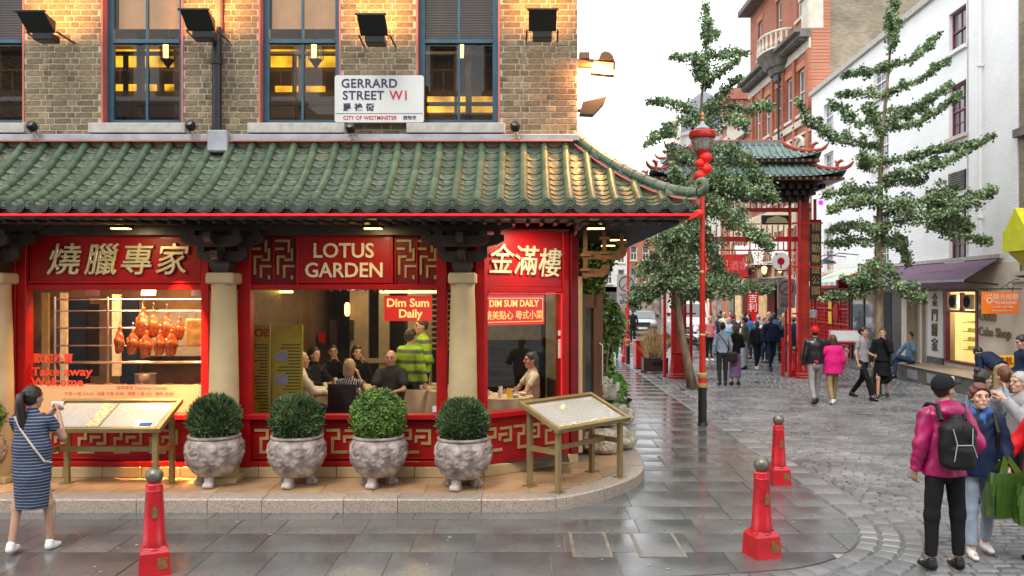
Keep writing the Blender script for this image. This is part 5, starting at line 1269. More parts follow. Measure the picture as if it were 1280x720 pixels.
# ================================================================ ROCKS AND SHRUB BY THE SIDE WALL
m_rock = M('pale_rock', (.3, .27, .21), .85, var=.4, vs=7, bump=.6, bs=12, col2=(.45, .41, .33))
rk = 0
for (x, y, z, s_) in ((1.15, 12.2, .157, .3), (1.42, 12.55, .157, .28), (1.1, 12.8, .157, .34), (1.35, 13.1, .157, .34), (1.18, 12.6, .5, .29), (1.42, 12.95, .45, .29), (1.22, 12.95, .85, .3)):
    V, F = sd_mesh([('e', (0, 0, s_*.55), (s_, s_*.8, s_*.62), 1), ('e', (s_*.4, -.05, s_*.4), (s_*.5, s_*.5, s_*.4), 1), ('n', 30, .03, rk), ('n', 70, .012, rk+2), ('h', (0, 0, -1), 0)], .03, .05)
    q = MB(); q.arr(V, F); ob = q.build('rock', m_rock, smooth=True, sharp=25, loc=(x, y, z)); rk += 1
    tag(ob, 'weathered pale rock in the rockery beside the brown door, '+['lowest at the front', 'low at the kerb side', 'large, against the wall', 'large, under the shrub', 'second layer near the door', 'second layer near the kerb', 'topmost below the shrub'][rk-1], 'rock', 'rocks of the rockery by the door')
t = thing('shrub', 'tall leafy climbing shrub with yellow green tips behind the open brown door', 'shrub', (1.25, 14.0, .3)); rg = np.random.default_rng(4)
q = MB(); n = 6500; h_ = rg.random(n)*3.0; a = rg.random(n)*6.28; rr = (.42-.05*h_/3+.12*np.sin(h_*5))*np.sqrt(rg.random(n)); pts = np.stack([rr*np.cos(a)*1.05-.12*(h_ > 2), rr*np.sin(a)+.3, h_+.1], 1); leafmass(q, pts, .09); q.build('foliage', m_shrub, t, kind='stuff')
q = MB()
for k in range(6): q.tube([(.1*math.cos(k), .1*math.sin(k), 0), (.2*math.cos(k*1.3), .2*math.sin(k)+.2, 1.4), (.15*math.sin(k*2), .3, 2.7)], [.03, .02, .01], 5)
q.build('stem', m_bark, t)
t = thing('low_green_bush', 'low bright green cushion plant on top of the rockery', 'bush', (1.4, 13.2, .95)); pts = rg.normal(size=(2500, 3)); pts /= np.linalg.norm(pts, axis=1)[:, None]; pts[:, 2] = abs(pts[:, 2]); q = MB(); leafmass(q, pts*np.array([.24, .42, .3]), .04, pts, True, .7); q.ball((0, 0, 0), .22, 8, 6, (1, 1.6, 1)); q.build('foliage', leafmat('moss_leaf', (.07, .2, .02), (.14, .32, .04)), t)

m_frost = glass('frosted_lamp', (.9, .9, .88), .5); _n = m_frost.node_tree; _d = _n.nodes.new('ShaderNodeBsdfDiffuse'); _d.inputs[0].default_value = (.6, .6, .58, 1); _x = _n.nodes.new('ShaderNodeMixShader'); _x.inputs[0].default_value = .25
_o = [k for k in _n.nodes if k.type == 'OUTPUT_MATERIAL'][0]; _s = _o.inputs[0].links[0].from_socket; _n.links.new(_s, _x.inputs[1]); _n.links.new(_d.outputs[0], _x.inputs[2]); _n.links.new(_x.outputs[0], _o.inputs[0])
# ================================================================ BOLLARDS
m_emb = M('worn_emblem', (.2, .1, .03), .5, var=.4, vs=30)
m_ballm = M('bollard_ball', (.16, .15, .12), .35, metal=.5, var=.3, vs=12)
def bollard(px, py, lab, s_=1., rz=0.):
    X, Y = G(px, py); Y += .13; t = thing('bollard', lab, 'bollard', ((px-655)*Y/1030, Y, 0), rz, 'red bollards'); t.scale = (s_,)*3
    q = MB(); q.add([(-.13, -.13, 0), (.13, -.13, 0), (.13, .13, 0), (-.13, .13, 0), (-.12, -.12, .2), (.12, -.12, .2), (.12, .12, .2), (-.12, .12, .2), (-.085, -.085, .25), (.085, -.085, .25), (.085, .085, .25), (-.085, .085, .25)], [(0, 1, 5, 4), (1, 2, 6, 5), (2, 3, 7, 6), (3, 0, 4, 7), (4, 5, 9, 8), (5, 6, 10, 9), (6, 7, 11, 10), (7, 4, 8, 11)])
    q.build('base', m_redpost, t)
    q = MB(); q.box(.02, -.134, .06, .1, -.126, .16); q.build('cast_plate', m_emb, t); q = MB(); q.prism([(-.02, .5), (.02, .5), (.026, .56), (0, .62), (-.026, .56)], -.098, -.088, 'y'); q.build('gilt_emblem', m_emb, t)
    q = MB(); q.lathe([(.105, .2), (.11, .22), (.105, .235), (.1, .24), (.104, .255), (.098, .27), (.1, .285), (.094, .3), (.072, .72), (.076, .73), (.07, .74), (.075, .755), (.069, .765), (.073, .78), (.06, .795), (.03, .8)], 20); q.build('shaft', m_redpost, t, smooth=True, sharp=50)
    q = MB(); q.ball((0, 0, .855), .075, 18, 12); q.build('ball_top', m_ballm, t, smooth=True, sharp=0); return t
bollard(193, 722, 'red bollard with a bronze ball top nearest the striped dress woman', 1.02, .45); bollard(952, 700, 'red bollard with a bronze ball, largest one near the curved kerb', 1.02, .3); bollard(973, 607, 'red bollard standing just behind the large one by the curved kerb', .98, .1)
bollard(993, 471, 'red bollard at the foot of the right gate pillar', .98); bollard(859, 467, 'red bollard beside the round red bin behind the tree trunk', .98); bollard(781, 452, 'red bollard beside the far lamp post in front of the man in black', .95)
# ================================================================ LAMP POSTS
def lamp_post(px, py, lab, full=True, s_=1.):
    X, Y = G(px, py); t = thing('lamp_post', lab, 'lamp post', (X, Y, 0)); t.scale = (s_,)*3
    q = MB(); q.lathe([(.1, 0), (.1, .02), (.082, .04), (.082, .72)], 16); q.build('black_base', m_black, t, smooth=True)
    q = MB(); q.lathe([(.088, .72), (.1, .75), (.095, .8)], 16); q.lathe([(.088, .9), (.1, .94), (.095, .98), (.07, 1.0)], 16); q.build('gold_ring', m_gold, t, smooth=True)
    q = MB(); q.lathe([(.084, .8), (.084, .9)], 16); q.lathe([(.062, 1.0), (.052, 2.8), (.046, 4.9), (.03, 5.05)], 16); q.build('pole', m_lpole, t, smooth=True)
    q = MB(); q.lathe([(.06, 1.7), (.075, 1.72), (.06, 1.75)], 12); q.lathe([(.06, 2.9), (.066, 2.93), (.05, 2.96)], 12); q.build('collar', m_gold, t)
    if full:
        q = MB(); q.lathe([(.15, 5.24), (.19, 5.27), (.225, 5.46), (.2, 5.5)], 16, cap=False); q.build('lamp_glass', m_frost, t, smooth=True)
        for k in range(4): a = k*1.57+.5; q = MB(); q.tube([(.19*math.cos(a), .19*math.sin(a), 5.26), (.236*math.cos(a), .236*math.sin(a), 5.49)], .005, 5); q.build('lamp_bar', m_lpole, t)
        q = MB(); q.tube([(0, 0, 5.0), (0, 0, 5.49)], .03, 6); q.build('lamp_stem', m_lpole, t)
        q = MB(); q.lathe([(.16, 5.24), (.13, 5.2), (.05, 5.05)], 12); q.lathe([(.25, 5.5), (.265, 5.54), (.25, 5.62), (.15, 5.66)], 20); q.build('lamp_cap', m_lpole, t, smooth=True)
        q = MB(); q.lathe([(.15, 5.67), (.1, 5.72), (.05, 5.76), (.03, 5.82)], 14); q.build('lamp_crown', m_lead, t, smooth=True); q = MB(); q.lathe([(.02, 5.8), (.05, 5.86), (.035, 5.9), (.045, 5.94), (.005, 6.0)], 10); q.build('finial', M('copper', (.5, .22, .1), .35, metal=.5), t, smooth=True)
        q = MB(); q.tube([(.0, -.05, 1.02), (.035, -.052, 3.3)], .014, 5); q.build('conduit', m_lpole, t)
    return t, X, Y
m_lpole = M('lamp_pole_red', (.52, .022, .012), .34, var=.15, vs=3, coat=.2, chip=((.14, .03, .02), 6, .64))
t, X, Y = lamp_post(878, 531, 'tall red lamp post with black foot and gold rings before the left tree')
m_lan = M('lantern_red', (.65, .015, .012), .55, emit=(1, .02, .02), es=.08)
for i, (px, py, w) in enumerate(((881, 198, 8), (873, 206, 6), (881, 212, 8), (873, 221, 7), (871, 233, 5), (872, 268, 6))):
    z = EYE-(py-368)*Y/1030; x = (px-655)*Y/1030-X; L0 = thing('paper_lantern', ['topmost round red lantern on the lamp post', 'small red lantern left of the topmost one on the lamp post', 'second large red lantern on the lamp post', 'red lantern low on the left of the lamp post bunch', 'small red lantern behind the green roof tip', 'lowest red lantern hanging alone on the lamp post'][i], 'lantern', (X+x, Y-.08-.05*(i % 2), z), 0, 'red lanterns on the lamp post')
    q = MB(); r_ = w*.0153; q.ball((0, 0, 0), r_, 14, 10, (1, 1, .86)); q.build('lantern_body', m_lan, L0, smooth=True, sharp=0); q = MB(); q.lathe([(r_*.4, r_*.78), (r_*.4, r_*.9)], 8); q.lathe([(r_*.35, -r_*.9), (r_*.35, -r_*.78)], 8); q.build('lantern_cap', m_gold, L0)
lamp_post(785, 455, 'far lamp post with a black foot beside the man in black', False, .9)[0]
lamp_post(888, 440, 'thin far red lamp post behind the left tree', False, .9)
# ================================================================ STREET BUILDINGS (right side)
m_wbrick = brickmat('white_painted_brick', (.8, .81, .82), (.86, .86, .86), (.74, .75, .76), bump=.4, stain=.08, rough=.6, ms=.012)
m_brown = brickmat('brown_brick', (.2, .155, .1), (.3, .24, .16), (.24, .21, .17), stain=.35)
m_redb = brickmat('red_brick', (.33, .08, .04), (.44, .125, .06), (.4, .2, .13), stain=.25)
m_dark_b = brickmat('dark_glazed_brick', (.02, .02, .024), (.035, .033, .035), (.12, .12, .12), rough=.35, stain=.2)
m_trim = M('stone_trim', (.55, .5, .42), .8, var=.15, vs=3); m_grime = M('sooty_stone', (.14, .13, .115), .85, var=.35, vs=3)
m_plum = M('plum_frame', (.16, .015, .05), .45); m_wf = M('white_frame', (.7, .7, .69), .5); m_slate = M('slate', (.16, .17, .19), .6, var=.2, vs=2)
m_creamw = M('cream_render', (.6, .54, .45), .75, var=.12, vs=1.5, bump=.1, bs=20); m_glassw = M('window_glass', (.1, .115, .12), .06, spec=.8)
m_roomd = M('room_dark', (.03, .03, .035), .9)
TH = R(-92.777)
wb_ = thing('white_brick_building', 'tall white painted brick building with plum framed windows on the right', 'building', (12.815, 36.7, 0), TH)
def LX(Y): return (36.7-Y)*1.0012
def LY(px): return 11.035/((px-655)/1030-.0485)
Lw = LX(20.05)
ops = []
for (ya, yb) in ((23.62, 22.6), (29.4, 28.0), (35.0, 33.75)):
    for (z0, z1) in ((9.37, 10.5), (6.94, 8.42), (3.45, 5.25)): ops.append((LX(ya), LX(yb), z0, z1))
q = MB(); opening_wall(q, 0, Lw, 2.6, 11.4, ops, 0, .2); q.build('wall', m_wbrick, wb_)
q = MB(); q.box(-.0, .2, 0, Lw, 9, 11.4) if 0 else None
q.quad((0, 0, 0), (0, 0, 11.4), (0, 10, 11.4), (0, 10, 0)); q.quad((Lw, 0, 0), (Lw, 10, 0), (Lw, 10, 11.4), (Lw, 0, 11.4)); q.quad((0, 0, 11.4), (Lw, 0, 11.4), (Lw, 10, 11.4), (0, 10, 11.4)); q.quad((0, 10, 0), (0, 10, 11.4), (Lw, 10, 11.4), (Lw, 10, 0)); q.build('side_wall', m_wbrick, wb_)
q = MB(); q.box(-.05, -.12, 11.3, Lw+.02, .25, 11.5); q.build('coping', m_sill, wb_)
q = MB(); q.box(LX(22.5)-.02, -.02, 2.9, LX(22.5)+.02, -.001, 11.3); q.build('wall_joint', m_sill, wb_)
for i, (a, b_, c, d) in enumerate(ops):
    if i == 2:
        q = MB(); q.box(a, -.02, 5.4, b_, .02, 5.95); q.build('vent_frame', m_roomd, wb_)
        for k in range(9): q = MB(); z = 5.42+k*.06; q.add([(a+.03, -.05, z), (b_-.03, -.05, z), (b_-.03, -.02, z+.05), (a+.03, -.02, z+.05)], [(0, 1, 2, 3)]); q.build('vent_slat', m_grime, wb_)
    w = sash(wb_, a, b_, c, d, .1, m_plum if i < 3 else m_wf, m_glassw, cols=2 if i == 0 else 3, rows=1 if i == 0 else 2, fw=.06)
    q = MB(); q.box(a-.08, -.1, c-.1, b_+.08, .1, c-.0); q.build('sill', m_trim if i else m_wf, wb_)
# ground floor units (local x from LX(Y))
def wbx(name, mat, y0, y1, z0, z1, a=-.05, b_=.3, par=wb_, bev=0):
    q = MB(); q.box(LX(y0), a, z0, LX(y1), b_, z1, bev=bev); return q.build(name, mat, par)
cak = thing('cake_shop', 'cream walled cake shop with a bright lit display window and gold lettering', 'shop', (12.815, 36.7, 0), TH)
q = MB(); cw = (LX(23.72), LX(21.95), .62, 2.57); opening_wall(q, LX(26.3), LX(19.9), .4, 3.3, [cw, (LX(26.0), LX(25.3), .4, 2.6)], -.03, .25); q.build('wall', m_creamw, cak)
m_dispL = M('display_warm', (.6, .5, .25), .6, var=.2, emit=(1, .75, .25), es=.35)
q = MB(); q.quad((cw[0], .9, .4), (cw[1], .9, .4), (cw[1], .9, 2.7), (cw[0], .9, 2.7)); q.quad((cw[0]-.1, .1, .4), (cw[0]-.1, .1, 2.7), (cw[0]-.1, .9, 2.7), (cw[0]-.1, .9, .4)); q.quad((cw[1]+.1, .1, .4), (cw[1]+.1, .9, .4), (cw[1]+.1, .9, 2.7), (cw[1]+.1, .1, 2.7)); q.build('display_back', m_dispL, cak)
for (a, b_, c, d) in ((cw[0]-.06, cw[0]+.05, .58, 2.6), (cw[1]-.05, cw[1]+.06, .58, 2.6), ((cw[0]+cw[1])/2-.03, (cw[0]+cw[1])/2+.03, 2.05, 2.55)): q = MB(); q.box(a, -.06, c, b_, .06, d); q.build('window_frame', m_plum, cak)
for z in (.56, 2.0, 2.57): q = MB(); q.box(cw[0]+.05, -.055, z, cw[1]-.05, .055, z+.06); q.build('window_frame', m_plum, cak)
for z in (.95, 1.2, 1.45, 1.7): 
    q = MB(); q.box(cw[0]+.5, .2, z, cw[1]-.05, .7, z+.02); q.build('shelf', m_steel, cak)
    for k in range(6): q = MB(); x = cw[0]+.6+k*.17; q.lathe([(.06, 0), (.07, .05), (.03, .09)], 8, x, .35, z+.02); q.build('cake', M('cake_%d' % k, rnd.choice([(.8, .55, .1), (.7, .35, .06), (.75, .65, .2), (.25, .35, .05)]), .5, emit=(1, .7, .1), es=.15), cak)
q = MB(); q.quad((cw[0], .0, .62), (cw[1], .0, .62), (cw[1], .0, 2.57), (cw[0], .0, 2.57)); q.build('pane', m_glass, cak)
for k in (0, 1): q = MB(); x = cw[0]+.2+k*.85; q.box(x, -.07, 2.1, x+.5, .02, 2.5, bev=.01); q.build('fan_unit', m_creamw, cak); q = MB(); q.lathe([(.001, 0), (.16, 0), (.16, .02)], 14, cap=False); q.xf(Matrix.Translation((x+.25, -.075, 2.3)) @ Matrix.Rotation(R(90), 4, 'X')); q.build('fan_opening', m_roomd, cak)
q = MB(); q.box(LX(25.25), -.12, .4, LX(25.12), 0, 3.2); q.build('pilaster', m_creamw, cak); q = MB(); q.box(LX(26.45), -.2, 0, LX(26.05), .1, 3.2); q.build('pilaster', m_creamw, cak)
q = MB(); q.box(LX(26.0), .1, .4, LX(25.3), .15, 2.6); q.build('door_panel', M('pale_door', (.5, .42, .3), .6), cak)
x0, x1 = LX(24.85), LX(23.85)
q = MB(); q.box(x0, -.07, .65, x1, -.03, 2.6); q.build('name_panel', m_wf, cak); q = MB(); q.box(x0, -.1, .4, x1, -.03, .65); q.build('plinth', m_grime, cak)
for k, ch in enumerate('金門餅家'): text(ch, .42, m_gold2 if 'm_gold2' in globals() else globals().setdefault('m_gold2', M('brass_letter', (.17, .115, .04), .4, metal=.3)), ((x0+x1)/2, -.08, 2.3-k*.44), cak, ext=.02, off=.0)
for s_, z, size in (('Golden', 2.34, .38), ('Gate', 1.96, .44), ('Cake Shop', 1.52, .33)): text(s_, size, m_gold2, (LX(21.85), -.05, z), cak, ext=.01, off=.006, align='LEFT', sx=1.05 if s_ != 'Cake Shop' else 1.1)
q = MB(); q.box(LX(24.6), -1.05, .0, LX(16), -.04, .42, bev=.02); q.build('stone_ledge', m_grime, cak); q = MB(); q.box(LX(24.55), -1.08, .421, LX(16), -.05, .46, bev=.01); q.build('ledge_top', M('ledge_tan', (.36, .28, .2), .45, var=.15), cak)
for (y0, y1) in ((23.9, 23.2), (22.6, 21.0)): q = MB(); q.box(LX(y0), -1.06, .08, LX(y1), -1.045, .34); q.build('ledge_grille', m_lead, cak)
pt_ = point('display_light', (12.3, 22.9, 2.3), 14, (1, .75, .35), .1)
# purple awning
aw = thing('purple_awning', 'faded purple shop awning with gold lettering over the cake shop', 'awning', (12.815, 36.7, 0), TH)
m_purp = M('awning_purple', (.11, .055, .105), .7, var=.15, vs=2, stretch=(1, .3, .3)); xa, xb = LX(27.6), LX(20.75)
q = MB(); q.add([(xa, -.06, 3.42), (xb, -.06, 3.42), (xb, -.95, 2.86), (xa, -.95, 2.86), (xb, -.06, 3.38), (xb, -.95, 2.82)], [(0, 3, 2, 1)]); n = 14
q.quad((xa, -.06, 3.40), (xb, -.06, 3.40), (xb, -.95, 2.84), (xa, -.95, 2.84)); q.build('canvas', m_purp, aw)
q = MB(); q.box(xa, -.98, 2.82, xb, -.94, 2.88); q.build('front_rail', m_lead, aw)
q = MB(); N_ = 40
for i in range(N_):
    u0 = xa+(xb-xa)*i/N_; u1 = xa+(xb-xa)*(i+1)/N_; um = (u0+u1)/2; q.add([(u0, -.965, 2.82), (u1, -.965, 2.82), (u1, -.965, 2.69), (um, -.965, 2.66), (u0, -.965, 2.69)], [(0, 4, 3, 2, 1)])
q.build('valance', M('valance_plum', (.08, .025, .07), .7), aw); text('020 7287 9862', .13, m_gold2, (LX(22.6), -.975, 2.75), aw, ext=.002); text('金門餅家', .16, m_gold2, (LX(26), -.975, 2.75), aw, ext=.002)
text('Golden Gate Cake Shop', .2, m_gold2, (LX(23.2), -.5, 3.16), aw, ext=.001, rot=(R(90-57.8+0), 0, 0))
q = MB(); q.box(xa, -.1, 3.42, xb+.1, -.03, 3.52); q.build('head_rail', m_sill, aw)
for x in (xa+.3, xb-.1): q = MB(); q.bar((x, -.05, 2.75), (x, -.93, 2.83), .035); q.build('arm', m_blackm, aw)
# dark brick shop, black shop, lattice restaurant
s1 = thing('dark_brick_shopfront', 'shopfront clad in black glazed bricks left of the cream pilaster', 'shop', (12.815, 36.7, 0), TH)
q = MB(); q.box(LX(28.6), -.1, 0, LX(26.47), .3, 3.3); q.build('wall', m_dark_b, s1); q = MB(); q.box(LX(28.2), -.115, .1, LX(27.5), -.101, 2.6); q.build('doorway', m_roomd, s1)
s2 = thing('black_shopfront', 'dark shop window under a red fascia behind the walking couple', 'shop', (12.815, 36.7, 0), TH)
q = MB(); q.box(LX(31.5), -.08, 0, LX(28.62), .3, 3.2); q.build('wall', m_roomd, s2); q = MB(); q.box(LX(31.4), -.14, 2.55, LX(28.7), -.09, 3.0); q.build('fascia', m_red_d, s2); text('LOON FUNG', .22, m_red, (LX(30), -.15, 2.78), s2, ext=.01) if 0 else None
for y in (31.3, 30, 28.75): q = MB(); q.box(LX(y)-.04, -.13, 0, LX(y)+.04, -.085, 2.54); q.build('window_frame', m_black, s2)
q = MB(); q.quad((LX(31.3), -.1, .6), (LX(28.75), -.1, .6), (LX(28.75), -.1, 2.5), (LX(31.3), -.1, 2.5)); q.build('pane', m_glassw, s2)
s3 = thing('lattice_restaurant', 'restaurant front with pink red lattice screens behind the gate pillar', 'restaurant', (12.815, 36.7, 0), TH)
q = MB(); q.box(LX(36.65), -.05, 0, LX(31.55), .3, 3.3); q.build('wall', M('pinkish_screen', (.4, .26, .22), .7, var=.3, vs=9), s3)
for k in range(6): q = MB(); x = LX(36.5)+k*.96; q.box(x, -.12, 0, x+.08, -.055, 2.7); q.build('lattice_post', m_redpost, s3)
for z in (.5, 1.3, 1.9, 2.6): q = MB(); q.box(LX(36.5), -.115, z, LX(31.6), -.06, z+.06); q.build('lattice_rail', m_redpost, s3)
q = MB(); x = LX(36.4)
while x < LX(31.7): q.box(x, -.09, .56, x+.025, -.056, 2.6); x += .16
z = .65
while z < 2.55: q.box(LX(36.4), -.1, z, LX(31.7), -.057, z+.02); z += .16
q.build('lattice_bars', m_redpost, s3, kind='stuff')
q = MB(); q.lathe([(.02, 0), (.38, 0), (.38, .03), (.3, .03), (.3, .05), (.02, .05)], 16); q.xf(Matrix.Translation((LX(33), -.12, 1.75)) @ Matrix.Rotation(R(90), 4, 'X')); q.build('round_emblem', m_red, s3)
for z in (1.9, 1.3): q = MB(); q.box(LX(33.9), -.16, z, LX(33.5), -.125, z+.5); q.build('yellow_notice', M('notice_yellow', (.75, .45, .02), .5), s3)
q = MB(); q.box(LX(36.6), -.5, 2.75, LX(31.6), -.06, 3.25); q.build('red_fascia', m_red, s3); text('RESTAURANT', .26, m_gold2, (LX(34), -.51, 3.0), s3, ext=.01)
ga = thing('green_awning', 'pale green striped awning with a red edge left of the right tree', 'awning', (12.815, 36.7, 0), TH)
q = MB(); N_ = 12; a0, a1 = LX(32.5), LX(28.8)
for i in range(N_): q.mi = i % 2; u0 = a0+(a1-a0)*i/N_; u1 = a0+(a1-a0)*(i+1)/N_; q.quad((u0, -.1, 3.5), (u0, -1.5, 2.95), (u1, -1.5, 2.95), (u1, -.1, 3.5)); q.quad((u0, -1.5, 2.95), (u0, -1.5, 2.82), (u1, -1.5, 2.82), (u1, -1.5, 2.95))
q.build('canvas', [M('awn_green', (.32, .42, .3), .7), M('awn_white', (.6, .62, .56), .7)], ga); q = MB(); q.tube([(a1, -.1, 3.52), (a1, -1.5, 2.97)], .03, 5); q.build('red_edge', m_redpost, ga)
for k in range(2):
    t = thing('shop_lamp', ['black swan neck lamp shade left of the green awning', 'black swan neck lamp shade beside the right tree trunk'][k], 'lamp', (12.9-1.6, 32.3-k*1.4, 3.65), 0, 'black lamp shades over the shops'); q = MB(); q.lathe([(.35, 0), (.3, .1), (.08, .16), (.03, .2)], 14, sx=1.2, sy=.7); q.build('shade', m_black, t, smooth=True); q = MB(); q.tube([(0, 0, .2), (.5, 0, .4), (1.6, 0, .3)], .02, 5); q.build('arm', m_black, t)
# hanging orange sign
t = thing('hanging_sign', 'orange travel shop sign hanging from a black bracket over the cake shop', 'sign', (11.33, 19.6, 2.3))
q = MB(); q.box(-.43, 0, -.26, .43, .05, .26, bev=.004); q.build('board', M('sign_orange', (.85, .2, .02), .4, emit=(1, .2, .02), es=.05), t)
text('陽光假期', .15, m_white_paint, (.13, -.003, .13), t, ext=.001); text('YG HOLIDAY', .105, m_white_paint, (.13, -.003, .0), t, ext=.001, off=.002, sx=.85); text('Tel: 020 7439 9881', .07, m_white_paint, (0.05, -.003, -.1), t, ext=.001); text('www.ygholiday.com', .06, m_white_paint, (.05, -.003, -.18), t, ext=.001)
q = MB(); q.lathe([(.05, 0), (.075, 0)], 14, cap=False); 
for k in range(7): a = k*.5-.3; q.tube([(.1*math.cos(a), .1*math.sin(a), 0), (.15*math.cos(a), .15*math.sin(a), 0)], .01, 4)
q.xf(Matrix.Translation((-.26, -.004, .06)) @ Matrix.Rotation(R(90), 4, 'X')); q.build('sun_logo', m_white_paint, t)
q = MB(); q.tube([(-.5, .02, .33), (.9, .02, .33)], .014, 6); q.tube([(.0, .02, .33), (.35, .02, .55), (.9, .02, .6)], .012, 6); q.build('bracket', m_blackm, t)
for x in (-.3, .3): q = MB(); q.tube([(x, .02, .26), (x, .02, .33)], .01, 5); q.build('hook', m_blackm, t)
q = MB(); q.tube([(.25+.08*math.cos(a/2), .02, .42+.08*math.sin(a/2)) for a in range(14)], .008, 5); q.build('scroll', m_blackm, t)
# neighbour at the right edge + lime pagoda canopy
nb_ = thing('brown_corner_building', 'brown brick building cut off by the right edge of the photo', 'building', (12.0, 20.0, 0), TH)
q = MB(); q.quad((0.0, .02, 0), (9, .02, 0), (9, .02, 13), (0, .02, 13)); q.quad((0, .02, 0), (0, .02, 13), (0, 9, 13), (0, 9, 0)); q.quad((9, .02, 0), (9, 9, 0), (9, 9, 13), (9, .02, 13)); q.quad((0, .02, 13), (9, .02, 13), (9, 9, 13), (0, 9, 13)); q.build('wall', m_brown, nb_)
q = MB(); q.box(-.05, -.12, 6.3, 9, .0, 6.5); q.build('string_course', m_grime, nb_); q = MB(); q.box(.05, -.14, 0, 1.2, .0, 2.9); q.build('shop_pier', m_creamw, nb_)
for z in (2.8, 2.95): q = MB(); q.box(0, -.2, z, 1.3, -.001, z+.1); q.build('pier_moulding', m_trim, nb_)
t = thing('lime_pagoda_canopy', 'lime green pagoda shaped canopy sticking out at the right edge above the orange sign', 'canopy', (11.53, 18.2, 2.95))
m_lime = M('lime_paint', (.6, .62, .03), .45, var=.1); m_yelp = M('yellow_paint', (.85, .6, .02), .45)
q = MB(); q.add([(-.75, -.5, .95), (1.2, -.5, .95), (1.2, .3, .95), (-.75, .3, .95), (-.75, -.1, 1.45), (1.2, -.1, 1.45)], [(0, 1, 5, 4), (1, 2, 5), (2, 3, 4, 5), (3, 0, 4), (0, 3, 2, 1)]); q.build('roof', m_lime, t)
q = MB(); q.add([(-.78, -.52, .5), (1.2, -.52, .5), (1.2, .32, .5), (-.78, .32, .5), (-.78, -.52, .949), (1.2, -.52, .949), (1.2, .32, .949), (-.78, .32, .949)], [(0, 1, 5, 4), (1, 2, 6, 5), (2, 3, 7, 6), (3, 0, 4, 7), (3, 2, 1, 0), (4, 5, 6, 7)]); q.build('fascia', m_lime, t)
q = MB(); q.add([(-.7, -.4, .49), (1.2, -.4, .49), (1.2, .25, .49), (-.7, .25, .49), (-.25, -.2, .0), (1.2, -.2, .0), (1.2, .1, .0), (-.25, .1, .0)], [(0, 1, 5, 4), (1, 2, 6, 5), (2, 3, 7, 6), (3, 0, 4, 7), (4, 5, 6, 7)]); q.build('soffit_cone', m_lime, t)
for k in range(5): q = MB(); x = -.7+k*.3; q.box(x, -.535, .6, x+.18, -.521, .62); q.box(x, -.535, .62, x+.02, -.521, .84); q.box(x+.02, -.535, .82, x+.15, -.521, .84); q.build('fret_piece', m_yelp, t)
q = MB(); q.add([(-.15, -.62, .35), (1.3, -.62, .35), (1.3, -.53, .62), (.1, -.53, .62)], [(0, 1, 2, 3), (3, 2, 1, 0)]); q.build('yellow_flap', m_yelp, t)

# ---- red brick ornate building
rb = thing('red_brick_building', 'ornate red brick building with stone cornices and a curved balcony behind the gate', 'building', (12.9, 47, 0), R(-90))
def RX(Y): return 47-Y
ops = []
for y0 in (37.9, 39.6, 41.2, 43.2, 44.9): ops.append((RX(y0+.95), RX(y0), 10.9, 13.0)); ops.append((RX(y0+.95), RX(y0), 7.2, 9.4))
for y0 in (38.2, 41.3, 44.6): ops.append((RX(y0+.8), RX(y0), 15.4, 17.4))
q = MB(); opening_wall(q, 0, 9.9, 5.0, 18.5, ops, 0, .25); q.build('wall', m_redb, rb)
q = MB(); q.quad((9.9, 0, 0), (9.9, .9, 0), (9.9, .9, 18.5), (9.9, 0, 18.5)); q.build('red_return', m_redb, rb)
q = MB(); q.quad((9.88, .9, 0), (9.88, 12, 0), (9.88, 12, 19.5), (9.88, .9, 19.5)); q.build('flank_wall', brickmat('flank_brick', (.2, .155, .1), (.3, .24, .16), (.24, .21, .17), plane='yz', stain=.4), rb)
q = MB(); q.box(9.6, 1.0, 19.4, 9.95, 12, 19.6); q.build('flank_coping', m_sill, rb)
for (z0, z1, d, mt) in ((14.3, 14.45, .75, m_grime), (14.1, 14.3, .5, m_grime), (13.6, 14.1, .08, m_trim), (10.3, 10.6, .12, m_trim), (9.85, 9.95, .1, m_trim), (18.3, 18.6, .7, m_grime), (6.6, 6.8, .15, m_trim)):
    q = MB(); q.box(-.1, -d, z0, 9.95+(.05 if d > .3 else 0), .0, z1); q.build('cornice', mt, rb)
q = MB(); x = 0
while x < 9.8: q.box(x, -.45, 14.0, x+.12, -.05, 14.1); x += .3
q.build('dentils', m_grime, rb, kind='stuff')
for o_ in ops:
    sash(rb, o_[0], o_[1], o_[2], o_[3], .12, m_wf, m_glassw, cols=2, rows=1 if o_[2] > 8 else 2, fw=.09)
    q = MB(); q.box(o_[0]-.1, -.09, o_[2]-.14, o_[1]+.1, .1, o_[2]); q.build('sill', m_trim, rb); q = MB(); q.box(o_[0]-.16, -.03, o_[3], o_[1]+.16, .0, o_[3]+.3); q.build('lintel', m_trim if o_[2] < 10 else M_lint if 'M_lint' in globals() else globals().setdefault('M_lint', M('gauged_brick', (.5, .2, .1), .8, var=.2)), rb)
for o_ in ops:
    if 7 < o_[2] < 8: q = MB(); cx_ = (o_[0]+o_[1])/2; q.tube([(cx_+.62*math.cos(a), -.06, o_[3]-.1+.5*math.sin(a)) for a in np.linspace(0, math.pi, 9)], .1, 5); q.build('window_arch', m_trim, rb)
for y0 in (37.25, 39.15, 40.85, 42.6, 44.4, 46.3):
    q = MB(); q.box(RX(y0)-.16, -.12, 6.8, RX(y0)+.16, 0, 13.6); q.build('pilaster', m_redb, rb)
q = MB(); q.tube([(RX(40.95), -.25, 6), (RX(40.95), -.25, 14)], .06, 6); q.build('rainwater_pipe', m_blackm, rb)
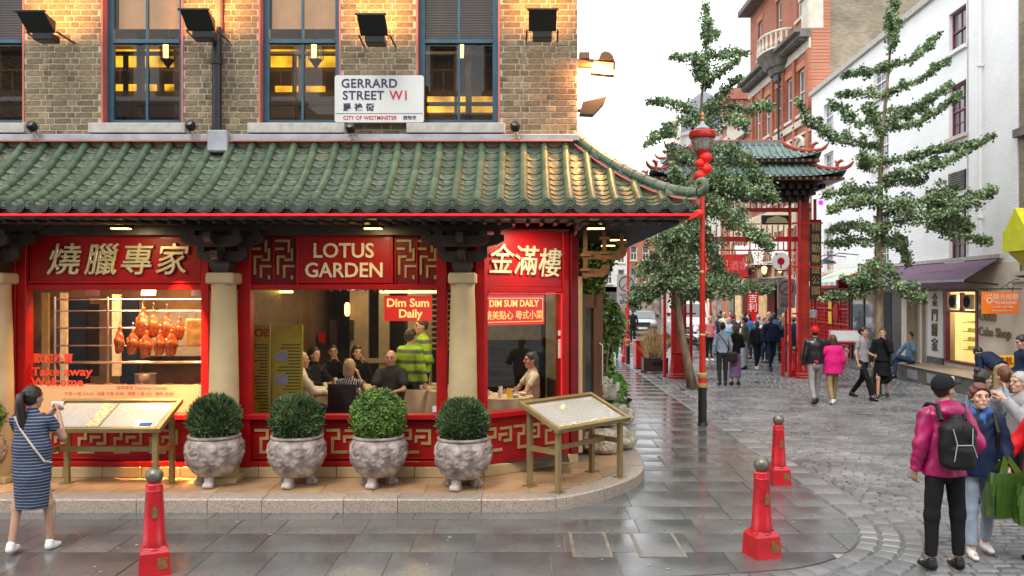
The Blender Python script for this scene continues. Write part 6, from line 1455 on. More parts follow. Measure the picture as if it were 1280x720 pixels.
# balcony: curved bow with balusters
q = MB()
for k, (r_, z0, z1) in enumerate(((.5, 13.2, 13.5), (.8, 13.5, 13.8), (1.15, 13.8, 14.15), (1.45, 14.15, 14.46))): q.lathe([(r_*.8, z0), (r_, z1)], 20, RX(41.4), 0, 0, sx=1.3, sy=.75)
q.build('balcony_bracket', m_grime, rb)
q = MB(); pp = [(RX(41.4)+1.75*math.cos(a), -1.0*math.sin(a)-.02, 15.3) for a in np.linspace(0, math.pi, 15)]; q.tube(pp, .08, 6); q.tube([(p[0], p[1], 14.5) for p in pp], .08, 6); q.build('balcony_rail', m_trim, rb)
for p in pp[1:-1]: q = MB(); q.lathe([(.05, 0), (.09, .2), (.05, .5), (.06, .75)], 8, p[0], p[1], 14.52); q.build('baluster', m_trim, rb)
q = MB(); gx = RX(41.4); q.prism([(gx-1.6, 18.5), (gx+1.6, 18.5), (gx+1.6, 20), (gx+1.1, 20.6), (gx+.9, 21.6), (gx-.9, 21.6), (gx-1.1, 20.6), (gx-1.6, 20)], -.1, .3, 'y'); q.build('gable', m_redb, rb)
q = MB(); q.box(0.02, .3, 18.5, 9.8, 1, 19.4); q.build('parapet', m_redb, rb); q = MB(); q.box(8.9, -.1, 14.46, 9.93, .6, 16.0, bev=.05); q.box(8.8, -.2, 16.0, 9.95, .7, 16.15); q.build('corner_pedestal', m_trim, rb)
# cream ground floors with gables, awnings (pub)
pb = thing('cream_pub_front', 'cream stone shop and pub front with small timber gables and lamps beyond the gate', 'pub', (12.85, 50, 0), R(-90))
def QX(Y): return 50-Y
q = MB(); ops = [(QX(y+.9), QX(y), 3.4, 5.6) for y in (38, 40, 42, 44.5, 46.5, 48.5)]; opening_wall(q, -.2, 13, 0, 6.6, ops, -.3, .3); q.build('wall', M('cream_stone', (.55, .45, .3), .8, var=.2, vs=1.5), pb)
for o_ in ops: q = MB(); q.box(o_[0], -.0, o_[2], o_[1], .05, o_[3]); q.build('window', m_glassw, pb); q = MB(); q.box(o_[0]-.12, -.4, o_[2], o_[0]-.02, -.31, o_[3]); q.box(o_[1]+.02, -.4, o_[2], o_[1]+.12, -.31, o_[3]); q.build('window_column', m_brown if 0 else M_bcol if 'M_bcol' in globals() else globals().setdefault('M_bcol', M('brown_column', (.3, .12, .06), .5)), pb)
for y in (39.5, 42.5, 45.5):
    x = QX(y); q = MB(); q.add([(x-1, -1.2, 4.0), (x+1, -1.2, 4.0), (x, -1.2, 5.2), (x-1, -.3, 4.0), (x+1, -.3, 4.0), (x, -.3, 5.2)], [(0, 1, 2), (0, 2, 5, 3), (1, 4, 5, 2)]); g_ = q.build('gable', m_wf, pb)
    q = MB(); q.add([(x-.75, -1.22, 4.1), (x+.75, -1.22, 4.1), (x, -1.22, 5.0)], [(0, 1, 2)]); q.build('gable_panel', m_wood, g_)
    for k in range(4): q = MB(); q.bar((x-.5+k*.3, -1.24, 4.1), (x-.3+k*.2, -1.24, 4.6-abs(k-1.5)*.15), .05); q.build('timber', m_gold, g_)
q = MB(); q.box(-.2, -.45, 3.0, 13, -.31, 3.35); q.build('fascia', m_trim, pb); q = MB(); q.box(-.2, -.36, 0, 13, -.305, 2.9); q.build('shop_interior', m_roomd, pb)
for k in range(8): q = MB(); x = .2+k*1.6; q.box(x, -.5, .3, x+1.2, -.4, 2.5); q.build('shop_window', [m_glassw, M_sl if 'M_sl' in globals() else globals().setdefault('M_sl', M('pub_lit', (.45, .33, .2), .5, var=.6, vs=3, emit=(1, .6, .25), es=.2)), m_red_d][k % 3], pb)
for k, y in enumerate((38.3, 40.8, 43.5)): L_ = thing('wall_lantern', ['small glowing wall lantern nearest the gate pillar', 'middle glowing wall lantern of the pub front', 'far glowing wall lantern of the pub front'][k], 'lantern', (11.9, y, 3.7), 0, 'lanterns on the pub front'); q = MB(); q.lathe([(.02, .2), (.14, .12), (.1, -.12), (.02, -.2)], 6); q.build('lantern_body', m_warm if k < 2 else m_black, L_); q = MB(); q.tube([(0, 0, .2), (.3, 0, .35), (.7, 0, .3)], .02, 5); q.build('bracket', m_black, L_)
q = MB(); ft = thing('flower_basket', 'hanging basket of pink flowers on the pub front', 'flowers', (11.9, 42.2, 4.2)); pts = np.random.default_rng(3).normal(size=(500, 3))*np.array([.22, .3, .2]); leafmass(q, pts, .12); q.build('foliage', m_shrub, ft); q = MB(); leafmass(q, pts[:160]*1.15+.03, .12); q.build('blossoms', m_cloth['pink'], ft)
# red sign boards and awnings over crowd
t = thing('red_signboard', 'large red signboard with Chinese characters above the crowd', 'sign', (10.9, 44.5, 4.0), R(-35)); q = MB(); q.box(-1.3, 0, -.65, 1.3, .15, .65); q.build('board', m_red, t); text('旺記', .7, m_pink, (-.5, -.01, 0), t, ext=.01); text('酒家', .55, m_pink, (.75, -.01, .0), t, ext=.01)
def awning(X, Y, rz, w, d, z, mat, lab, drop=.5):
    t = thing('awning', lab, 'awning', (X, Y, z), rz); q = MB(); q.add([(-w/2, 0, drop), (w/2, 0, drop), (w/2, -d, 0), (-w/2, -d, 0), (-w/2, -d, -.25), (w/2, -d, -.25)], [(0, 3, 2, 1), (3, 4, 5, 2)]); q.build('canvas', mat, t); q = MB()
    for x in (-w/2, w/2): q.bar((x, 0, 0), (x, -d, -.02), .04)
    q.build('awning_frame', m_blackm, t, kind='stuff'); return t
awning(12.2, 44.8, R(-90), 3.6, 2.6, 2.95, m_cloth['red'], 'wide red awning under the red signboard', .6); awning(12.2, 41.2, R(-90), 2.2, 1.7, 2.8, m_cloth['char'], 'dark grey awning beyond the white van side of the pub'); awning(12.2, 38.8, R(-90), 2.0, 1.9, 2.8, m_cloth['char'], 'dark grey awning nearest the gate pillar')
for i, (px, py) in enumerate(((906, 364), (926, 362))): x, y, z = at(px, py, 40.5); t = thing('gilt_basket', ['left gilt hanging bowl above the dark awnings', 'right gilt hanging bowl above the dark awnings'][i], 'ornament', (x+1, y, z), 0, 'gilt bowls above the awnings'); q = MB(); q.lathe([(.1, -.3), (.3, -.15), (.35, .1), (.38, .2)], 12); q.build('bowl', m_gold, t); q = MB(); q.lathe([(.4, .2), (.4, .28)], 12); q.build('rim', m_black, t)
t = thing('red_banner', 'tall narrow red banner with white characters in the crowd', 'banner', (*at(941, 395, 36)[:2], 1.2)); q = MB(); q.box(-.22, 0, 0, .22, .04, 1.9); q.build('cloth', m_cloth['red'], t); text('大\n吉\n利', .4, m_white_paint, (0, -.01, 1.1), t, ext=.002)

m_shopd = M('shop_mid', (.2, .16, .14), .6, var=.5, vs=2, col2=(.35, .28, .22)); m_shopw = M('shop_lit', (.5, .4, .25), .5, var=.5, vs=3, emit=(1, .7, .35), es=.25)
# ---- generic far buildings
def facade(X, Y, rz, Wd, H, mat, lab, cols, floors, z0=3.8, ww=.95, wh=1.7, roof=None, depth=10, frame=None, shop=None, trim=m_trim, fh=3.1):
    t = thing('terrace_building', lab, 'building', (X, Y, 0), rz)
    ops = []
    for f in range(floors):
        for c in range(cols): cx = Wd*(c+.5)/cols; ops.append((cx-ww/2, cx+ww/2, z0+f*fh, z0+f*fh+wh))
    q = MB(); opening_wall(q, 0, Wd, 3.2, H, ops, 0, .2); q.build('wall', mat, t)
    q = MB(); q.quad((0, 0, 0), (0, 0, H), (0, depth, H), (0, depth, 0)); q.quad((Wd, 0, 0), (Wd, depth, 0), (Wd, depth, H), (Wd, 0, H)); q.quad((0, 0, H), (Wd, 0, H), (Wd, depth, H), (0, depth, H)); q.quad((0, depth, 0), (0, depth, H), (Wd, depth, H), (Wd, depth, 0)); q.build('side_wall', mat, t)
    q = MB(); q.box(.1, -.02, 0, Wd-.1, .1, 3.2); q.build('shopfront', shop or m_shopd, t)
    for k in range(int(Wd/1.5)): q = MB(); x_ = .3+k*1.5; q.box(x_, -.06, .5, x_+1.1, -.03, 2.5); q.build('shop_window', rnd.choice([m_glassw, m_shopw, m_shopd]), t); q = MB(); q.box(0, -.25, 2.8, Wd, .0, 3.3); q.build('shop_fascia', rnd.choice([m_red, m_trim, m_cloth['blue'], m_wf, m_redpost]), t)
    q = MB(); q.box(-.05, -.35, H-.5, Wd+.05, .1, H+.1); q.build('cornice', trim, t)
    for (a, b_, c, d) in ops:
        q = MB(); q.box(a, .12, c, a+.08, .17, d); q.box(b_-.08, .12, c, b_, .17, d); q.box(a+.08, .12, d-.08, b_-.08, .17, d); q.box(a+.08, .12, c, b_-.08, .17, c+.08); q.box(a+.08, .11, (c+d)/2-.04, b_-.08, .16, (c+d)/2+.04); q.box((a+b_)/2-.03, .125, c+.08, (a+b_)/2+.03, .165, (c+d)/2-.04)
        w = q.build('window', frame or m_wf, t); q = MB(); q.quad((a, .18, c), (b_, .18, c), (b_, .18, d), (a, .18, d)); q.build('pane', m_glassw, w); q = MB(); q.box(a-.1, -.1, c-.15, b_+.1, .05, c-.001); q.build('sill', trim, w)
    if roof:
        q = MB(); q.add([(0, 0, H), (Wd, 0, H), (Wd, depth, H), (0, depth, H), (.0, depth*.35, H+2.4), (Wd, depth*.35, H+2.4)], [(0, 1, 5, 4), (2, 3, 4, 5), (1, 2, 5), (3, 0, 4)]); q.build('roof', roof, t)
        q = MB(); q.box(Wd*.8, 3, H+1, Wd*.8+1.4, 4, H+3.6); q.build('chimney', mat, t)
    return t
m_rb2 = M('warm_red_facade', (.42, .16, .1), .8, var=.2, vs=2); m_gf = M('grey_facade', (.4, .4, .4), .8, var=.15, vs=1); m_cf = M('cream_facade', (.62, .58, .5), .8, var=.12, vs=1); m_wfc = M('white_facade', (.7, .7, .69), .8, var=.08, vs=1)
facade(12.9, 54, R(-90), 6.9, 12.2, m_rb2, 'red and cream house with a pedimented top beyond the ornate red building', 3, 3, roof=m_slate)
q = MB()
tb = thing('chimney_tower', 'square red and cream chimney like turret rising left of the ornate red building', 'tower', (13.6, 52, 0)); q.box(-.9, -.9, 0, .9, .9, 14.6); q.build('shaft', m_rb2, tb); q = MB(); q.box(-1.1, -1.1, 13.0, 1.1, 1.1, 13.3); q.box(-1.1, -1.1, 10.4, 1.1, 1.1, 10.7); q.build('stone_band', m_trim, tb); q = MB()
for s_ in (-1, 1): q.box(s_*.8-.22, -1.0, 10.7, s_*.8+.22, -.9, 13.0)
q.build('corner_stone', m_trim, tb); q = MB(); q.box(-1.05, -1.05, 14.6, 1.05, 1.05, 15.3); q.build('cap', m_rb2, tb)
facade(12.9, 62.5, R(-90), 8.3, 11.2, m_cf, 'cream house far along the right side of the street', 3, 3)
facade(12.9, 72, R(-90), 9.3, 13.0, m_rb2, 'far red house before the domed corner', 4, 3, roof=m_slate)
facade(5.6, 86, 0, 5.2, 9.8, m_wfc, 'far white house closing the street, seen under the green eave', 4, 3, ww=.7, wh=1.5, z0=3.6, fh=2.2)
facade(10.9, 86.5, 0, 5.0, 10.8, m_rb2, 'far house of red and white bands closing the street', 4, 3, ww=.7, wh=1.5, z0=3.8, fh=2.3)
facade(2.0, 84, 0, 3.5, 11.0, m_gf, 'far grey house at the left end of the street', 3, 3, ww=.6, wh=1.5, z0=3.8, fh=2.3)
facade(.8, 60, R(90), 22, 7.0, m_cf, 'low cream terrace on the left side of the street behind the restaurant', 8, 1)
dm = thing('domed_corner_building', 'pale corner building with a grey dome far down the street', 'building', (17.5, 80, 0)); q = MB(); q.box(-3.2, -3, 0, 4, 6, 15.6); q.build('wall', m_cf, dm); q = MB(); q.lathe([(2.5, 15.6), (2.5, 17.6), (2.7, 17.7), (2.7, 18.0)], 20); q.build('drum', m_gf, dm); q = MB(); q.lathe([(2.3, 18.0), (2.25, 19.2), (1.9, 20.4), (1.3, 21.4), (.5, 22.0), (.1, 22.2)], 20); q.build('dome', m_slate, dm, smooth=True); q = MB(); q.lathe([(.12, 22.2), (.05, 23.4)], 6); q.build('finial', m_slate, dm)
for x in (-3.2, 3.6): q = MB(); q.lathe([(.4, 15.6), (.3, 18), (.05, 21)], 8, x, -3); q.build('pinnacle', m_trim, dm)
for k in range(6):
    for f in range(4): q = MB(); q.box(-2.8+k*1.15, -3.04, 3.6+f*3, -2.1+k*1.15, -3.001, 5.4+f*3); q.build('window', m_glassw, dm)
# opposite side, behind the camera (seen in reflections)
facade(-24, -9, 0, 14, 9, m_rb2, 'red brick terrace house across the street left of the viewpoint', 7, 3).rotation_euler = (0, 0, 0)
for t_ in [o_ for o_ in S.objects if o_.get('label') == 'red brick terrace house across the street left of the viewpoint']: t_.location = (6, -9, 0); t_.rotation_euler = (0, 0, R(180)); t_['label'] = 'red brick terrace house behind the viewpoint'
t_ = facade(0, 0, R(180), 14, 9.5, m_gf, 'grey terrace house behind the viewpoint on the left', 7, 3); t_.location = (-8.05, -9, 0)
t_ = facade(0, 0, R(180), 14, 9, m_brown, 'brown brick terrace house behind the viewpoint on the right', 7, 3); t_.location = (20.1, -9, 0)

# ================================================================ GATE
gate = thing('chinatown_gate', 'red Chinese gateway with two stacked green tiled roofs across the street', 'gate', (6.5, 25.0, 0))
m_gtile = M('gate_tile', (.15, .21, .2), .5, var=.25, vs=3, isl=.15); m_rtrim = M('gate_red_trim', (.4, .06, .035), .55)
def gate_roof(z0, z1, W0, W1, D0, D1, nm):
    """hipped, concave roof: eave half sizes W0,D0 at z0, top W1,D1 at z1"""
    N = 6; q = MB()
    def pt(side, u, t):
        c = t; zz = z0+(z1-z0)*(.45*t+.55*t*t); w = W0+(W1-W0)*c; d = D0+(D1-D0)*c; lift = .2*(abs(u)**5)*(1-t)**2
        if side == 0: return (u*w, -d, zz+lift)
        if side == 1: return (w, u*d, zz+lift)
        if side == 2: return (-u*w, d, zz+lift)
        return (-w, -u*d, zz+lift)
    M_ = 16
    for s_ in range(4):
        for i in range(N):
            for j in range(M_):
                a, b_ = -1+2*j/M_, -1+2*(j+1)/M_; q.quad(pt(s_, a, i/N), pt(s_, b_, i/N), pt(s_, b_, (i+1)/N), pt(s_, a, (i+1)/N))
    rf = q.build(nm, m_gtile, gate, smooth=True); r_ = MB(); caps = MB()
    for s_ in range(4):
        n = int((W0 if s_ % 2 == 0 else D0)*2/.19)
        for k in range(n+1):
            u = -1+2*k/n
            ct = []
            W_, D_ = (W0, W1) if s_ % 2 == 0 else (D0, D1); x = u*W_
            for i in range(N+1):
                t = i/N; w = W_+(D_-W_)*t
                if abs(x) > w+.001: break
                p = Vector(pt(s_, x/w, t)); ct.append(p+Vector((0, 0, .03)))
            if len(ct) > 1: r_.tube(ct, .04, 6)
    r_.build('roll_tiles', m_gtile, rf, smooth=True, kind='stuff')
    for (sx, sy) in ((1, -1), (1, 1), (-1, 1), (-1, -1)):
        q = MB(); pth = []
        for i in range(N, -1, -1): p = Vector(pt(0, 1, i/N)); pth.append(Vector((p.x*sx, p.y*-sy if 0 else (p.y if sy < 0 else -p.y), p.z+.06)))
        e = pth[-1]; dv = Vector((sx, sy, 0)).normalized(); pth += [e+dv*.1+Vector((0, 0, .05)), e+dv*.2+Vector((0, 0, .16))]
        q.tube(pth, [.055]*(len(pth)-1)+[.02], 6); q.build('hip_trim', m_rtrim, rf)
        q = MB(); b_ = e+Vector((0, 0, .05))
        q.tube([b_+dv*-.3, b_+dv*-.28+Vector((0, 0, .11)), b_+dv*-.16+Vector((0, 0, .17)), b_+dv*-.1+Vector((0, 0, .13))], [.05, .06, .045, .02], 6); q.tube([b_+dv*-.3+Vector((0, 0, .1)), b_+dv*-.38+Vector((0, 0, .2))], [.05, .01], 5); q.build('dragon_finial', m_rtrim, rf)
    q = MB(); q.box(-W1, -D1-.04, z1-.02, W1, D1+.04, z1+.1); q.build('ridge', m_gtile, rf)
    q = MB(); q.tube([(-W1-.05, 0, z1+.13), (W1+.05, 0, z1+.13)], .04, 6); q.build('ridge_trim', m_rtrim, rf)
    q = MB(); q.box(-W0+.1, -D0+.08, z0-.1, W0-.1, D0-.08, z0-.0); q.build('eave_board', m_dwood, rf)
    q = MB(); n = int(W0*2/.2)
    for k in range(n): x = -W0+.15+(2*W0-.3)*k/(n-1); q.box(x-.035, -D0+.02, z0-.09, x+.035, -D0+.1, z0-.01)
    n = int(D0*2/.2)
    for k in range(n): y = -D0+.15+(2*D0-.3)*k/(n-1); q.box(W0-.1, y-.035, z0-.09, W0-.02, y+.035, z0-.01); q.box(-W0+.02, y-.035, z0-.09, -W0+.1, y+.035, z0-.01)
    q.build('rafter_ends', m_bwood, rf, kind='stuff'); return rf
gate_roof(5.92, 6.4, 2.85, 1.9, 1.15, .5, 'lower_roof'); gate_roof(6.5, 7.02, 2.25, 1.3, .8, .1, 'upper_roof')
q = MB(); q.box(-1.9, -.5, 6.3, 1.9, .5, 6.5); q.build('roof_neck', m_dwood, gate)
for (z, w, d) in ((5.62, 2.3, .75), (5.45, 2.1, .55), (5.3, 1.95, .35)):
    q = MB(); x = -w
    while x < w: q.box(x, -d, z, x+.12, d, z+.15); x += .24
    q.build('bracket_tier', m_dwood, gate, kind='stuff'); q = MB(); q.box(-w, -d*.7, z+.03, w+.12, d*.7, z+.11); q.build('bracket_beam', m_dwood, gate)
def post(x, y, z0, z1, r_, mt=m_redpost, nm='post', n=12): q = MB(); q.lathe([(r_, z0), (r_*.95, z1)], n, x, y); return q.build(nm, mt, gate, smooth=True)
for x in (-1.83, 1.95):
    q = MB(); q.box(x-.15, -.15, 0.75, x+.15, .15, 5.5); q.build('main_column', M('column_red', (.4, .035, .02), .4, var=.25, vs=3) if x < 0 else bpy.data.materials['column_red'], gate)
    for (dx, dy) in ((-.42, -.1), (.42, .12), (-.24, -.42), (.3, .45)): post(x+dx, dy, .0, 5.4 if abs(dx) > .25 else 5.3, .05)
    q = MB(); q.lathe([(.29, 0), (.3, .04), (.27, .08), (.2, .72), (.22, .76)], 8 if x > 0 else 16, x-.02, -.35, 0, 1.2 if x < 0 else 1, 1.0); q.build('column_base', m_red, gate); q = MB(); q.lathe([(.275, .13), (.272, .15)], 16, x-.02, -.35, 0, 1.2 if x < 0 else 1, 1); q.build('gold_line', m_gold, gate)
    for z in (1.9, 3.3, 4.6): q = MB(); q.box(x-.45, -.46, z, x+.45, -.42, z+.05); q.build('clamp', m_redpost, gate)
    pl_ = MB(); pl_.box(x+.16, -.2, 2.35, x+.5, -.16, 4.75); pl_.build('couplet_board', M('couplet_black', (.03, .028, .025), .4) if x < 0 else bpy.data.materials['couplet_black'], gate)
    text('\n'.join('傾情勤聯誼公園' if x > 0 else '肝膽創業謀利商'), .27, m_gold, (x+.33, -.21, 3.55), gate, ext=.005, ls=1.18)
q = MB(); q.box(-2.1, -.06, 4.1, 2.2, .06, 4.25); q.box(-2.1, -.06, 5.0, 2.2, .06, 5.12); q.build('cross_beam', m_redpost, gate)
q = MB(); q.box(.7, -.05, 4.62, 1.6, .05, 4.9); q.build('name_board', m_dwood, gate); q = MB(); q.prism([(.8, 4.66), (1.5, 4.66), (1.42, 4.8), (1.15, 4.88), (.88, 4.8)], -.09, -.055, 'y'); q.build('gilt_ornament', m_goldl, gate)
q = MB(); x = -1.7
while x < 1.8:
    q.box(x, -.03, 4.26, x+.03, .03, 4.6); q.box(x, -.025, 4.62, x+.16, .025, 4.65) if int(x*10) % 2 else None; q.box(x, -.03, 5.13, x+.03, .03, 5.3); q.box(x, -.03, 3.86+.15*abs(x/1.8)*-1+.1, x+.03, .03, 4.09); x += .17
for s_ in (-1, 1):
    for k in range(5): q.box(s_*1.7-.02-.0, -.025, 3.0+.2*k, s_*1.7+.02, .025, 3.1+.2*k); q.box(min(s_*1.6, s_*(1.1+.1*k)), -.025, 3.2+.2*k, max(s_*1.6, s_*(1.1+.1*k)), .025, 3.24+.2*k)
q.box(-1.7, -.03, 3.82, 1.75, .03, 3.86); q.build('lattice_bars', m_redpost, gate, kind='stuff')
q = MB(); q.lathe([(.01, 0), (.27, 0), (.27, .04), (.01, .04)], 20); q.xf(Matrix.Translation((1.25, -.1, 3.5)) @ Matrix.Rotation(R(90), 4, 'X')); q.build('roundel', m_wf, gate); q = MB(); q.lathe([(.01, .05), (.12, .045)], 7); q.box(-.02, -.2, .045, .02, .02, .055); q.xf(Matrix.Translation((1.25, -.1, 3.5)) @ Matrix.Rotation(R(90), 4, 'X')); q.build('roundel_mark', m_red, gate)
# magenta lamp under the roof
q = MB(); q.ball((2.4, -.3, 5.25), .08, 8, 6); q.build('magenta_lamp', M('lamp_magenta', (.8, .05, .6), .4, emit=(1, .05, .8), es=.4), gate)
# barriers with green panels
def barrier(X, Y, rz, lab, flip=1):
    t = thing('street_barrier', lab, 'barrier', (X, Y, 0), rz); q = MB(); q.bar((0, 0, 1.08), (1.2, 0, 1.0), .07); q.bar((0, 0, .35), (1.2, 0, .9), .06); q.build('rail', m_redpost, t, kind='stuff')
    q = MB(); q.box(-.05, -.05, 0, .05, .05, 1.15); q.build('post', m_redpost, t); q = MB(); q.add([(.06, -.01, .42), (1.1, -.01, .87), (1.1, -.01, .98), (.06, -.01, 1.03), (.06, .01, .42), (1.1, .01, .87), (1.1, .01, .98), (.06, .01, 1.03)], [(0, 1, 2, 3), (7, 6, 5, 4)]); q.build('green_panel', M('panel_green', (.06, .22, .1), .5) if 'panel_green' not in bpy.data.materials else bpy.data.materials['panel_green'], t)
barrier(7.95, 25.3, R(68), 'red barrier with a green panel left of the right gate pillar'); barrier(4.4, 28.5, R(20), 'red barrier behind the planter with dead grass')
# zone signs
def zone(px, py0, py1, Y, pyb, lab, nm):
    x, y, z1 = at(px, py0, Y); z0 = at(px, py1, Y)[2]; t = thing('zone_sign', lab, 'traffic sign', (x, y, 0), 0, 'pedestrian zone ends signs'); h = z1-z0; w = h*.62
    q = MB(); q.box(-w/2, 0, z0, w/2, .03, z1); q.build('plate', M('sign_grey', (.42, .44, .45), .5) if 'sign_grey' not in bpy.data.materials else bpy.data.materials['sign_grey'], t)
    q = MB(); q.lathe([(w*.34, 0), (w*.42, 0)], 20, cap=False); q.bar((-w*.25, -w*.25, 0), (w*.25, w*.25, 0), .04, .002); q.xf(Matrix.Translation((0, -.004, z1-w*.5)) @ Matrix.Rotation(R(90), 4, 'X')); q.build('ring_symbol', m_grime, t); q = MB(); q.box(-w*.47, -.003, z0+h*.37, w*.47, -.001, z0+h*.375); q.build('rule_line', m_black, t)
    text('PEDESTRIAN', w*.13, m_black, (0, -.005, z0+h*.31), t, ext=.001); text('ZONE', w*.17, m_black, (0, -.005, z0+h*.22), t, ext=.001); text('ENDS', w*.28, m_black, (0, -.005, z0+h*.09), t, ext=.001, off=.003)
    q = MB(); q.tube([(.0, .06, 0), (.0, .06, z0-.1)], .05, 8); q.build('red_pole', m_redpost, t); q = MB(); q.tube([(0, .06, z0-.1), (0, .06, z1)], .03, 8); q.build('upper_pole', m_lead, t)
zone(983, 349, 385, 26.5, 0, 'grey zone ends plate beside the right gate pillar', 1); zone(783, 343, 381, 30, 0, 'grey zone ends plate behind the left tree', 2)
t = thing('cylinder_lamp', 'small grey cylinder fixed to the right gate pillar', 'lamp', (8.6, 24.5, 1.9)); q = MB(); q.lathe([(.1, -.1), (.11, -.08), (.11, .12), (.1, .14)], 12); q.build('body', m_lead, t)
# bins, planter
t = thing('red_bin', 'square red litter bin left of the planter with dead grass', 'bin', (*G(800, 461), 0), R(8)); q = MB(); q.box(-.19, -.19, .04, .19, .19, .9, bev=.02); q.build('bin_body', m_redpost, t); q = MB(); q.box(-.21, -.21, .9, .21, .21, .98, bev=.02); q.build('lid', m_redpost, t); q = MB(); q.box(-.17, -.17, 0, .17, .17, .04); q.build('base', m_black, t)
x, y = G(820, 467); t = thing('dead_grass_planter', 'black wooden planter full of dry straw coloured grass', 'planter', (x, y+.3, 0)); q = MB()
for (a, b_, c, d) in ((-.38, -.28, .38, -.24), (-.38, .24, .38, .28), (-.38, -.24, -.34, .24), (.34, -.24, .38, .24)): q.box(a, b_, .06, c, d, .48)
q.build('box_side', m_dwood, t, kind='stuff'); q = MB(); q.box(-.34, -.24, .1, .34, .24, .44); q.build('soil', M_soil, t)
for sx in (-.36, .36):
    for sy in (-.26, .26): q = MB(); q.box(sx-.03, sy-.03, 0, sx+.03, sy+.03, .5); q.build('corner_post', m_dwood, t)
q = MB(); V, F = sd_mesh([('b', (.12, -.26, .38), (.24, .06, .12), .04), ('n', 30, .02, 2)], .03); q.arr(V, F); q.build('bin_bag', m_leather, t, smooth=True, sharp=0)
m_straw = leafmat('straw', (.35, .24, .11), (.55, .42, .22)); q = MB(); rg = np.random.default_rng(8)
for k in range(420):
    a = rg.random()*6.28; r0 = .3*math.sqrt(rg.random()); L_ = .3+.85*rg.random(); x0, y0 = r0*math.cos(a), r0*.6*math.sin(a); dx, dy = rg.normal()*.22, rg.normal()*.18; w = .012
    q.add([(x0-w, y0, .42), (x0+w, y0, .42), (x0+dx*.4+w*.7, y0+dy*.4, .42+L_*.6), (x0+dx*.4-w*.7, y0+dy*.4, .42+L_*.6), (x0+dx, y0+dy, .42+L_)], [(0, 1, 2, 3), (3, 2, 4)])
q.build('dry_grass', m_straw, t, kind='stuff')
t = thing('menu_lectern', 'red framed sloping menu board on a stand behind the man in the grey t-shirt', 'menu board', (9.9, 25.2, 0), R(-20)); q = MB(); q.box(-.55, -.35, -.03, .55, .35, .03); q.xf(Matrix.Translation((0, 0, 1.2)) @ Matrix.Rotation(R(30), 4, 'X')); q.build('frame', m_redpost, t); q = MB(); q.box(-.48, -.28, .031, .48, .28, .035); q.xf(Matrix.Translation((0, 0, 1.2)) @ Matrix.Rotation(R(30), 4, 'X')); q.build('menu_sheet', m_paper, t)
for x in (-.45, .45): q = MB(); q.tube([(x, 0, 0), (x, 0, 1.15)], .03, 6); q.build('leg', m_redpost, t)
# newspaper boxes + poster
m_ybox = M('newsbox_yellow', (.75, .42, .02), .45, var=.1)
for i, (x, y) in enumerate(((10.35, 18.1), (10.98, 18.15))):
    t = thing('newspaper_box', ['yellow newspaper box with a poster on its side, left of the pair', 'yellow newspaper box, right of the pair below the orange sign'][i], 'newspaper box', (x, y, .06), 0, 'yellow newspaper boxes'); 
    for (a, b_, c, d, e, f) in ((-.3, -.22, 0, -.27, .22, .95), (.27, -.22, 0, .3, .22, .95), (-.269, .18, 0, .269, .22, .95), (-.269, -.22, .0, .269, .179, .1), (-.32, -.25, .95, .32, .25, 1.08), (-.269, -.22, .7, .269, -.2, .949)): q = MB(); q.box(a, b_, c, d, e, f); q.build('panel', m_ybox, t)
    q = MB(); q.box(-.2, -.1, .11, .2, .15, .4); q.build('newspaper_stack', m_paper, t)
    text('中文報', .15, m_red, (0, -.256, 1.01), t, ext=.002)
    if i == 0: q = MB(); q.box(-.48, -.28, .0, -.31, -.26, 1.02); q.build('poster', M('poster_green', (.3, .55, .1), .5, var=.4, vs=9, col2=(.7, .3, .5)), t); q = MB(); q.box(-.47, -.29, .2, -.32, -.281, .5); q.build('poster_block', m_cloth['pinkstripe'], t)
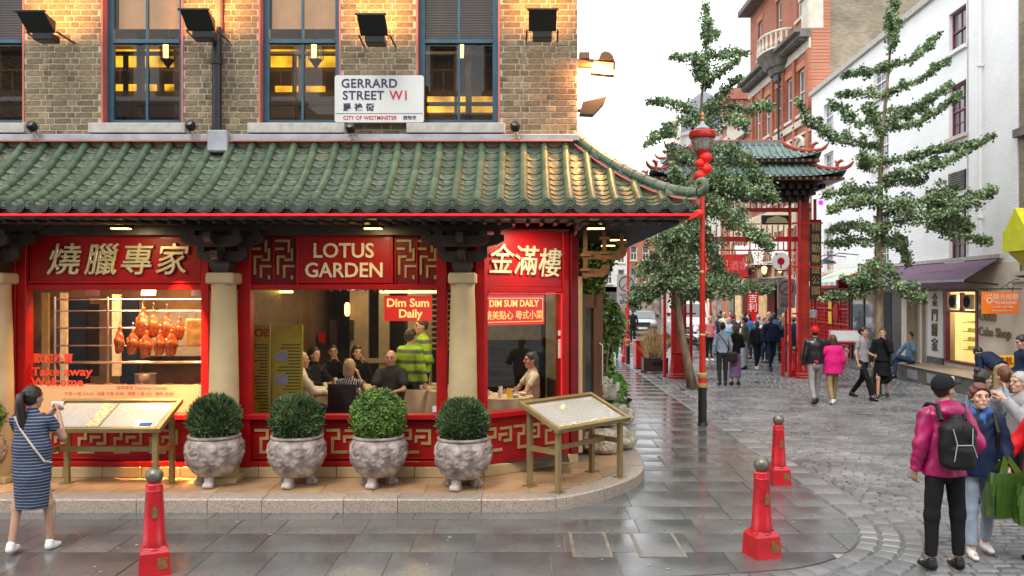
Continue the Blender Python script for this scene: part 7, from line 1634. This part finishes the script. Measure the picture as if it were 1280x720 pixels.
# vehicles
m_van = M('van_white', (.7, .7, .71), .25, coat=.6); m_car = M('car_silver', (.3, .31, .33), .25, metal=.6, coat=.6); m_tyre = M('tyre', (.02, .02, .02), .8)
def vehicle(X, Y, rz, Wd, L_, H, mat, lab, cat, prof, hood):
    t = thing(cat, lab, cat, (X, Y, 0), rz); q = MB(); q.prism(prof, -Wd/2, Wd/2, 'x'); # prof in (y,z)
    o_ = q.build('body', mat, t); mod = o_.modifiers.new('b', 'BEVEL'); mod.width = .08; mod.segments = 3; o_.data.shade_smooth()
    (a, b_), (c, d) = hood; nn = Vector((0, -(d-b_), c-a)).normalized()*-.012
    nn = Vector((0, -(d-b_), (c-a))).normalized()*.02; 
    if nn.y > 0: nn = -nn
    q = MB(); q.add([(-Wd/2+.12, a+nn.y, b_+nn.z), (Wd/2-.12, a+nn.y, b_+nn.z), (Wd/2-.2, c+nn.y, d+nn.z), (-Wd/2+.2, c+nn.y, d+nn.z)], [(0, 1, 2, 3)]); q.build('windscreen', m_glassw, t)
    y0 = prof[0][0]
    for s_ in (-1, 1):
        q = MB(); q.box(s_*(Wd/2-.28)-.16, y0-.03, .72, s_*(Wd/2-.28)+.16, y0+.1, .92, bev=.03); q.build('headlight', m_wf, t)
        for yy in (y0+.8, y0+L_-.9): q = MB(); q.lathe([(.2, -.11), (.34, -.11), (.35, 0), (.34, .11), (.2, .11)], 18); q.xf(Matrix.Translation((s_*(Wd/2-.1), yy, .34)) @ Matrix.Rotation(R(90), 4, 'Y')); w = q.build('wheel', m_tyre, t); q = MB(); q.lathe([(.01, 0), (.19, 0), (.19, .12), (.01, .12)], 12); q.xf(Matrix.Translation((s_*(Wd/2-.1), yy, .34)) @ Matrix.Rotation(R(90*s_), 4, 'Y')); q.build('rim', m_steel, w)
        q = MB(); q.box(s_*(Wd/2+.12)-.08, c-.3, 1.1+(H-1.5)*.4, s_*(Wd/2+.12)+.08, c-.2, 1.3+(H-1.5)*.4, bev=.02); q.build('wing_mirror', m_black, t)
    q = MB(); q.box(-.45, y0-.02, .62, .45, y0+.05, .82); q.build('grille', m_black, t); q = MB(); q.box(-.27, y0-.06, .42, .27, y0-.02, .53); q.build('number_plate', m_wf, t); q = MB(); q.box(-Wd/2+.02, y0-.05, .28, Wd/2-.02, y0+.1, .6, bev=.03); q.build('bumper', m_cloth['char'], t)
    return t
vehicle(8.75, 43.5, R(-4), 1.95, 5.0, 2.1, m_van, 'white van parked head on behind the leaning tree trunk', 'van', [(-1, .3), (-1, 1.05), (-.35, 1.25), (.3, 2.0), (.7, 2.15), (4, 2.15), (4, .3)], ((-.3, 1.3), (.27, 1.98)))
vehicle(7.2, 50.5, R(-4), 1.8, 4.3, 1.45, m_car, 'silver car parked left of the white van', 'car', [(-1, .3), (-1, .75), (-.9, .85), (.1, 1.0), (.9, 1.45), (2.3, 1.47), (3.1, 1.0), (3.4, .9), (3.4, .3)], ((.12, 1.02), (.86, 1.43)))
vehicle(5.6, 56, R(-4), 1.8, 4.3, 1.45, M('car_dark', (.03, .035, .04), .25, coat=.6), 'dark car at the far left of the parked row', 'car', [(-1, .3), (-1, .75), (-.9, .85), (.1, 1.0), (.9, 1.45), (2.3, 1.47), (3.1, 1.0), (3.4, .9), (3.4, .3)], ((.12, 1.02), (.86, 1.43)))
def scooter(X, Y, rz, lab):
    t = thing('scooter', lab, 'scooter', (X, Y, 0), rz, 'scooters parked beside the van')
    for y in (0, 1.2): q = MB(); q.lathe([(.14, -.05), (.25, -.05), (.26, 0), (.25, .05), (.14, .05)], 14); q.xf(Matrix.Translation((0, y, .26)) @ Matrix.Rotation(R(90), 4, 'Y')); q.build('wheel', m_tyre, t)
    V, F = sd_mesh([('c', (0, .1, .35), (0, .25, .95), .12, .1, (1.5, 1, 1)), ('c', (0, .3, .3), (0, .8, .3), .12, .14, (1.2, 1, .6)), ('c', (0, .8, .45), (0, 1.35, .6), .17, .14)], .05, .06); q = MB(); q.arr(V, F); q.build('body', m_van if rz < 1 else m_black, t, smooth=True, sharp=0)
    q = MB(); q.box(-.15, .65, .74, .15, 1.3, .84, bev=.04); q.build('seat', m_leather, t); q = MB(); q.tube([(-.33, .3, 1.05), (0, .22, 1.0), (.33, .3, 1.05)], .02, 6); q.build('handlebar', m_black, t); q = MB(); q.ball((0, .12, .9), .08, 8, 6); q.build('headlight', m_wf, t)
scooter(8.1, 38.2, R(20), 'white scooter parked just left of the big lamp post'); scooter(8.35, 36.6, R(70), 'dark scooter nearest the crowd behind the lamp post')
# ================================================================ TREES
def tree(base, Yd, trunk, tr, branches, lab, seed, leaf=.078, sf=.74, df=.95):
    X0, Y0 = G(*base); t = thing('ginkgo_tree', lab, 'tree', (X0, Y0, 0), world=True); rg = np.random.default_rng(seed)
    P3 = lambda px, py, dy=0: Vector(at(px, py, Yd))+Vector((0, dy, 0))
    tp = [Vector((X0, Y0, -.02))]+[P3(a, b_) for a, b_ in trunk]
    q = MB(); q.tube(tp, tr, 10); q.build('trunk', m_bark, t, smooth=True, sharp=0)
    lb = MB(); L = MB(); allp = []
    for br in branches:
        pts, w, dens = br[0], br[1], br[2]; dyE = br[3] if len(br) > 3 else rg.uniform(-1.3, 1.3)
        pts = [tuple(p) for p in pts]; n = len(pts); V = [P3(p[0], p[1], dyE*i/(n-1)) for i, p in enumerate(pts)]
        lb.tube(V, [.03*(1-.75*i/(n-1))+.008 for i in range(n)], 5)
        Ls = [(V[i+1]-V[i]).length for i in range(n-1)]; tot = sum(Ls); m = int(tot*dens*df)
        nc = max(4, int(tot*8)); ctr = []
        for _ in range(nc):
            u = rg.random()**.85*tot; i = 0
            while i < n-2 and u > Ls[i]: u -= Ls[i]; i += 1
            p = V[i].lerp(V[i+1], min(1, u/max(Ls[i], 1e-3)))
            fr = (sum(Ls[:i])+u)/tot; ww = w*sf*(.55+.6*math.sin(math.pi*min(1, .25+.8*fr))) 
            c = np.array(p)+rg.normal(size=3)*ww*np.array([.45, .8, .38]); ctr.append((c, .5*ww+.08))
            lb.tube([p, Vector(c)], [.009, .004], 3, cap=False)
        per = max(6, m//nc)
        for c, s_ in ctr:
            allp.append(c+rg.normal(size=(per, 3))*s_*sf*np.array([.5, .7, .42]))
        mm = int(m*.9); us = rg.random(mm)**.8; cum = np.cumsum([0]+Ls)/tot; VA = np.array([list(v) for v in V])
        base_ = np.stack([np.interp(us, cum, VA[:, k]) for k in range(3)], 1); rad = w*sf*(.3+.5*np.sin(np.pi*np.clip(.2+.8*us, 0, 1)))
        allp.append(base_+rg.normal(size=(mm, 3))*rad[:, None]*np.array([.45, .8, .38])-np.array([0, 0, 1])*(rg.random(mm)**3*.3*w)[:, None])
    allp = np.concatenate(allp); leafmass(L, allp, leaf, None, True); print('leaves', len(allp))
    lb.build('branches', m_bark, t, kind='stuff'); L.build('crown', m_gink, t, kind='stuff')
    return t
B1 = [([(884, 110), (883, 60), (884, 5)], .16, 300, 0), ([(882, 75), (862, 70), (836, 74)], .2, 300), ([(882, 70), (905, 66), (937, 60)], .2, 300), ([(883, 45), (872, 45)], .2, 300), ([(883, 50), (895, 40), (906, 32)], .2, 260),
      ([(879, 100), (866, 92), (858, 80)], .22, 300), ([(879, 105), (895, 98), (912, 86)], .2, 280), ([(878, 98), (868, 104)], .22, 260),
      ([(876, 145), (850, 130), (828, 128), (808, 130)], .24, 360), ([(876, 140), (895, 125), (915, 105)], .22, 340), ([(876, 150), (905, 133), (930, 138), (962, 133)], .28, 380), ([(875, 150), (850, 152), (830, 168), (800, 188)], .26, 340), ([(874, 160), (890, 150), (915, 148), (928, 165)], .36, 380),
      ([(872, 190), (905, 185), (945, 205), (975, 240)], .42, 480), ([(870, 205), (850, 190), (835, 180)], .4, 380), ([(868, 215), (900, 225), (935, 240), (965, 250)], .45, 520), ([(866, 230), (895, 260), (925, 290), (945, 310)], .5, 520),
      ([(862, 240), (845, 225), (835, 215)], .35, 380), ([(858, 260), (885, 290), (905, 335), (925, 350)], .5, 520), ([(853, 285), (830, 310), (805, 340)], .5, 560), ([(851, 300), (835, 335), (800, 365), (790, 380)], .5, 560), ([(850, 320), (870, 340), (900, 350), (920, 345)], .5, 520),
      ([(848, 335), (830, 355), (812, 375)], .45, 600), ([(848, 340), (865, 365), (885, 372)], .4, 500), ([(849, 350), (900, 365), (945, 358), (965, 362)], .3, 380), ([(850, 300), (868, 300), (880, 315)], .5, 520), ([(850, 290), (835, 290), (822, 300)], .4, 480), ([(846, 345), (850, 370), (848, 385)], .35, 380), ([(860, 250), (875, 262), (915, 262)], .45, 500)]
tree((866, 487), 21.6, [(860, 455), (855, 430), (848, 390), (846, 360), (850, 310), (858, 260), (868, 210), (875, 160), (878, 110), (882, 55), (884, 8)], [.16, .11, .095, .09, .085, .08, .07, .06, .045, .03, .018, .008], B1, 'slim ginkgo tree with a leaning trunk behind the red lamp post', 11)
x, y = G(868, 487); gr = MB(); gr.box(-.33, -.25, 0, .33, .25, .03); tg = gr.build('tree_grate', m_grime, loc=(x, y+.1, .004)); tag(tg, 'dark square metal plate round the foot of the leaning tree', 'tree grate')
B2 = [([(1116, 60), (1117, 20), (1118, -40)], .22, 420, 0), ([(1113, 40), (1096, 24)], .2, 300), ([(1114, 30), (1128, 25), (1138, 32)], .25, 320), ([(1110, 85), (1092, 82), (1076, 78)], .2, 340), ([(1110, 83), (1135, 76), (1155, 60), (1168, 45)], .18, 320), ([(1112, 65), (1108, 50)], .22, 300),
      ([(1108, 118), (1085, 112), (1060, 108)], .2, 320), ([(1108, 115), (1140, 105), (1165, 84)], .17, 320), ([(1105, 140), (1085, 150), (1060, 110)], .22, 320), ([(1105, 150), (1145, 135), (1180, 115), (1210, 90)], .24, 420), ([(1104, 160), (1145, 155), (1175, 135), (1195, 120)], .22, 380),
      ([(1102, 185), (1070, 175), (1040, 170), (1015, 145), (1003, 118)], .24, 420), ([(1102, 170), (1080, 150), (1067, 140)], .3, 360), ([(1101, 200), (1075, 210), (1062, 200)], .3, 360), ([(1101, 205), (1140, 195), (1165, 190), (1200, 185)], .22, 380), ([(1100, 225), (1135, 215), (1170, 205), (1213, 178)], .24, 380),
      ([(1100, 240), (1070, 235), (1035, 242)], .3, 420), ([(1100, 255), (1060, 250), (1020, 268)], .3, 420), ([(1099, 270), (1130, 255), (1160, 250), (1180, 240)], .4, 460), ([(1099, 280), (1140, 275), (1185, 260), (1225, 240)], .4, 460), ([(1165, 268), (1200, 272), (1232, 285)], .36, 480), ([(1160, 280), (1195, 295), (1228, 302)], .34, 460),
      ([(1099, 290), (1065, 280), (1030, 288)], .35, 440), ([(1098, 300), (1070, 300), (1035, 305)], .3, 380), ([(1098, 300), (1135, 300), (1158, 330)], .32, 420), ([(1098, 320), (1075, 335), (1065, 350)], .25, 300), ([(1096, 345), (1070, 365), (1025, 372)], .28, 420), ([(1096, 350), (1125, 360), (1150, 375)], .3, 380), ([(1097, 330), (1115, 340), (1130, 350)], .3, 300), ([(1100, 250), (1110, 260), (1120, 255)], .4, 380), ([(1096, 360), (1060, 350), (1045, 345)], .3, 380), ([(1170, 250), (1190, 235), (1205, 240)], .35, 400), ([(1100, 232), (1120, 225), (1155, 225)], .35, 400)]
tree((1094, 492), 20.8, [(1097, 450), (1099, 400), (1098, 350), (1098, 300), (1100, 250), (1102, 180), (1108, 115), (1114, 50), (1118, -30)], [.15, .12, .105, .095, .082, .07, .05, .038, .025, .012], B2, 'tall ginkgo tree in front of the white brick building', 12, sf=.64, df=.92)
# ================================================================ PEOPLE IN THE STREET
def PG(px, py): return G(px, py)
def stand(px, pyf, face, lab, **k):
    X, Y = G(px, pyf); return person(X, Y, face, lab, **k)
NEAR = .012
stripe = M('navy_stripe', (.01, .02, .06), .8); n_ = stripe.node_tree; wv = n_.nodes.new('ShaderNodeTexWave'); wv.bands_direction = 'Z'; wv.inputs['Scale'].default_value = 9.5; wv.inputs['Distortion'].default_value = 1.6; rp_ = n_.nodes.new('ShaderNodeValToRGB'); rp_.color_ramp.elements[0].color = (.012, .022, .06, 1); rp_.color_ramp.elements[0].position = .62; rp_.color_ramp.elements[1].color = (.17, .2, .26, 1); rp_.color_ramp.elements[1].position = .92
tcc = n_.nodes.new('ShaderNodeTexCoord'); n_.links.new(tcc.outputs['Object'], wv.inputs[0]); n_.links.new(wv.outputs[1], rp_.inputs[0]); n_.links.new(rp_.outputs[0], n_.nodes['Principled BSDF'].inputs['Base Color'])
# woman photographing
t, lm, hm, A, P = stand(40, 690, 93, 'woman in a navy striped dress with a long dark ponytail photographing the window', h=1.6, res=NEAR, top=stripe, sleeve=.24, hem=.88, tinf=.008, fat=1.16, bot=stripe, kind='dress', blen=.47, hair=('dark', 'pony'), skin=m_skin2, L=((.2, .17, 1.2), (-.06, .3, 1.46)), Rr=((.26, .12, 1.2), (.13, .28, 1.46)), shoe=m_shoew, hp=-.05, hy=-.35, curl=1., stride=.15, legspread=.15, folds=.003)
q = MB(); q.box(.02, .35, 1.46, .15, .362, 1.55, bev=.004); ph = q.build('phone', m_white, None); ph.location = t.location; ph.rotation_euler = t.rotation_euler; ph.scale = t.scale; tag(ph, 'white phone held up by the woman in the striped dress', 'phone')
q = MB(); q.tube([(-.14, -.07, 1.45), (-.05, -.125, 1.32), (.1, -.14, 1.12), (.18, -.1, .98), (.2, .0, .95)], .011, 6); q.build('bag_strap', M('strap_beige', (.5, .42, .36), .6), t)
# man in magenta jacket
t, lm, hm, A, P = stand(1181, 712, 95, 'man in a magenta rain jacket and black cap seen from behind with a black backpack', h=1.75, res=NEAR, top='magenta', tinf=.024, hem=.86, fat=1.02, bot='black', blen=.16, hair=('dark', 'crop'), skin=m_skin2, hat='black', hy=-1.15, L='down', Rr='pocket', hood=True, legspread=.13, folds=.007, shoe=m_shoe)
ck = bpy.data.materials['blackcloth']
bp_ = thing('backpack', 'black backpack with grey piping worn by the man in the magenta jacket', 'backpack', t.location, t.rotation_euler[2]); bp_.scale = t.scale
V, F = sd_mesh([('b', (-.03, -.235, 1.17), (.155, .085, .2), .07), ('b', (-.03, -.3, 1.07), (.115, .05, .1), .04), ('c', (-.03, -.22, 1.36), (-.03, -.22, 1.4), .09, .05), ('n', 24, .006, 2)], .012, .03); q = MB(); q.arr(V, F); q.build('bag_body', m_blackfab if 'm_blackfab' in globals() else globals().setdefault('m_blackfab', M('black_nylon', (.008, .008, .009), .5, spec=.25, var=.3, bump=.3, bs=80)), bp_, smooth=True, sharp=0)
for s_ in (-1, 1): q = MB(); q.tube([(-.03+s_*.11, -.17, 1.38), (s_*.12, -.08, 1.5), (s_*.125, .06, 1.5), (s_*.15, .16, 1.38), (s_*.16, .15, 1.2)], [.024]*5, 6); q.build('shoulder_strap', m_blackfab, bp_)
q = MB(); q.tube([(-.12, -.315, 1.33), (-.10, -.345, 1.2), (-.13, -.35, 1.05)], .0045, 5); q.tube([(.06, -.315, 1.33), (.04, -.345, 1.2), (.08, -.35, 1.08)], .0045, 5); q.tube([(-.1, -.345, 1.19), (.04, -.345, 1.19)], .0045, 5); q.build('piping', m_lead, bp_)
q = MB(); q.box(-.06, -.318, 1.315, -.01, -.31, 1.34); q.build('badge', m_lead, bp_)
q = MB(); k0 = 0; q.box(-.03, .096, .07, .03, .104, .12); q.box(-.1, -.02, .03, -.088, .03, .055); q.xf(hm); q.build('cap_patch', m_white, t)
# woman with blue jacket and green bags
t, lm, hm, A, P = stand(1224, 694, 262, 'curly haired woman in a navy and blue jacket facing the camera with green bags', h=1.62, res=NEAR, top='navy', tinf=.03, hem=.84, fat=1.1, bot='ljean', hair=('red', 'curly'), shoe=m_shoew, L='bag', Rr='down', stride=.15, folds=.008, hp=-.1, hood=False)
q = MB(); V, F = sd_mesh([('c', (-.07, .0, 1.47), (.07, .0, 1.47), .062, .062), ('c', (0, .06, 1.42), (0, .085, 1.3), .05, .03), ('n', 40, .006, 1)], .013, .03); q.arr(V, F); q.build('scarf', m_cloth['blue'], t, smooth=True, sharp=0)
q = MB()
for s_ in (-1, 1): q.tube([(s_*.12, .12, 1.1), (s_*.125, .15, 1.3), (s_*.12, .06, 1.47), (s_*.12, -.08, 1.47), (s_*.12, -.15, 1.3)], .024, 6)
q.build('rucksack_strap', m_blackfab, t, kind='stuff')
for s_, nm in ((-1, 'L'), (1, 'R')): w = Vector(A[nm][2]); e = Vector(A[nm][1]); q = MB(); q.tube([w+(e-w)*.06, w+(e-w)*.3], [.048, .052], 12); q.build('cuff', m_lblue2 if 'm_lblue2' in globals() else globals().setdefault('m_lblue2', M('cuff_blue', (.1, .35, .65), .6)), t, smooth=True)
m_bag = M('green_bag', (.05, .11, .018), .28, var=.2, vs=5, coat=.4, bump=.35, bs=6)
def carrier(X, Y, z, rz, w, h, lab, tall=.3):
    t = thing('carrier_bag', lab, 'carrier bag', (X, Y, z), rz, 'green carrier bags'); q = MB(); d = .07
    for (a, b_, c, e) in ((-w, -d, w, -d), (w, -d, w, d), (w, d, -w, d), (-w, d, -w, -d)):
        n = 4
        for i in range(n):
            for j in range(4):
                def pp(u, v): 
                    k = 1+.06*math.sin(v*5+u*7)-.12*max(0, v-.6); bx_ = a+(c-a)*u; by_ = b_+(e-b_)*u
                    return (bx_*k, by_*(k+.15*math.sin(u*9+v*4)), v*h)
                q.quad(pp(i/n, j/4), pp((i+1)/n, j/4), pp((i+1)/n, (j+1)/4), pp(i/n, (j+1)/4))
    q.quad((-w, -d, .001), (-w, d, .001), (w, d, .001), (w, -d, .001)); q.build('bag_body', m_bag, t, smooth=True, sharp=30)
    for y in (-d*.5, d*.5): q = MB(); q.add([(-w*.75, y*1.6, h*.97), (-w*.3, y*1.6, h*.97), (.03, 0, h+tall), (-.03, 0, h+tall)], [(0, 1, 2, 3)]); q.add([(w*.75, y*1.6, h*.97), (w*.3, y*1.6, h*.97), (-.03, 0, h+tall), (.03, 0, h+tall)], [(0, 1, 2, 3)]); q.build('handle', m_bag, t)
    return t
hw = t.matrix_basis @ Vector(A['L'][2]) if 0 else None
carrier(4.52, 7.72, .42, R(10), .17, .42, 'tall green carrier bag hanging from the hand of the woman in navy', .15)
carrier(4.72, 7.5, .40, R(-12), .21, .36, 'wide shiny green carrier bag at the right edge held by the person in red', .28)
t, *_ = person(4.84, 7.66, 175, 'person in a bright red jacket cut off by the right edge', h=1.62, res=.016, top='red', tinf=.04, hem=.84, fat=1.1, bot='black', hair=('brown', 'short'), L='bag', Rr=((.25, .12, 1.2), (.16, .3, 1.05)), folds=.008)
# group behind
person(5.42, 9.75, 20, 'woman in a denim jacket with a dark bun behind the curly haired woman', h=1.6, res=.016, top='denimj', bot='black', hair=('dark', 'bun'), skin=m_skin2, L='bent', Rr='cam', hy=-.2)
q_ = person(5.78, 9.9, 100, 'woman in a pale grey top with a long auburn ponytail seen from behind', h=1.62, res=.016, top='grey', tinf=.01, bot='jean', hair=('red', 'pony'), L='cam', Rr='down')
q = MB(); q.tube([(-.14, -.07, 1.45), (-.05, -.125, 1.32), (.1, -.14, 1.12), (.18, -.1, .98)], .008, 6); q.build('bag_strap', m_black, q_[0])
person(5.55, 9.2, 185, 'person in a grey checked coat holding a phone at the right edge', h=1.62, res=.016, top='grey', tinf=.03, bot='black', hair=('grey', 'short'), L='phone', Rr='phone')
t_ = person(9.95, 17.2, 100, 'man in a dark navy jacket bending over the yellow newspaper box', h=1.72, res=.02, z=.06, top='navy', tinf=.03, bot='tan', hair=('dark', 'short'), bend=1.15, L=((.2, .25, 1.2), (.1, .4, 1.0)), Rr=((.2, .25, 1.2), (.1, .4, 1.0)))
person(9.02, 14.9, 172, 'dark haired man in navy standing with his back half turned beside the yellow boxes', h=1.75, res=.018, top='navy', tinf=.02, bot='black', hair=('dark', 'short'), L='bent', Rr='bent', hp=.2)
person(11.36, 24.2, 190, 'man in a denim jacket sitting on the ledge with a hand at his ear', h=1.72, res=.018, z=.02, top='denimj', tinf=.015, bot='jean', pose='sitcross', hair=('dark', 'short'), L='ear', Rr=((.22, .2, 1.18), (.08, .38, 1.1)), hy=.35, seat=.46, skin=m_skin2)
MID = .018
stand(1078, 499, 305, 'bearded man in a grey t-shirt and black jeans walking past the tree', h=1.77, res=MID, top='grey', sleeve=.3, bot='black', stride=.62, hair=('dark', 'short'), L='bent', Rr='down', hy=.3, skin=m_skin)
t, *_ = stand(1103, 497, 245, 'smiling woman in a long open black coat with one hand raised to her face', h=1.68, res=MID, top='black', tinf=.02, bot='black', kind='skirt', blen=.55, hair=('brown', 'bun'), L='face', Rr='down', coat=.35, stride=.25, skin=m_skin)
stand(1019, 505, 88, 'man in a black leather jacket and red cap walking away from the camera', h=1.77, res=MID, top=m_leather, tinf=.03, hem=.95, bot='grey', hair=('dark', 'crop'), hat='red', L='down', Rr='around', stride=.45, fat=1.02)
stand(1041, 505, 92, 'woman in a hot pink jacket walking away beside the man in the red cap', h=1.58, res=MID, top='pink', tinf=.05, hem=.78, bot='tan', hair=('brown', 'bob'), L='waist', Rr='down', stride=.35, shoe=m_shoew, fat=1.08, skin=m_skin)
t, *_ = stand(903, 482, 92, 'man in a pale blue shirt with a black shoulder bag seen from behind', h=1.72, res=MID, top='lblue', bot='char', hair=('dark', 'short'), L='down', Rr='down', stride=.1)
q = MB(); q.tube([(-.13, -.09, 1.46), (.05, -.13, 1.2), (.2, -.08, .98)], .012, 5); q.build('bag_strap', m_black, t); bg = thing('shoulder_bag', 'black shoulder bag on the hip of the man in the pale blue shirt', 'bag', t.location+Vector((.27, 0, .65)), 0); V, F = sd_mesh([('b', (0, 0, .14), (.15, .06, .14), .04)], .025); q = MB(); q.arr(V, F); q.build('bag_body', m_black, bg, smooth=True, sharp=0)
stand(919, 481, 100, 'woman in a black top and long teal floral skirt seen from behind', h=1.66, res=MID, top='black', tinf=.01, bot='teal', kind='skirt', blen=.22, hair=('brown', 'long'), L='down', Rr='bent', hy=.5)
FAR = .026
stand(931, 462, 150, 'man in an olive jacket and pale jeans behind the woman in the floral skirt', h=1.74, res=FAR, top='olive', tinf=.02, bot='ljean', hair=('dark', 'short'), L='down', Rr='bent')
stand(946, 461, 280, 'short man in a dark open jacket walking toward the camera', h=1.62, res=FAR, top='char', tinf=.03, bot='navy', hair=('dark', 'crop'), skin=m_skin3, shoe=m_shoew, stride=.35)
t, *_ = stand(963, 463, 280, 'bald heavy man in a dark blazer walking toward the camera with a black bag', h=1.82, res=FAR, top='navy', tinf=.05, fat=1.1, bot='navy', hair=None, skin=m_skin3, stride=.4)
bg = thing('hand_bag', 'black bag hanging from the hand of the bald man in the blazer', 'bag', t.location+Vector((.38, -.1, .28)), 0); V, F = sd_mesh([('b', (0, 0, .17), (.14, .08, .19), .07)], .03); q = MB(); q.arr(V, F); q.build('bag_body', m_black, bg, smooth=True, sharp=0); q = MB(); q.tube([(-.08, 0, .33), (-.05, 0, .52), (.05, 0, .52), (.08, 0, .33)], .012, 5); q.build('handle', m_black, bg)
stand(887, 451, 275, 'woman in a pink checked shirt and black trousers in front of the scooters', h=1.68, res=FAR, top='pinkstripe', bot='black', hair=('blonde', 'short'), L='bent', Rr='bent', shoe=m_shoew)
stand(775, 448, 80, 'man in a black suit walking away past the far lamp post', h=1.8, res=FAR, top='char', tinf=.02, hem=.82, bot='char', hair=('dark', 'short'), stride=.5)
stand(791, 429, 90, 'distant person in black on the far side of the man in the suit', h=1.75, res=FAR, top='black', bot='black', hair=('dark', 'short'), stride=.3)
cw_ = [(897, 34, 'navy', 'jean', 'dark', 'person in a navy jacket at the left end of the crowd', 200), (905, 36, 'cream', 'tan', 'blonde', 'person in a cream coat second from the left of the crowd', 270), (917, 33.5, 'char', 'black', 'dark', 'dark jacketed man in the crowd under the red awning', 20), (927, 35, 'white', 'jean', 'grey', 'grey haired person in white in the crowd', 250),
       (936, 32, 'blue', 'black', 'dark', 'man in a bright blue shirt left of the red banner', 210), (948, 33, 'grey', 'char', 'grey', 'grey haired man in slate grey right of the red banner', 90), (956, 30, 'white', 'navy', 'brown', 'person in white leaning behind the two walking men', 300), (967, 34, 'blue', 'navy', 'dark', 'person in royal blue behind the bald man', 120), (974, 31, 'navy', 'black', 'brown', 'dark dressed person left of the zone ends plate', 340), (992, 30.5, 'navy', 'char', 'brown', 'man in a navy t-shirt beside the right gate pillar', 110), (911, 31, 'lblue', 'jean', 'grey', 'person with a pale cap and light top near the turquoise bag', 60), (901, 40, 'char', 'black', 'dark', 'dark coated person at the back of the crowd near the left tree', 80), (913, 41, 'red', 'jean', 'brown', 'person in red at the back of the crowd under the red awning', 250), (931, 39.5, 'tan', 'navy', 'dark', 'person in a tan coat at the back of the crowd', 100), (944, 40, 'black', 'black', 'dark', 'person in black deep in the crowd behind the banner', 270), (961, 38, 'grey', 'jean', 'blonde', 'blonde person in light grey deep in the crowd', 290), (980, 37, 'olive', 'black', 'grey', 'person in olive behind the zone ends plate', 200)]
for i, (px, Y, c1, c2, hr_, lab, fc) in enumerate(cw_):
    person((px-655)*Y/1030, Y, fc, lab, 'people crowding beyond the gate', h=1.62+.13*((i*37) % 10)/10, res=.03, top=c1, bot=c2, tinf=.015, hair=(hr_, ['short', 'bob', 'crop'][i % 3]), L=['down', 'bent'][i % 2], Rr=['bent', 'down', 'phone'][i % 3], skin=[m_skin, m_skin2][i % 2], facey=False)
t = thing('turquoise_bag', 'bright turquoise bag carried in front of the crowd', 'bag', (*at(911, 413, 29)[:2], .85)); V, F = sd_mesh([('b', (0, 0, .2), (.25, .08, .17), .04)], .03); q = MB(); q.arr(V, F); q.build('bag_body', M('turquoise', (.02, .42, .6), .5), t, smooth=True, sharp=0)

# ================================================================ SMALL THINGS ON THE PAVING
def cover(px0, px1, py0, py1, lab):
    Xa, Y0 = G(px0, py1); Xb, _ = G(px1, py1); _, Y1 = G(px0, py0); t = thing('inspection_cover', lab, 'inspection cover', ((Xa+Xb)/2, (Y0+Y1)/2, 0), 0, 'covers set in the paving'); w, d = (Xb-Xa)/2, (Y1-Y0)/2
    for (a, b_, c, e) in ((-w, -d, w, -d+.035), (-w, d-.035, w, d), (-w, -d+.036, -w+.035, d-.036), (w-.035, -d+.036, w, d-.036)): q = MB(); q.box(a, b_, -.002, c, e, .007); q.build('rim', m_rim, t)
    q = MB(); q.box(-w+.036, -d+.036, -.002, w-.036, d-.036, .0055); q.build('plate', m_flag, t)
m_rim = M('worn_rim', (.17, .145, .11), .45, var=.3, vs=8)
cover(834, 902, 570, 585, 'rectangular inspection cover in the paving in front of the tall lamp post'); cover(716, 767, 666, 697, 'left of the two inspection covers near the bottom centre of the paving'); cover(800, 860, 666, 697, 'right of the two inspection covers near the bottom centre of the paving')
q = MB(); rg = np.random.default_rng(21)
for k in range(70):
    y = 7.4+rg.random()**1.6*9; x = rg.uniform(-5.5, 3.4)
    if y > 9.3 and x < 1.9: continue
    r_ = .007+.012*rg.random(); q.add([(x+r_*math.cos(a)*(1+.3*rg.random()), y+r_*math.sin(a), .006) for a in np.linspace(0, 5.5, 7)], [tuple(range(7))])
ob = q.build('litter', M('gum_spots', (.3, .3, .29), .7), kind='stuff'); ob['label'] = 'pale chewing gum spots and scraps scattered on the wet paving'
for z0, z1, px in ((3.6, 11.3, 1214),):
    t = thing('downpipe', 'thin white downpipe on the white brick wall right of the plum framed windows', 'downpipe', (12.815, 36.7, 0), TH); q = MB(); q.tube([(LX(21.7), -.08, 3.6), (LX(21.7), -.08, 11.3)], .045, 8); q.build('pipe', m_wf, t, smooth=True)
    for z in (4.5, 6.5, 8.5, 10.5): q = MB(); q.box(LX(21.7)-.07, -.14, z, LX(21.7)+.07, -.02, z+.06); q.build('pipe_clip', m_wf, t)
# ================================================================ lettering curves -> meshes
bpy.context.view_layer.update()
dg = bpy.context.evaluated_depsgraph_get()
for ob in [o_ for o_ in S.objects if o_.type == 'FONT']:
    me = bpy.data.meshes.new_from_object(ob.evaluated_get(dg)); me.name = ob.name
    nb = bpy.data.objects.new('tmp', me); COL.objects.link(nb); nb.parent = ob.parent; nb.location = ob.location; nb.rotation_euler = ob.rotation_euler; nb.scale = ob.scale
    nm = ob.name; bpy.data.objects.remove(ob); nb.name = nm

for ob in S.objects:
    if ob.get('label') and not 4 <= len(ob['label'].split()) <= 16: print('LABEL', len(ob['label'].split()), ob['label'])
